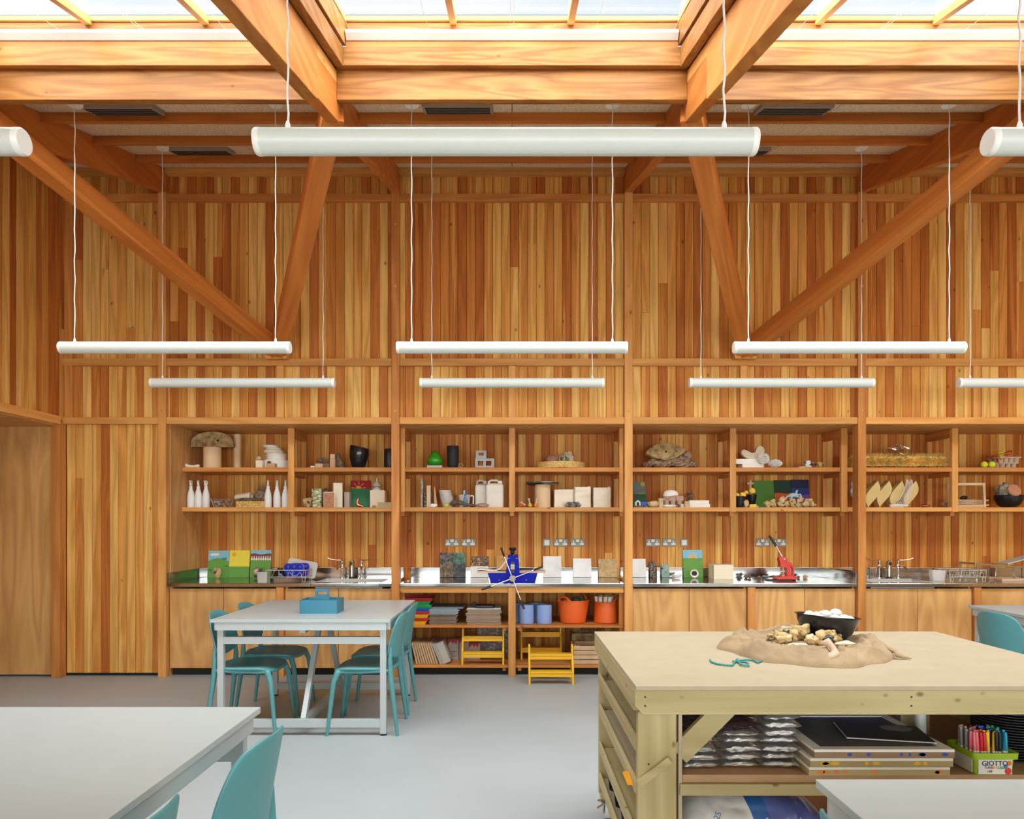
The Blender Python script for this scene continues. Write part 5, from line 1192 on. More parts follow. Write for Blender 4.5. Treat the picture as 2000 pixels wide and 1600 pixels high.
# ---------------------------------------------------------------- shelves, first unit
U, Lw = SZ2, SZ1
tube_m = plain('kraft_tube', (.76, .55, .33), .8, var=.04)
Y = 7.25
drum('cardboard_drum', 'stout kraft tube under the wooden half disc', 'tube', 398, 431.5, 873, Y, U, tube_m, rim=.003)
zt = Z(873, Y - .05); w_ = X(454, Y) - X(370, Y)
hd = [(-w_ / 2, 0), (w_ / 2, 0)] + [(w_ / 2 * cos(R(180 * i / 28)) if i else w_ / 2, .015 + .142 * sin(R(180 * i / 28)) ** .8) for i in range(0, 29)]
t = thing('half_disc', 'worn wooden half disc with a dark hole resting on the stout tube', 'wooden disc', (X(412, Y - .05), Y - .03, zt + .0005)); obj('disc', MB().prism(hd, 0, .045, 'y'), m_oldwood, t, bevel=.002)
dsk = MB().lathe([(.012, 0), (.012, .001)], 16); dsk.rot(Matrix.Rotation(R(90), 3, 'X')); obj('hole', dsk.move((.062, -.0002, .065)), m_dark, t)
drum('cardboard_tube', 'tall thin kraft tube behind the half disc', 'tube', 456.5, 470.5, 848, 7.36, U, tube_m)
one('bone', MB().tube([(-.075, 0, .02), (-.06, 0, .025), (-.03, 0, .018), (.02, 0, .016), (.055, 0, .020), (.072, 0, .018)], [.012, .022, .015, .013, .018, .014], 10), m_plaster, 'small white bone at the left end of the upper shelf', 'bone', (X(384, Y), 7.15, U), smooth=60)
blk('cream_block', 'small cream block with a stone on top, upper shelf', 'block', 499, 512, 899, 7.16, U, .055, m_cream)
rock('pebble', 'round pale stone with a hole on the small cream block', 'stone', 505, 7.18, Z(899, 7.16), (.026, .02, .022), m_flint, 41, .3)
zz = U
for i, (p0, p1, py) in enumerate(((513, 561, 897.5), (517.5, 556, 884), (512, 551, 878), (516.5, 546.5, 873), (511, 540.5, 868))):
    z1 = Z(py, 7.2); r_ = (X(p1, Y) - X(p0, Y)) / 2; h = z1 - zz - .0005
    one('white_drum', MB().lathe([(r_ - .004, 0), (r_, .003), (r_, h - .004), (r_ - .004, h)], 36), m_cream if i == 2 else plain('white_foam', (.86, .84, .77), .7), 'white foam drum, %s in the leaning stack' % ['bottom and widest', 'second from the bottom', 'third from the bottom', 'fourth from the bottom', 'topmost'][i], 'drum', (X((p0 + p1) / 2, Y), 7.30, zz), group='white foam drums', smooth=40); zz = z1
blk('brick', 'small tan brick in front of the white drums', 'brick', 519, 537, 905, 7.09, U, .05, plain('tan_brick', (.58, .38, .22), .85), rz=R(-8)); rock('shell', 'little striped shell on the tan brick', 'shell', 525.5, 7.12, Z(905, 7.09) - .001, (.020, .014, .012), m_bark, 12, .2)
blk('white_chip', 'thin white chip on the upper shelf right of the stile', 'chip', 606, 615, 910, 7.15, U, .04, m_paper)
blk('wood_block', 'low pinkish wood block under dark bark, upper shelf', 'block', 615.5, 630, 905.5, 7.12, U, .06, plain('pink_wood', (.62, .40, .26), .7)); blk('wood_block', 'dark brown wood block right of the pinkish one', 'block', 630.5, 643, 906, 7.13, U, .05, m_sbrn)
rock('bark', 'lump of grey bark on the low wood blocks', 'bark', 630, 7.15, Z(905.3, 7.12), (.05, .024, .028), m_bark, 9, .4)
blk('wood_block', 'square wood block, lower of a small tower', 'block', 644, 654, 896.5, 7.14, U, .05, plain('tan_wood', (.55, .34, .20), .7)); blk('wood_block', 'square wood block, upper of a small tower', 'block', 644.5, 653.5, 887, 7.14, Z(896.5, 7.14), .045, plain('pink_wood', (.62, .40, .26), .7))
one('driftwood', MB().tube([(-.0, 0, .0), (-.012, 0, .04), (-.03, 0, .10), (-.035, 0, .145), (-.025, 0, .158)], [.055, .045, .03, .02, .006], 12), m_bark, 'dark upright driftwood beside the small block tower', 'driftwood', (X(665, 7.2), 7.22, U), smooth=60)
vs = MB().lathe([(0, 0), (.055, 0), (.07, .03), (.095, .12), (.098, .18), (.094, .24), (.088, .24), (.09, .18), (.086, .12), (.05, .02), (0, .015)], 36)
vs.v = [(x + (.03 * max(0, z - .1) / .14) * 0 + .012 * z / .24, y, z - (x + .09) * .22 * max(0, z - .12) / .12) for x, y, z in vs.v]
one('vase', vs, m_blackgloss, 'black vase with a slanted broken rim on the upper shelf', 'vase', (X(700, Y), Y, U), smooth=40)
one('jar', MB().lathe([(0, 0), (.045, 0), (.053, .02), (.053, .19), (.046, .202), (.04, .202), (.04, .19), (0, .185)], 28), plain('navy_glaze', (.018, .02, .028), .4), 'dark jar half hidden by the timber post, upper shelf', 'jar', (X(761, Y), Y, U), smooth=40)
# lower shelf
def bottle(px, label, proto=[None], Y=7.17):
    if proto[0]: return dup(proto[0], (X(px, Y), Y, Lw), random.uniform(-.4, .4), label)
    t = thing('spray_bottle', label, 'spray bottle', (X(px, Y), Y, Lw), group='white spray bottles')
    obj('body', MB().lathe([(0, 0), (.033, 0), (.037, .006), (.036, .10), (.031, .14), (.018, .185), (.015, .192), (0, .192)], 24), m_frost, t, smooth=40)
    obj('collar', MB().lathe([(.017, .188), (.017, .212), (.012, .216), (.011, .23)], 18), m_wplastic, t, smooth=40)
    hd = MB().prism([(.016, .226), (.02, .25), (.012, .268), (-.012, .272), (-.03, .266), (-.034, .258), (-.012, .25), (-.010, .226)], -.009, .009, 'x'); obj('spray_head', hd, m_wplastic, t, bevel=.003)
    obj('trigger', MB().prism([(-.016, .252), (-.024, .250), (-.03, .222), (-.026, .218)], -.005, .005, 'x'), m_wplastic, t, bevel=.002); proto[0] = t; return t
for px, l in ((373, 'first in the left trio'), (387.5, 'middle of the left trio'), (402.5, 'third in the left trio'), (523.5, 'first in the right trio'), (541, 'middle of the right trio'), (557.5, 'third of the right trio, by the stile')): bottle(px, 'white spray bottle on the lower shelf, ' + l)
t = thing('wire_basket', 'small wire basket of coloured beads on the lower shelf', 'basket', (X(433, 7.15), 7.16, Lw)); g = MB()
for k in range(5):
    z = .004 + k * .020; a, b = .070 + k * .006, .045 + k * .004; g.tube([(x, y, z) for x, y in rrect(a, b, .015, 3)], .0016, 5, closed=True)
top = rrect(.097, .063, .015, 3); bot = rrect(.070, .045, .015, 3)
for i in range(0, len(top)): g.tube([(bot[i][0], bot[i][1], .004), (top[i][0], top[i][1], .088)], .0014, 5)
for k in range(-4, 5):
    for s in (-1, 1): g.tube([(k * .0155, s * .045, .004), (k * .021, s * .062, .088)], .0014, 5)
g.box(-.066, -.042, .001, .066, .042, .004); obj('wires', g, plain('basket_wire', (.34, .30, .25), .4, .5), t)
rs = random.Random(5)
bcol = [('red', (.55, .03, .02)), ('pale blue', (.25, .48, .55)), ('orange', (.75, .25, .02)), ('white', (.72, .70, .64)), ('dark', (.05, .05, .06)), ('yellow', (.75, .5, .05))]; bp_ = {}
for i in range(42):
    n_, c = bcol[i % 6]; k = i // 14; loc = (X(433, 7.15) + rs.uniform(-.05, .05) * (1 + .12 * k), 7.16 + rs.uniform(-.032, .032) * (1 + .1 * k), Lw + .014 + k * .021); lab = n_ + ' bead among mixed beads in the wire basket'
    if n_ not in bp_: bp_[n_] = one('bead', MB().blob((0, 0, 0), (.0115, .0115, .0105), i, .1, sub=1), plain('bead_' + n_.replace(' ', '_'), c, .4), lab, 'bead', loc, group='beads in the wire basket', smooth=180)
    else: dup(bp_[n_], loc)
one('cork_slab', MB().box(-.14, 0, 0, .14, .16, .064), m_cork, 'yellow speckled cork slab on the lower shelf between the bottle trios', 'slab', (X(489, 7.15), 7.13, Lw), bevel=.006)
one('bark', MB().tube([(-.13, 0, .012), (-.05, 0, .018), (.05, 0, .015), (.12, 0, .02)], [.014, .02, .018, .012], 10), m_bark, 'strip of brown bark lying on the cork slab', 'bark', (X(486, 7.15), 7.16, Lw + .062), smooth=60)
m_canvas = plain('canvas', (.70, .62, .48), .9)
cvs = MB().grid(20, 8, lambda u, v: (-.075 + .15 * v, .05 * cos(2 * pi * u) , .034 + .032 * sin(2 * pi * u) + .02 * v), closed_u=True)
one('canvas_roll', cvs, m_canvas, 'open canvas roll of chalks lying on the cork slab', 'cloth roll', (X(473, 7.16), 7.20, Lw + .066), solid=.005, smooth=180)
rr_ = random.Random(2)
fb = MB().blob((0, 0, .05), (.075, .05, .06), 17, .3)
for i in range(70):
    a = rr_.uniform(0, 2 * pi); e = rr_.uniform(.1, 1.3); r_ = rr_.uniform(.05, .065); d = Vector((cos(a) * cos(e), sin(a) * cos(e) * .7, sin(e))); p = d * r_ + Vector((0, 0, .05)); fb.tube([p, p + d * .035 + Vector((rr_.uniform(-.02, .02), 0, rr_.uniform(-.01, .02)))], [.002, .0006], 4)
one('fibre_bundle', fb, stone('coir', [(.35, (.24, .17, .11)), (.6, (.46, .36, .25))], 60, .95), 'tangled brown fibre bundle behind the right bottle trio', 'fibre', (X(503, 7.3), 7.42, Lw + .0), smooth=60).scale = (1, .85, 1.75)
# second half of the first unit, lower shelf
rock('fossil', 'skull shaped tan stone with dark hollows on the lower shelf', 'stone', 600.5, 7.16, Lw, (.040, .03, .048), m_flint, 51, .45)
t = thing('shell_box', 'glass fronted block of green shells on the lower shelf', 'block', (X(608.5, 7.2), 7.2, Lw)); obj('box', MB().box(0, .004, 0, .098, .07, .195), stone('shell_mix', [(.35, (.10, .10, .05)), (.5, (.30, .34, .14)), (.62, (.62, .58, .42))], 34), t, bevel=.002)
rs = random.Random(8)
for i in range(11): obj('shell', MB().blob((rs.uniform(.02, .078), 0, .02 + i * .0155), (.024, .008, .013), i, .3), plain('shell_%d' % (i % 3), [(.72, .68, .55), (.36, .42, .14), (.55, .56, .34)][i % 3], .5), t, smooth=60)
rock('dark_shells', 'clump of dark mussel shells behind the clay tile', 'shell', 634, 7.30, Lw, (.048, .04, .095), m_bark, 23, .35)
t = thing('clay_tile', 'pink clay relief tile on the lower shelf', 'tile', (X(632, 7.12), 7.12, Lw)); w_ = X(653.5, 7.12) - X(632, 7.12); obj('tile', MB().box(0, 0, 0, w_, .02, .150), plain('clay', (.50, .24, .13), .8, bump=.2), t, bevel=.008)
rl = MB().tube([(.02, 0, .11), (.05, 0, .085), (.085, 0, .115)], .008, 8).tube([(.03, 0, .05), (.055, 0, .07), (.09, 0, .03)], .009, 8); rl.blob((.03, 0, .12), (.012, .008, .008)); obj('relief', rl, plain('clay', (.50, .24, .13), .8), t, smooth=60); obj('tile_edge', MB().box(-.004, .004, .0, w_ + .004, .018, .156), m_plaster, t, bevel=.006)
blk('white_board', 'tall thick white board standing endwise on the lower shelf', 'board', 651.5, 669, 943, 7.22, Lw, .12, m_cream, rz=R(20)); blk('grey_block', 'woven pale grey block left of the sunrise picture', 'block', 672, 682.5, 961, 7.32, Lw, .1, plain('pale_woven', (.52, .48, .42), .9, bump=.5, bscale=300))
RD = shade((.42, .012, .03)); GR2 = shade((.04, .24, .10))
card(682.5, 722, 936.5, 7.44, Lw, 'painting of a yellow half sun over a green field under red sky', RD, [(rect(0, 0, 1, .70), GR2), (circ(.40, .70, .15, 16, 0, 180, ry=.11), ORG)] + [(p, ORG) for p in rays(.40, .70, .20, .36, 5, 8, 172, .016, .75)], wall=7.52)
one('copper_boot', MB().tube([(.005, 0, .09), (.0, 0, .07), (-.01, 0, .045), (.0, 0, .025), (.03, 0, .015), (.055, 0, .010)], [.008, .014, .022, .022, .015, .008], 12), plain('copper', (.56, .25, .15), .3, .9), 'small copper boot shape in front of the half sun painting', 'ornament', (X(699, 7.13), 7.13, Lw), smooth=60)
blk('cream_block', 'broad cream block under the white funnels', 'block', 722.5, 751, 957.5, 7.30, Lw, .13, m_cream)
for i, (z, r_) in enumerate(((Z(957.5, 7.30), .048), (Z(957.5, 7.30) + .043, .039))): one('funnel', MB().lathe([(r_, 0), (r_ + .003, .003), (r_ * .75, .026), (.008, .045), (.005, .085), (.003, .085), (.006, .046), (r_ * .72, .024), (r_ - .003, 0)], 26), m_frost, 'white plastic funnel, %s of two on the cream block' % ['lower', 'upper'][i], 'funnel', (X(735.5, 7.35), 7.36, z), group='white funnels', smooth=40)
t = thing('wood_tray', 'low wooden frame tray beside the timber post, lower shelf', 'frame', (X(738, 7.1), 7.09, Lw))
for y in (0, .09): obj('rail', MB().box(0, y, 0, .15, y + .012, .05), pine('x'), t, bevel=.001)
for x in (0, .14): obj('rail', MB().box(x, .0125, 0, x + .012, .0895, .046), pine('y'), t, bevel=.001)
rock('pebble', 'little brown stone left of the low wooden frame', 'stone', 731, 7.09, Lw, (.022, .015, .012), m_flint, 14, .3)
# ---------------------------------------------------------------- second unit
blk('grey_tile', 'flat grey tile under the green pear', 'tile', 833.5, 863.5, 909, 7.16, U, .13, plain('pale_grey_tile', (.48, .48, .46), .6))
pr = MB().lathe([(0, 0), (.035, .001), (.060, .010), (.076, .028), (.0815, .048), (.077, .066), (.064, .084), (.051, .101), (.043, .117), (.035, .131), (.022, .142), (.008, .1465), (0, .147)], 40, sy=.85)
zb = pr.bottom(); one('pear', pr.move((0, 0, -zb)), plain('green_gloss', (.03, .27, .012), .22), 'glossy green pear shape standing on a grey tile', 'ornament', (X(849.5, 7.22), 7.22, Z(909, 7.16) + .0005), smooth=180)
one('pot', MB().lathe([(0, 0), (.042, 0), (.05, .02), (.058, .06), (.06, .228), (.055, .228), (.053, .06), (0, .02)], 32), plain('matt_black', (.014, .015, .017), .7), 'tall matt black pot beside the green pear', 'pot', (X(884.5, 7.22), 7.22, U), smooth=40)
wb = MB(); rs = random.Random(4)
for i in range(4):
    a = rs.uniform(0, pi); r_ = rs.uniform(.018, .025); M = Matrix.Rotation(rs.uniform(0, 3), 3, 'X') @ Matrix.Rotation(a, 3, 'Z'); wb.tube([tuple(M @ Vector((r_ * cos(k * pi / 8), r_ * sin(k * pi / 8), 0)) + Vector((0, 0, .026))) for k in range(16)], .0009, 5, closed=True)
one('wire_ball', wb, m_wire, 'tiny ball of wire right of the matt black pot', 'wire', (X(900, 7.12), 7.12, U))
def cblock(label, p0, p1, py, Y, z, holes, d):
    x0, x1 = X(p0, Y), X(p1, Y); w_ = x1 - x0; h = Z(py, Y) - z; m = MB(); t_ = .027; n = holes
    m.box(0, 0, 0, w_, d, t_).box(0, 0, h - t_, w_, d, h)
    cw = (w_ - t_) / n
    for i in range(n + 1): m.box(i * cw, 0, t_, i * cw + t_, d, h - t_)
    one('concrete_block', m, m_grey, label, 'block', (x0, Y, z))
cblock('grey block with two square holes, lower of the concrete pair', 928, 965, 895.5, 7.18, U, 2, .07); cblock('grey block with one square hole, upper of the concrete pair', 929.5, 950, 880, 7.18, Z(895.5, 7.18) + .0005, 1, .07)
r_ = (X(1143, 7.25) - X(1047, 7.25)) / 2; xc = X(1095, 7.28); zc_ = U + .062
one('cork_disc', MB().lathe([(r_ - .004, 0), (r_, .004), (r_, .058), (r_ - .004, .062)], 48), m_cork, 'thick speckled cork disc under the glass jar', 'disc', (xc, 7.285, U), smooth=40)
t = thing('glass_jar', 'glass jar lying on its side on the cork disc', 'jar', (xc + .03, 7.20, zc_ + .033)); j = MB().lathe([(0, -.085), (.03, -.085), (.032, -.07), (.032, .035), (.026, .05), (.027, .065), (.024, .065), (.022, .05), (.029, .03), (.029, -.07), (0, -.08)], 24); j.rot(Matrix.Rotation(R(90), 3, 'X')); j.rot(Matrix.Rotation(R(-22), 3, 'Z')); obj('glass', j, m_jar, t, smooth=50)
rg = MB().tube([(.027 * cos(k * pi / 12), -.004, .027 * sin(k * pi / 12)) for k in range(24)], .0028, 6, closed=True); rg.rot(Matrix.Rotation(R(-22), 3, 'Z')); obj('rim', rg.move((-.025, -.06, 0)), plain('jar_rim', (.45, .62, .55), .1), t, smooth=60)
def crumple(name, label, cat, loc, r, seed, mat): return one(name, MB().blob((0, 0, 0), r, seed, .42, 1.9, 4), mat, label, cat, (loc[0], loc[1], loc[2] + r[2] * .82), smooth=40)
crumple('pink_cloth', 'crumpled dusty pink cloth on the cork disc', 'cloth', (X(1080, 7.25), 7.30, zc_), (.06, .04, .045), 3, plain('dusty_pink', (.40, .21, .16), .9)); crumple('paper_bag', 'crumpled cream paper resting behind the glass jar', 'paper', (X(1110, 7.3), 7.34, zc_), (.055, .04, .068), 6, plain('cream_paper', (.64, .54, .40), .8))
# lower
blk('mottled_sheet', 'thin panel with mottled edge standing endwise, lower shelf left', 'panel', 821.5, 826, 934.5, 7.2, Lw, .20, stone('mottled', [(.4, (.30, .22, .14)), (.6, (.62, .55, .44))], 60))
for i in range(3): one('crinkled_sheet', MB().box(0, 0, 0, .006, .24, .165), stone('crushed_foil', [(.4, (.10, .07, .05)), (.55, (.30, .25, .20)), (.65, (.68, .66, .62))], 70, .3), 'crinkled silver brown panel standing endwise, %s from the left' % ['first', 'second', 'third'][i], 'panel', (X(828.5, 7.2) + i * .012, 7.19, Lw), (R(-3), 0, R(-14)), group='crinkled panels')
blk('wood_strip', 'pale wood strip in front of the crinkled panels', 'strip', 833, 841, 948.5, 7.10, Lw, .015, plain('pale_wood', (.62, .44, .26), .6)); one('wood_wedge', MB().prism([(0, 0), (.035, 0), (.008, .205), (0, .205)], 0, .02, 'y'), plain('orange_wood', (.60, .33, .12), .6), 'tapering orange wood wedge right of the crinkled panels', 'wedge', (X(847.5, 7.12), 7.14, Lw))
rock('white_stone', 'small white knobbly stone at the foot of the crinkled panels', 'stone', 847, 7.08, Lw, (.036, .02, .018), m_plaster, 8, .4)
m_mb = film('measuring_bucket', (.78, .74, .70), .55, .3)
cup = MB().lathe([(0, 0), (.048, 0), (.062, .085), (.066, .087), (.066, .092), (.060, .092), (.046, .004), (0, .004)], 28)
for i in range(6):
    z = Lw + .0 + i * .017; lab = 'clear measuring beaker, %s of the nested stack' % ['lowest', 'second', 'third', 'fourth', 'fifth', 'topmost'][i]
    if i == 0: c0 = one('beaker', cup, m_mb, lab, 'beaker', (X(874, 7.24), 7.24, z), group='nested measuring beakers', smooth=40)
    else: dup(c0, (X(874, 7.24) - .005 * i, 7.24, z), label=lab)
t = thing('measuring_jug', 'clear plastic measuring jug with handle, lower shelf', 'jug', (X(907, 7.25), 7.25, Lw)); obj('body', MB().lathe([(0, 0), (.052, 0), (.062, .125), (.064, .13), (.060, .13), (.049, .004), (0, .004)], 28), m_mb, t, smooth=40); obj('handle', MB().tube([(.055, 0, .118), (.085, 0, .122), (.092, 0, .115), (.090, 0, .03), (.083, 0, .02)], .007, 8), m_frost, t, smooth=60)
t = thing('glue_bottle', 'little blue bottle with white tip in front of the jug', 'bottle', (X(909, 7.15), 7.14, Lw)); obj('body', MB().lathe([(0, 0), (.02, 0), (.022, .07), (.012, .10), (.009, .11)], 18), film('blue_clear', (.10, .30, .55), .8, .2), t, smooth=40); obj('nozzle', MB().lathe([(.010, .11), (.010, .14), (.004, .175), (0, .176)], 14), plain('blue_cap', (.02, .16, .50), .4), t, smooth=40); obj('tip', MB().tube([(-.012, 0, .13), (-.012, 0, .17)], .006, 8), m_wplastic, t)
dw = MB().tube([(-.10, 0, .03), (-.06, 0, .045), (-.0, 0, .05), (.06, 0, .03), (.12, 0, .02), (.17, 0, .018)], [.012, .028, .024, .016, .014, .008], 12).tube([(-.03, -.02, .05), (.03, -.025, .035), (.06, -.02, .012)], [.016, .014, .008], 10)
one('driftwood', dw, m_bark, 'long gnarled driftwood lying before the measuring jug', 'driftwood', (X(898, 7.09), 7.10, Lw), smooth=60)
rock('gourd', 'yellow green gourd half at the left end of the driftwood', 'gourd', 872, 7.09, Lw, (.026, .018, .022), plain('gourd', (.55, .52, .08), .5), 5, .1); rock('bark', 'pink grey bark piece at the right end of the driftwood', 'bark', 943, 7.09, Lw, (.062, .022, .020), stone('pinkbark', [(.4, (.30, .17, .12)), (.6, (.48, .31, .23))], 40), 15, .25)
def can(p0, p1, py, Y, lab, proto=[None]):
    x = X((p0 + p1) / 2, Y); a = (X(p1, Y) - X(p0, Y)) / 2
    t = thing('canister', lab, 'canister', (x, Y, Lw), group='white plastic canisters'); h = Z(py, Y) - Lw; b = .065
    hb = h * .80
    obj('body', loft([rr3(a * .94, b * .94, .02, 0), rr3(a, b, .025, .01), rr3(a, b, .025, hb), rr3(a * .86, b * .8, .03, hb + .018), rr3(a * .55, b * .5, .02, hb + .024)]), plain('milky_plastic', (.74, .70, .60), .45), t, smooth=50)
    obj('handle', MB().tube([(-a * .72, 0, hb), (-a * .66, 0, h - .014), (-a * .45, 0, h), (a * .25, 0, h), (a * .42, 0, h - .012), (a * .48, 0, hb + .01)], .011, 10), plain('milky_plastic', (.74, .70, .60), .45), t, smooth=60)
    obj('cap', MB().lathe([(.020, hb + .012), (.020, h - .012), (.017, h - .004), (0, h - .004)], 20, (a * .62, 0, 0)), m_wplastic, t, smooth=40); return t
can(928, 952, 939, 7.32, 'white canister standing behind the bigger one'); can(949, 984, 938.5, 7.19, 'bigger white canister in front, beside the middle stile')
sp = thing('spool', 'kraft spool carrying a wavy dark disc on the lower shelf', 'spool', (X(1060, 7.25), 7.25, Lw)); r_ = (X(1075.5, 7.25) - X(1045, 7.25)) / 2; h = Z(947, 7.25) - Lw
obj('core', MB().lathe([(r_ - .003, 0), (r_, .003), (r_, h)], 32), tube_m, sp, smooth=40)
obj('disc', MB().grid(40, 6, lambda u, v: (.165 * v * cos(2 * pi * u), .13 * v * sin(2 * pi * u), h + .012 + .010 * v * sin(4 * pi * u + .5) + .012 * (1 - v)), closed_u=True), stone('dark_green_disc', [(.4, (.03, .05, .03)), (.6, (.10, .13, .08))], 30), sp, solid=.010, smooth=180); obj('paper', MB().blob((.03, 0, h + .026), (.075, .05, .010), 3, .3), m_plaster, sp, smooth=60)
for i, (px, c1, lab) in enumerate(((1019, (.55, .08, .02), 'red toy with a bone leaning over it, left of the kraft spool'), (1035, (.75, .42, .03), 'yellow toy block with an upright bone, left of the kraft spool'), (1046.5, (.78, .24, .02), 'orange toy block with an upright bone, nearest the kraft spool'))):
    t = thing('bone_toy', lab, 'toy', (X(px, 7.10), 7.10, Lw)); q = MB().blob((0, 0, 0), (.022, .018, .019), 30 + i, .25); q.move((0, 0, -q.bottom())); obj('block', q, plain('toy_%d' % i, c1, .5), t, smooth=60)
    e = Vector(((.045, 0, -.03) if i == 0 else (.012 * (1 - 2 * (i % 2)), 0, .055))); s = Vector((-.01 if i == 0 else 0, 0, .052 if i == 0 else .034)); obj('bone', MB().tube([s, s + e * .2, s + e * .6, s + e], [.013, .008, .007, .014], 10), plain('bone', (.62, .54, .38), .7), t, smooth=60)
m_pack = film('plastic_wrap', (.82, .72, .54), .9, .22)
for i, (p0, p1, py, Y, lab) in enumerate(((1082, 1121, 956, 7.26, 'wrapped cream pack, left one of three, lower shelf'), (1122, 1155, 951, 7.22, 'wrapped cream pack, middle one of three, lower shelf'), (1158.5, 1193.5, 952, 7.24, 'wrapped cream pack, right one of three, lower shelf'))):
    x0, x1 = X(p0, Y), X(p1, Y); a = (x1 - x0) / 2; h = Z(py, Y) - Lw - .006; t = thing('wrapped_pack', lab, 'pack', ((x0 + x1) / 2, Y, Lw), [0, .12, 0][i], group='wrapped cream packs')
    obj('block', MB().box(-a + .006, .006, .001, a - .006, .13, h), m_cream, t, bevel=.004)
    wr = MB().grid(30, 30, lambda u, v: (0, 0, 0)); wr = loft([[(x * (1 + .02 * noise.noise(Vector((x * 30, y * 30, z * 30 + i)))), y + .068 + .004 * noise.noise(Vector((x * 25, z * 25, i))), z + .004 * noise.noise(Vector((x * 40, y * 20, z * 9 + i))) * (z > .01)) for x, y in rrect(a, .069, .012)] for z in [h * k / 14 for k in range(15)] + [h + .004]]); obj('wrap', wr, m_pack, t, smooth=50)
    if i: obj('wrap_corner', MB().blob((a * .8, .02, h + .003), (.016, .012, .012), i, .5), m_pack, t, smooth=50)
rs = random.Random(6)
for i in range(9): rock('slate_chip', 'dark grey slate chip in the little heap before the wrapped packs', 'stone', 1107 + (i % 5) * 6.0 - (i // 5) * -3, 7.10 + .02 * (i // 5), Lw + (.0 if i < 5 else .022), (.020, .014, .016), m_slate if i % 2 else stone('grey_chip', [(.4, (.14, .14, .14)), (.6, (.30, .30, .29))], 40), 60 + i, .4, group='slate chips')
# ---------------------------------------------------------------- third unit
rp_ = MB()
for k in range(3):
    pts = []
    for i in range(110):
        a = 2 * pi * i / 110; pts.append(((.25 - .045 * k) * cos(a) + .01 * sin(5 * a), (.13 - .03 * k) * sin(a) + .01 * sin(3 * a + k), .03 + .027 * k + .008 * sin(7 * a + k)))
    for s in range(3): rp_.tube([Vector(p) + Vector((.016 * cos(i * .4 + s * 2.1) * cos(2 * pi * i / 110), .016 * cos(i * .4 + s * 2.1) * sin(2 * pi * i / 110), .016 * sin(i * .4 + s * 2.1))) for i, p in enumerate(pts)], .0165, 8, closed=True)
rb = rp_.bottom(); one('rope', rp_.move((0, 0, -rb)), stone('rope', [(.35, (.12, .07, .04)), (.55, (.30, .20, .12)), (.7, (.46, .33, .21))], 60, .95), 'thick coiled brown rope under the wooden eye shape', 'rope', (X(1310, 7.25), 7.27, U), smooth=60)
ey = [(-.205, .0)] + [(-.205 + .41 * i / 16, .095 * sin(pi * i / 16) ** .85 + .005) for i in range(1, 16)] + [(.205, .02)] + [(.205 - .41 * i / 16, -.085 * sin(pi * i / 16) ** .9) for i in range(1, 16)]
t = thing('wooden_eye', 'worn wooden eye shape with a dark hole lying on the rope coil', 'wooden shape', (X(1299, 7.2), 7.16, U + .165)); t.rotation_euler = (R(-14), R(-3), 0); obj('board', MB().prism(ey, 0, .045, 'y'), m_oldwood, t, bevel=.003); dsk = MB().lathe([(.011, 0), (.011, .001)], 16); dsk.rot(Matrix.Rotation(R(90), 3, 'X')); obj('hole', dsk.move((-.0, -.0002, .0)), m_dark, t)
rock('pale_stone', 'pale stone lump behind the right end of the wooden eye', 'stone', 1342, 7.36, U + .085, (.05, .035, .05), plain('warm_stone', (.46, .34, .22), .9), 7, .25)
m_wb = plain('white_foam', (.86, .84, .77), .7)
blk('white_block', 'white foam block, lower of two under the kidney shape', 'block', 1450, 1492, 906, 7.14, U, .15, m_wb, .002); blk('white_block', 'white foam block, upper of two, reaching behind the stile', 'block', 1436.5, 1485, 896.5, 7.16, Z(906, 7.14) + .0005, .14, m_wb, .002, rz=R(-3))
def kf(i, n=40):
    a = 2 * pi * i / n; x = .115 * cos(a); return (x + .03 * sin(a) * (x > 0) * .3, .048 * sin(a) - .02 + 2.6 * x * x + .12 * x)
kd = [(x / 4.348 * .00516 - .30, -y / 4.348 * .00516) for x, y in ((998, 262), (1003, 285), (1025, 308), (1060, 324), (1100, 329), (1135, 325), (1170, 306), (1190, 285), (1197, 262), (1193, 238), (1178, 220), (1160, 214), (1143, 216), (1130, 230), (1124, 250), (1117, 266), (1105, 273), (1085, 272), (1060, 260), (1038, 249), (1018, 246), (1004, 250))]; kd = [(x - (1097 / 4.348 * .00516 - .30), z) for x, z in kd]; kz = min(p[1] for p in kd); one('kidney_shape', MB().prism([(x, z - kz) for x, z in kd], 0, .045, 'y'), plain('cream_paint', (.74, .66, .50), .6), 'cream wooden kidney shape standing on the white foam blocks', 'wooden shape', (X(1472, 7.2), 7.22, Z(896.5, 7.16) + .001), bevel=.003)
def fluff(name, label, cat, loc, r, n, ln, mat, seed, w=.0022, clip=None):
    rs = random.Random(seed); m = MB().blob((0, 0, 0), (r[0] * .8, r[1] * .8, r[2] * .8), seed, .15, sub=2)
    for i in range(n):
        z = rs.uniform(-1, 1); a = rs.uniform(0, 2 * pi); q_ = math.sqrt(1 - z * z); d = Vector((q_ * cos(a), q_ * sin(a), z)); p = Vector((d.x * r[0], d.y * r[1], d.z * r[2])) * .78; e = p + Vector((d.x, d.y, d.z + rs.uniform(-.5, .3))).normalized() * ln * rs.uniform(.6, 1.1)
        m.tube([p, p.lerp(e, .5) + Vector((0, 0, .003)), e], [w, w, w * .4], 4)
    b = m.bottom(); return one(name, m.move((0, 0, -b)), mat, label, cat, loc, smooth=60)
m_yarn = plain('white_yarn', (.78, .76, .70), .95)
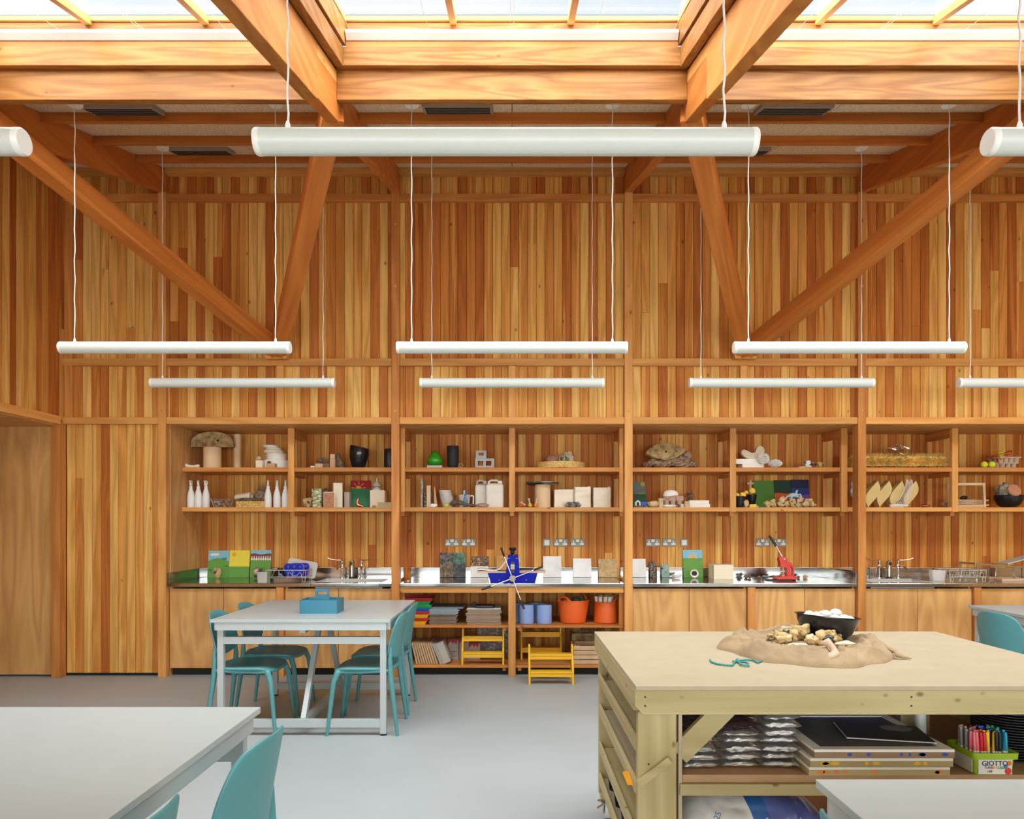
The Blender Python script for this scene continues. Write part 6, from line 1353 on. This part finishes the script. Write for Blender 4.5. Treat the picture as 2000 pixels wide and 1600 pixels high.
fluff('yarn_tassel', 'white yarn tuft leaning on the kidney shape', 'yarn', (X(1490, 7.13), 7.10, U + .032), (.045, .022, .04), 420, .026, m_yarn, 5, .003); fluff('yarn_tassel', 'white yarn tuft lying on the shelf right of the foam blocks', 'yarn', (X(1513, 7.15), 7.13, U), (.062, .03, .024), 460, .024, m_yarn, 6, .003)
rock('skull_stone', 'small white and black skull like stone on the upper shelf', 'stone', 1580, 7.15, U, (.046, .03, .038), stone('skullstone', [(.36, (.03, .03, .03)), (.42, (.62, .60, .55)), (.7, (.74, .72, .66))], 18), 71, .35); rock('skull_stone', 'thin white flake left of the skull like stone', 'stone', 1567, 7.10, U, (.035, .02, .006), m_plaster, 72, .2); rock('flint_stone', 'gold and black flint at the right end of the upper shelf', 'stone', 1600, 7.14, U, (.042, .03, .030), stone('goldflint', [(.38, (.03, .025, .02)), (.45, (.40, .24, .06)), (.7, (.56, .40, .16))], 20), 73, .4)
# lower
card(1236, 1262.5, 939.5, 7.46, Lw, 'painting of a yellow sun on grey blue with dark green ground by the post', shade((.16, .24, .22)), [(rect(0, 0, 1, .52), shade((.02, .12, .06))), (circ(.78, .90, .16, ry=.09), shade((.55, .45, .03))), (rect(.45, .53, .95, .58), shade((.30, .36, .06))), ([(0, .30), (.2, .45), (.15, .52), (0, .56)], shade((.40, .02, .05)))], wall=7.522)
t = thing('painted_shelf_block', 'small brown board with a blue block and white cup', 'block', (X(1254, 7.14), 7.12, Lw)); obj('board', MB().box(-.085, 0, 0, .075, .07, .018), m_sbrn, t); obj('blue_block', MB().box(-.01, .01, .0185, .065, .06, .056), shade((.02, .12, .45)), t, bevel=.002)
o_ = MB().tube([(-.06, .03, .02), (-.06, .03, .05), (-.04, .03, .066), (-.02, .03, .05), (-.02, .03, .02)], .010, 8); obj('white_arch', o_, m_wplastic, t, smooth=60)
rock('flint_stone', 'cream flint in front of the white plate', 'stone', 1277, 7.09, Lw, (.055, .025, .032), m_flint, 81, .35)
one('plate', MB().lathe([(0, 0), (.10, 0), (.112, .012), (.112, .028), (.105, .03), (0, .03)], 36), m_wplastic, 'thick white dish under the egg box on the lower shelf', 'dish', (X(1302, 7.26), 7.28, Lw), smooth=40)
m_egg = plain('egg_box_card', (.46, .35, .24), .9)
t = thing('egg_box', 'brown card egg box holding a white dome, on the thick dish', 'egg box', (X(1314, 7.22), 7.24, Lw + .0305)); g = MB().box(-.10, -.05, .040, .10, .05, .085)
for i in range(3):
    for s in (-1, 1): g.lathe([(.022, 0), (.031, .041)], 10, (-.066 + .066 * i, s * .026, 0))
obj('tray', g, m_egg, t, smooth=30)
one('dome', MB().lathe([(.080, 0), (.078, .02), (.066, .045), (.04, .060), (0, .066)], 30, sy=.6), m_plaster, 'white plaster dome sitting in the egg box', 'dome', (X(1311, 7.22), 7.24, Lw + .0305 + .0855), smooth=50)
st_ = MB().tube([(-.10, -.056, .085), (-.06, -.058, .05), (-.02, -.058, .085), (.03, -.06, .09), (.10, -.06, .10), (.15, -.06, .085), (.20, -.06, .105)], .0022, 6).tube([(.02, -.058, .09), (.03, -.062, .03), (.025, -.064, -.02)], .0022, 6)
obj('red_string', st_, shade((.60, .02, .02)), t)
fluff('dried_leaves', 'dried brown leaves beside the egg box', 'leaves', (X(1346, 7.24), 7.24, Lw + .058), (.028, .02, .035), 60, .035, m_bark, 9, .004)
m_cy = plain('pale_wood', (.62, .44, .26), .6)
for i, (px, zb, lab) in enumerate(((1290, Lw + .0, 'little wooden cylinder left of the egg box'), (1341, Lw, 'little wooden cylinder in front of the white slabs'))):
    t = thing('wood_cylinder', lab, 'cylinder', (X(px, 7.12), 7.11, zb)); h = .09 if i == 0 else .06; obj('body', MB().lathe([(.026, 0), (.026, h), (0, h)], 24), m_cy, t, smooth=40)
    dsk = MB().lathe([(.004, 0), (.004, .001)], 10); dsk.rot(Matrix.Rotation(R(90), 3, 'X')); obj('hole', dsk.move((0, -.0258, h * .6)), m_dark, t)
blk('white_slab', 'white slab, lower of two on the lower shelf', 'slab', 1330, 1387, 984.5, 7.17, Lw, .14, m_wb, .002); blk('white_slab', 'white slab, upper of two on the lower shelf', 'slab', 1346, 1385, 977.5, 7.19, Z(984.5, 7.17) + .0005, .12, m_wb, .002)
card(1473, 1513, 938, 7.48, Lw, 'plain green painting, left of three joined panels', shade((.08, .25, .03)), [], wall=7.522); card(1513.5, 1546.5, 937.5, 7.48, Lw, 'painting with dark green sky and orange ground, middle of three', shade((.004, .045, .02)), [(hill(.53, lambda x: .012 * sin(7 * x)), shade((.72, .13, .02)))], wall=7.522); card(1547, 1581.5, 936.5, 7.48, Lw, 'painting dark blue over purple, right of three', shade((.004, .01, .06)), [(rect(0, 0, 1, .70), shade((.01, .04, .22))), (rect(0, 0, 1, .47), shade((.16, .05, .32)))], wall=7.522)
t = thing('wood_cross', 'small stick cross left of the plain green painting', 'ornament', (X(1466, 7.42), 7.42, Lw)); obj('upright', MB().box(-.012, 0, 0, .012, .02, .285), m_cy, t); obj('bar', MB().box(-.035, -.006, .245, .03, 0, .265), m_cy, t)
pot_m = MB().lathe([(0, 0), (.035, 0), (.045, .03), (.055, .085), (.058, .112), (.052, .112), (.04, .03), (0, .02)], 28)
p0 = one('pot', pot_m, m_blackgloss, 'black pot of yellow sponges in front, by the stile', 'pot', (X(1445, 7.12), 7.13, Lw), smooth=40); one('pot', pot_m, m_blackgloss, 'black pot of yellow sponges, the rear one', 'pot', (X(1468, 7.25), 7.27, Lw + .02), smooth=40)
one('wood_block', MB().box(-.06, -.05, 0, .06, .05, .0195), m_cy, 'low wood block under the rear black pot', 'block', (X(1468, 7.25), 7.27, Lw))
m_sp = plain('yellow_sponge', (.80, .55, .06), .85)
for i, (px, Yq, zq, r_, lab) in enumerate(((1440, 7.12, .118, .024, 'round yellow sponge at the left in the front pot'), (1451, 7.11, .122, .03, 'yellow sponge disc at the right in the front pot'), (1457.5, 7.26, .155, .02, 'small yellow sponge at the left in the rear pot'), (1469, 7.25, .17, .034, 'big angular yellow sponge in the rear pot'))):
    one('sponge', MB().blob((0, 0, 0), (r_, r_ * .8, r_), 90 + i, .2, 1.4, 2 if i == 3 else 3), m_sp, lab, 'sponge', (X(px, Yq), Yq, Lw + zq), smooth=40)
one('sponge', MB().box(-.035, 0, 0, .035, .04, .030), m_sp, 'yellow sponge block lying before the rear black pot', 'sponge', (X(1471, 7.09), 7.09, Lw), bevel=.003)
rock('flint_stone', 'small brown flint between the two black pots', 'stone', 1458, 7.085, Lw, (.026, .018, .034), m_flint, 101, .35)
rs = random.Random(12); k = 0
pos = [(1500 + i * 12.2, 7.10 + .03 * (i % 2), 0) for i in range(8)] + [(1507 + i * 13.5, 7.17, .0) for i in range(6)] + [(1512 + i * 17, 7.13, .036) for i in range(5)]
names = ['front row'] * 8 + ['back row'] * 6 + ['top row']*5
cnt = {}
for (px, Yq, dz), n_ in zip(pos, names):
    cnt[n_] = cnt.get(n_, 0) + 1; od = ['first', 'second', 'third', 'fourth', 'fifth', 'sixth', 'seventh', 'eighth'][cnt[n_] - 1]
    rock('flint_stone', 'tan flint in the heap before the paintings, %s, %s from the left' % (n_, od), 'stone', px, Yq, Lw + dz, (rs.uniform(.028, .036), .02, rs.uniform(.022, .030)), m_flint, 110 + k, .75, group='flints before the paintings', rz=rs.uniform(-.5, .5), sub=3, freq=1.3); k += 1
cr = MB().blob((0, 0, .04), (.055, .02, .022), 3, .3)
for a, b, c in (((-.04, 0, .03), (-.07, -.01, .03), (-.085, 0, .0)), ((-.02, -.01, .03), (-.03, -.02, .02), (-.035, -.02, 0)), ((.02, -.01, .03), (.035, -.02, .02), (.03, -.02, 0)), ((.04, 0, .04), (.06, 0, .05), (.075, -.01, .01)), ((.02, 0, .05), (.025, 0, .075), (.035, 0, .09))): cr.tube([a, b, c], [.012, .010, .009], 8)
one('clay_creature', cr, plain('pale_blue_glaze', (.36, .48, .52), .5), 'pale blue clay creature on top of the flint heap', 'figurine', (X(1551, 7.15), 7.155, Lw + .082), smooth=60)
# ---------------------------------------------------------------- fourth unit
t = thing('doll_figure', 'pale blue cloth figure on a stand, half hidden by the post', 'figurine', (X(1668, 7.22), 7.22, Lw)); obj('base', MB().lathe([(.035, 0), (.035, .008), (0, .008)], 20), m_cy, t); obj('rod', MB().tube([(0, 0, .008), (0, 0, .11)], .003, 6), m_chrome, t)
bd = MB().blob((0, 0, .16), (.040, .03, .06), 2, .35).blob((.01, 0, .075), (.025, .018, .045), 7, .4).blob((.005, 0, .235), (.036, .028, .055), 9, .3); obj('cloth', bd, plain('pale_blue_cloth', (.40, .52, .54), .9), t, smooth=60)
# fur cushion
fx0, fx1 = X(1657, 7.25), X(1838, 7.25); L2 = (fx1 - fx0) / 2; rs = random.Random(21); fm = MB().box(-L2 + .03, -.085, .02, L2 - .03, .085, .115)
for i in range(5200):
    a = rs.uniform(-L2 + .03, L2 - .03); th = rs.uniform(-.25 * pi, 1.25 * pi); e = 0
    dy, dz = -cos(th), sin(th); p = Vector((a, dy * .085, .068 + dz * .048)); d = Vector((rs.uniform(-.5, .5), dy, dz + rs.uniform(-.5, .1)))
    if rs.random() < .14: s = rs.choice((-1, 1)); p = Vector((s * (L2 - .03), rs.uniform(-.08, .08), rs.uniform(.02, .11))); d = Vector((s, rs.uniform(-.4, .4), rs.uniform(-.5, .4)))
    q_ = p + d.normalized() * rs.uniform(.026, .056); q_.z = max(q_.z, .002); w_ = rs.uniform(.004, .0075); u = Vector((rs.uniform(-1, 1), rs.uniform(-1, 1), rs.uniform(-1, 1))).cross(d).normalized() * w_
    v = u.cross(d).normalized() * w_ * .8
    fm.add([p - u, p + u, p + v * 1.4, q_], [(0, 1, 3), (1, 2, 3), (2, 0, 3)])
one('fur_cushion', fm, plain('yellow_fur', (.74, .50, .13), .9, var=.25), 'long yellow fur cushion on the upper shelf, under the wire coil', 'cushion', ((fx0 + fx1) / 2, 7.22, U))
cw = MB()
for (cx, cz, r_, tilt) in ((-.04, .05, .045, 1.2), (.035, .095, .033, .2), (.09, .06, .05, 1.7)):
    for j in range(5): cw.tube([(cx + r_ * cos(a * pi / 10) + .013 * j, (r_ * .5 * sin(tilt)) * sin(a * pi / 10) + .012 * j - .03, cz + r_ * sin(a * pi / 10) * .9) for a in range(20)], .0019, 5, closed=True)
cb_ = cw.bottom(); one('wire_coil', cw.move((0, 0, -cb_)), m_chrome, 'tangled coil of bright wire on the yellow fur cushion', 'wire', (X(1742, 7.22), 7.20, U + .125))
rl_ = MB().tube([(.03 * cos(a * pi / 9), -.0, .03 * sin(a * pi / 9) + .03) for a in range(18)], .0013, 5, closed=True)
one('tennis_ball', MB().blob((0, 0, .032), (.032, .032, .032), 0, 0), plain('tennis_felt', (.62, .68, .02), .95), 'yellow tennis ball at the foot of the egg trays, left one', 'ball', (X(1921, 7.13), 7.12, U), smooth=180)
one('tennis_ball', MB().blob((0, 0, .032), (.032, .032, .032), 0, 0), plain('tennis_felt', (.62, .68, .02), .95), 'yellow tennis ball at the foot of the egg trays, right one', 'ball', (X(1935.8, 7.13), 7.12, U), smooth=180)
def eggt(label, z, p=[None]):
    if p[0]: return dup(p[0], (X(1958, 7.25) + .012, 7.25, z), .1, label)
    g = MB().box(-.115, -.09, .045, .115, .09, .058)
    for i in range(4):
        for j in range(3): g.lathe([(.014, 0), (.022, .0), (.026, .046)], 9, (-.084 + .056 * i, -.058 + .058 * j, 0)); g.lathe([(.012, .058), (.006, .078), (0, .078)], 7, (-.056 + .056 * (i % 3), -.03 + .058 * (j % 2), 0))
    p[0] = one('egg_tray', g, m_egg, label, 'egg tray', (X(1955, 7.25), 7.25, z), group='card egg trays', smooth=30); return p[0]
eggt('brown card egg tray, lower of two behind the tennis balls', U); eggt('brown card egg tray, upper of two behind the tennis balls', U + .058)
one('tennis_ball', MB().blob((0, 0, .032), (.032, .032, .032), 0, 0), plain('tennis_felt', (.62, .68, .02), .95), 'yellow tennis ball lying on top of the egg trays', 'ball', (X(1950, 7.25), 7.22, U + .115), smooth=180)
hs = []
for i in range(50):
    a = i * .26; hs.append(((.09 + .03 * sin(a * .7)) * cos(a) + .01, .075 * sin(a) - .01, .125 + .022 * sin(a * 1.3) + (.03 if 20 < i < 28 else 0)))
hs += [(-.10, -.10, .09), (-.105, -.115, .05), (-.09, -.12, .02)]
one('rubber_tube', MB().tube(hs, .006, 8), plain('orange_red_rubber', (.60, .11, .03), .4), 'looped orange rubber tube on the egg trays', 'tube', (X(1955, 7.25), 7.24, U), smooth=60)
# gold leaf shapes: two pointed ends, two round ends
def leafp(s):
    pts = [(.0, .0)]; 
    A, B = Vector((-.055, -.138)), Vector((.04, .138)); out = []
    for i in range(13): f = i / 12; out.append((A.x + (B.x - A.x) * f + .068 * sin(pi * min(1, f * 1.0)) ** 1.2 * (.5 + .8 * f), A.y + (B.y - A.y) * f))
    for i in range(13): f = 1 - i / 12; out.append((A.x + (B.x - A.x) * f - .068 * sin(pi * f) ** 1.2 * (.5 + .8 * (1 - f)), A.y + (B.y - A.y) * f))
    return out[:13] + out[14:25]
m_gold = plain('gold_paint', (.66, .50, .20), .5)
for i, px in enumerate((1705.5, 1728, 1753, 1780)):
    q = leafp(1); zb = min(p[1] for p in q); lab = 'gold painted leaf shape on its tip, ' + ['first from the left by the post', 'second from the left', 'third, draped with white net', 'fourth, right of the net'][i]
    one('gold_leaf', MB().prism([(x, z - zb) for x, z in q], 0, .10, 'y'), [m_gold], lab, 'leaf shape', (X(px, 7.2) + .006, 7.2, Lw), (0, 0, 0), group='gold leaf shapes', bevel=.001)
nt_ = MB(); rs = random.Random(3)
def npt(u, v): return (.05 - .11 * v ** 2 - .06 * (u - .5) * (1 + v), -.03 - .015 * v - .02 * (v > .85), .27 - .265 * v + .01 * sin(9 * u))
for i in range(9): nt_.tube([npt(i / 8, k / 14) for k in range(15)], .0016, 4)
for k in range(15): nt_.tube([npt(i / 8, k / 14) for i in range(9)], .0014, 4)
nt_.blob((-.06, -.045, .018), (.085, .02, .017), 4, .5); o = one('net', nt_, m_yarn, 'white string net hanging over the gold leaf shapes', 'net', (X(1762, 7.2), 7.19, Lw))
rock('copper_scrap', 'crumpled copper scrap on the lower shelf right of the gold leaves', 'scrap', 1806, 7.12, Lw, (.05, .022, .015), plain('copper', (.56, .25, .15), .3, .9), 44, .6, freq=3)
t = thing('hand_loom', 'pale wooden loom frame standing on the lower shelf', 'frame', (X(1888, 7.13), 7.12, Lw)); t.rotation_euler = (R(-4), 0, R(-4)); w_, h = (X(1924, 7.13) - X(1853, 7.13)) / 2, Z(943, 7.13) - Lw
for s in (-1, 1): obj('side_bar', MB().box(s * (w_ - .012) - .012, 0, 0, s * (w_ - .012) + .012, .02, h), m_cy, t, bevel=.001)
for z in (.0, h - .028): obj('cross_bar', MB().box(-w_ + .025, .002, z + .002, w_ - .025, .018, z + .028), m_cy, t, bevel=.001)
pg = MB()
for i in range(12): pg.box(w_ - .030, -.006, .04 + i * .014, w_ - .022, 0, .045 + i * .014)
obj('pegs', pg, m_bark, t)
rs = random.Random(33)
for i in range(13):
    lay = i // 3; lab = 'thin wood slat, %s in the pile behind the loom frame' % ('%s of layer %s' % (['front', 'middle', 'rear'][i % 3], ['one', 'two', 'three', 'four', 'five'][lay]))
    loc = (X(1885, 7.25) + rs.uniform(-.04, .04), 7.22 + .06 * (i % 3), Lw + lay * .0165); rz = rs.uniform(-.10, .10)
    if i == 0: sl0 = one('wood_stick', MB().box(-.17, -.022, 0, .17, .022, .015), plain('slat_wood', (.56, .38, .23), .7, var=.15), lab, 'slat', loc, (0, 0, rz), group='wood slats behind the loom frame', bevel=.001)
    else: dup(sl0, loc, rz, lab)
one('wire_tuft', MB().blob((0, 0, 0), (.03, .025, .018), 77, .7, 3), m_black, 'little black wire tuft on the slat pile', 'wire', (X(1883, 7.25), 7.25, Lw + .10), smooth=60)
one('bowl', MB().lathe([(0, 0), (.06, 0), (.10, .03), (.128, .08), (.134, .125), (.127, .125), (.12, .085), (.09, .035), (0, .012)], 40), m_blackgloss, 'round black bowl holding brown cloth at the right edge', 'bowl', (X(1973, 7.2), 7.22, Lw), smooth=40)
crumple('cloth', 'crumpled grey brown cloth heaped in the round black bowl', 'cloth', (X(1972, 7.2), 7.24, Lw + .06), (.11, .09, .105), 14, stone('brown_cloth', [(.4, (.22, .18, .13)), (.6, (.46, .40, .31))], 8, .95)); one('clay_disc', MB().lathe([(0, 0), (.065, .004), (.06, .02), (0, .026)], 24), plain('clay', (.50, .24, .13), .8), 'round clay disc leaning on the cloth in the black bowl', 'disc', (X(1977, 7.14), 7.12, Lw + .165), (R(58), 0, 0), smooth=50)
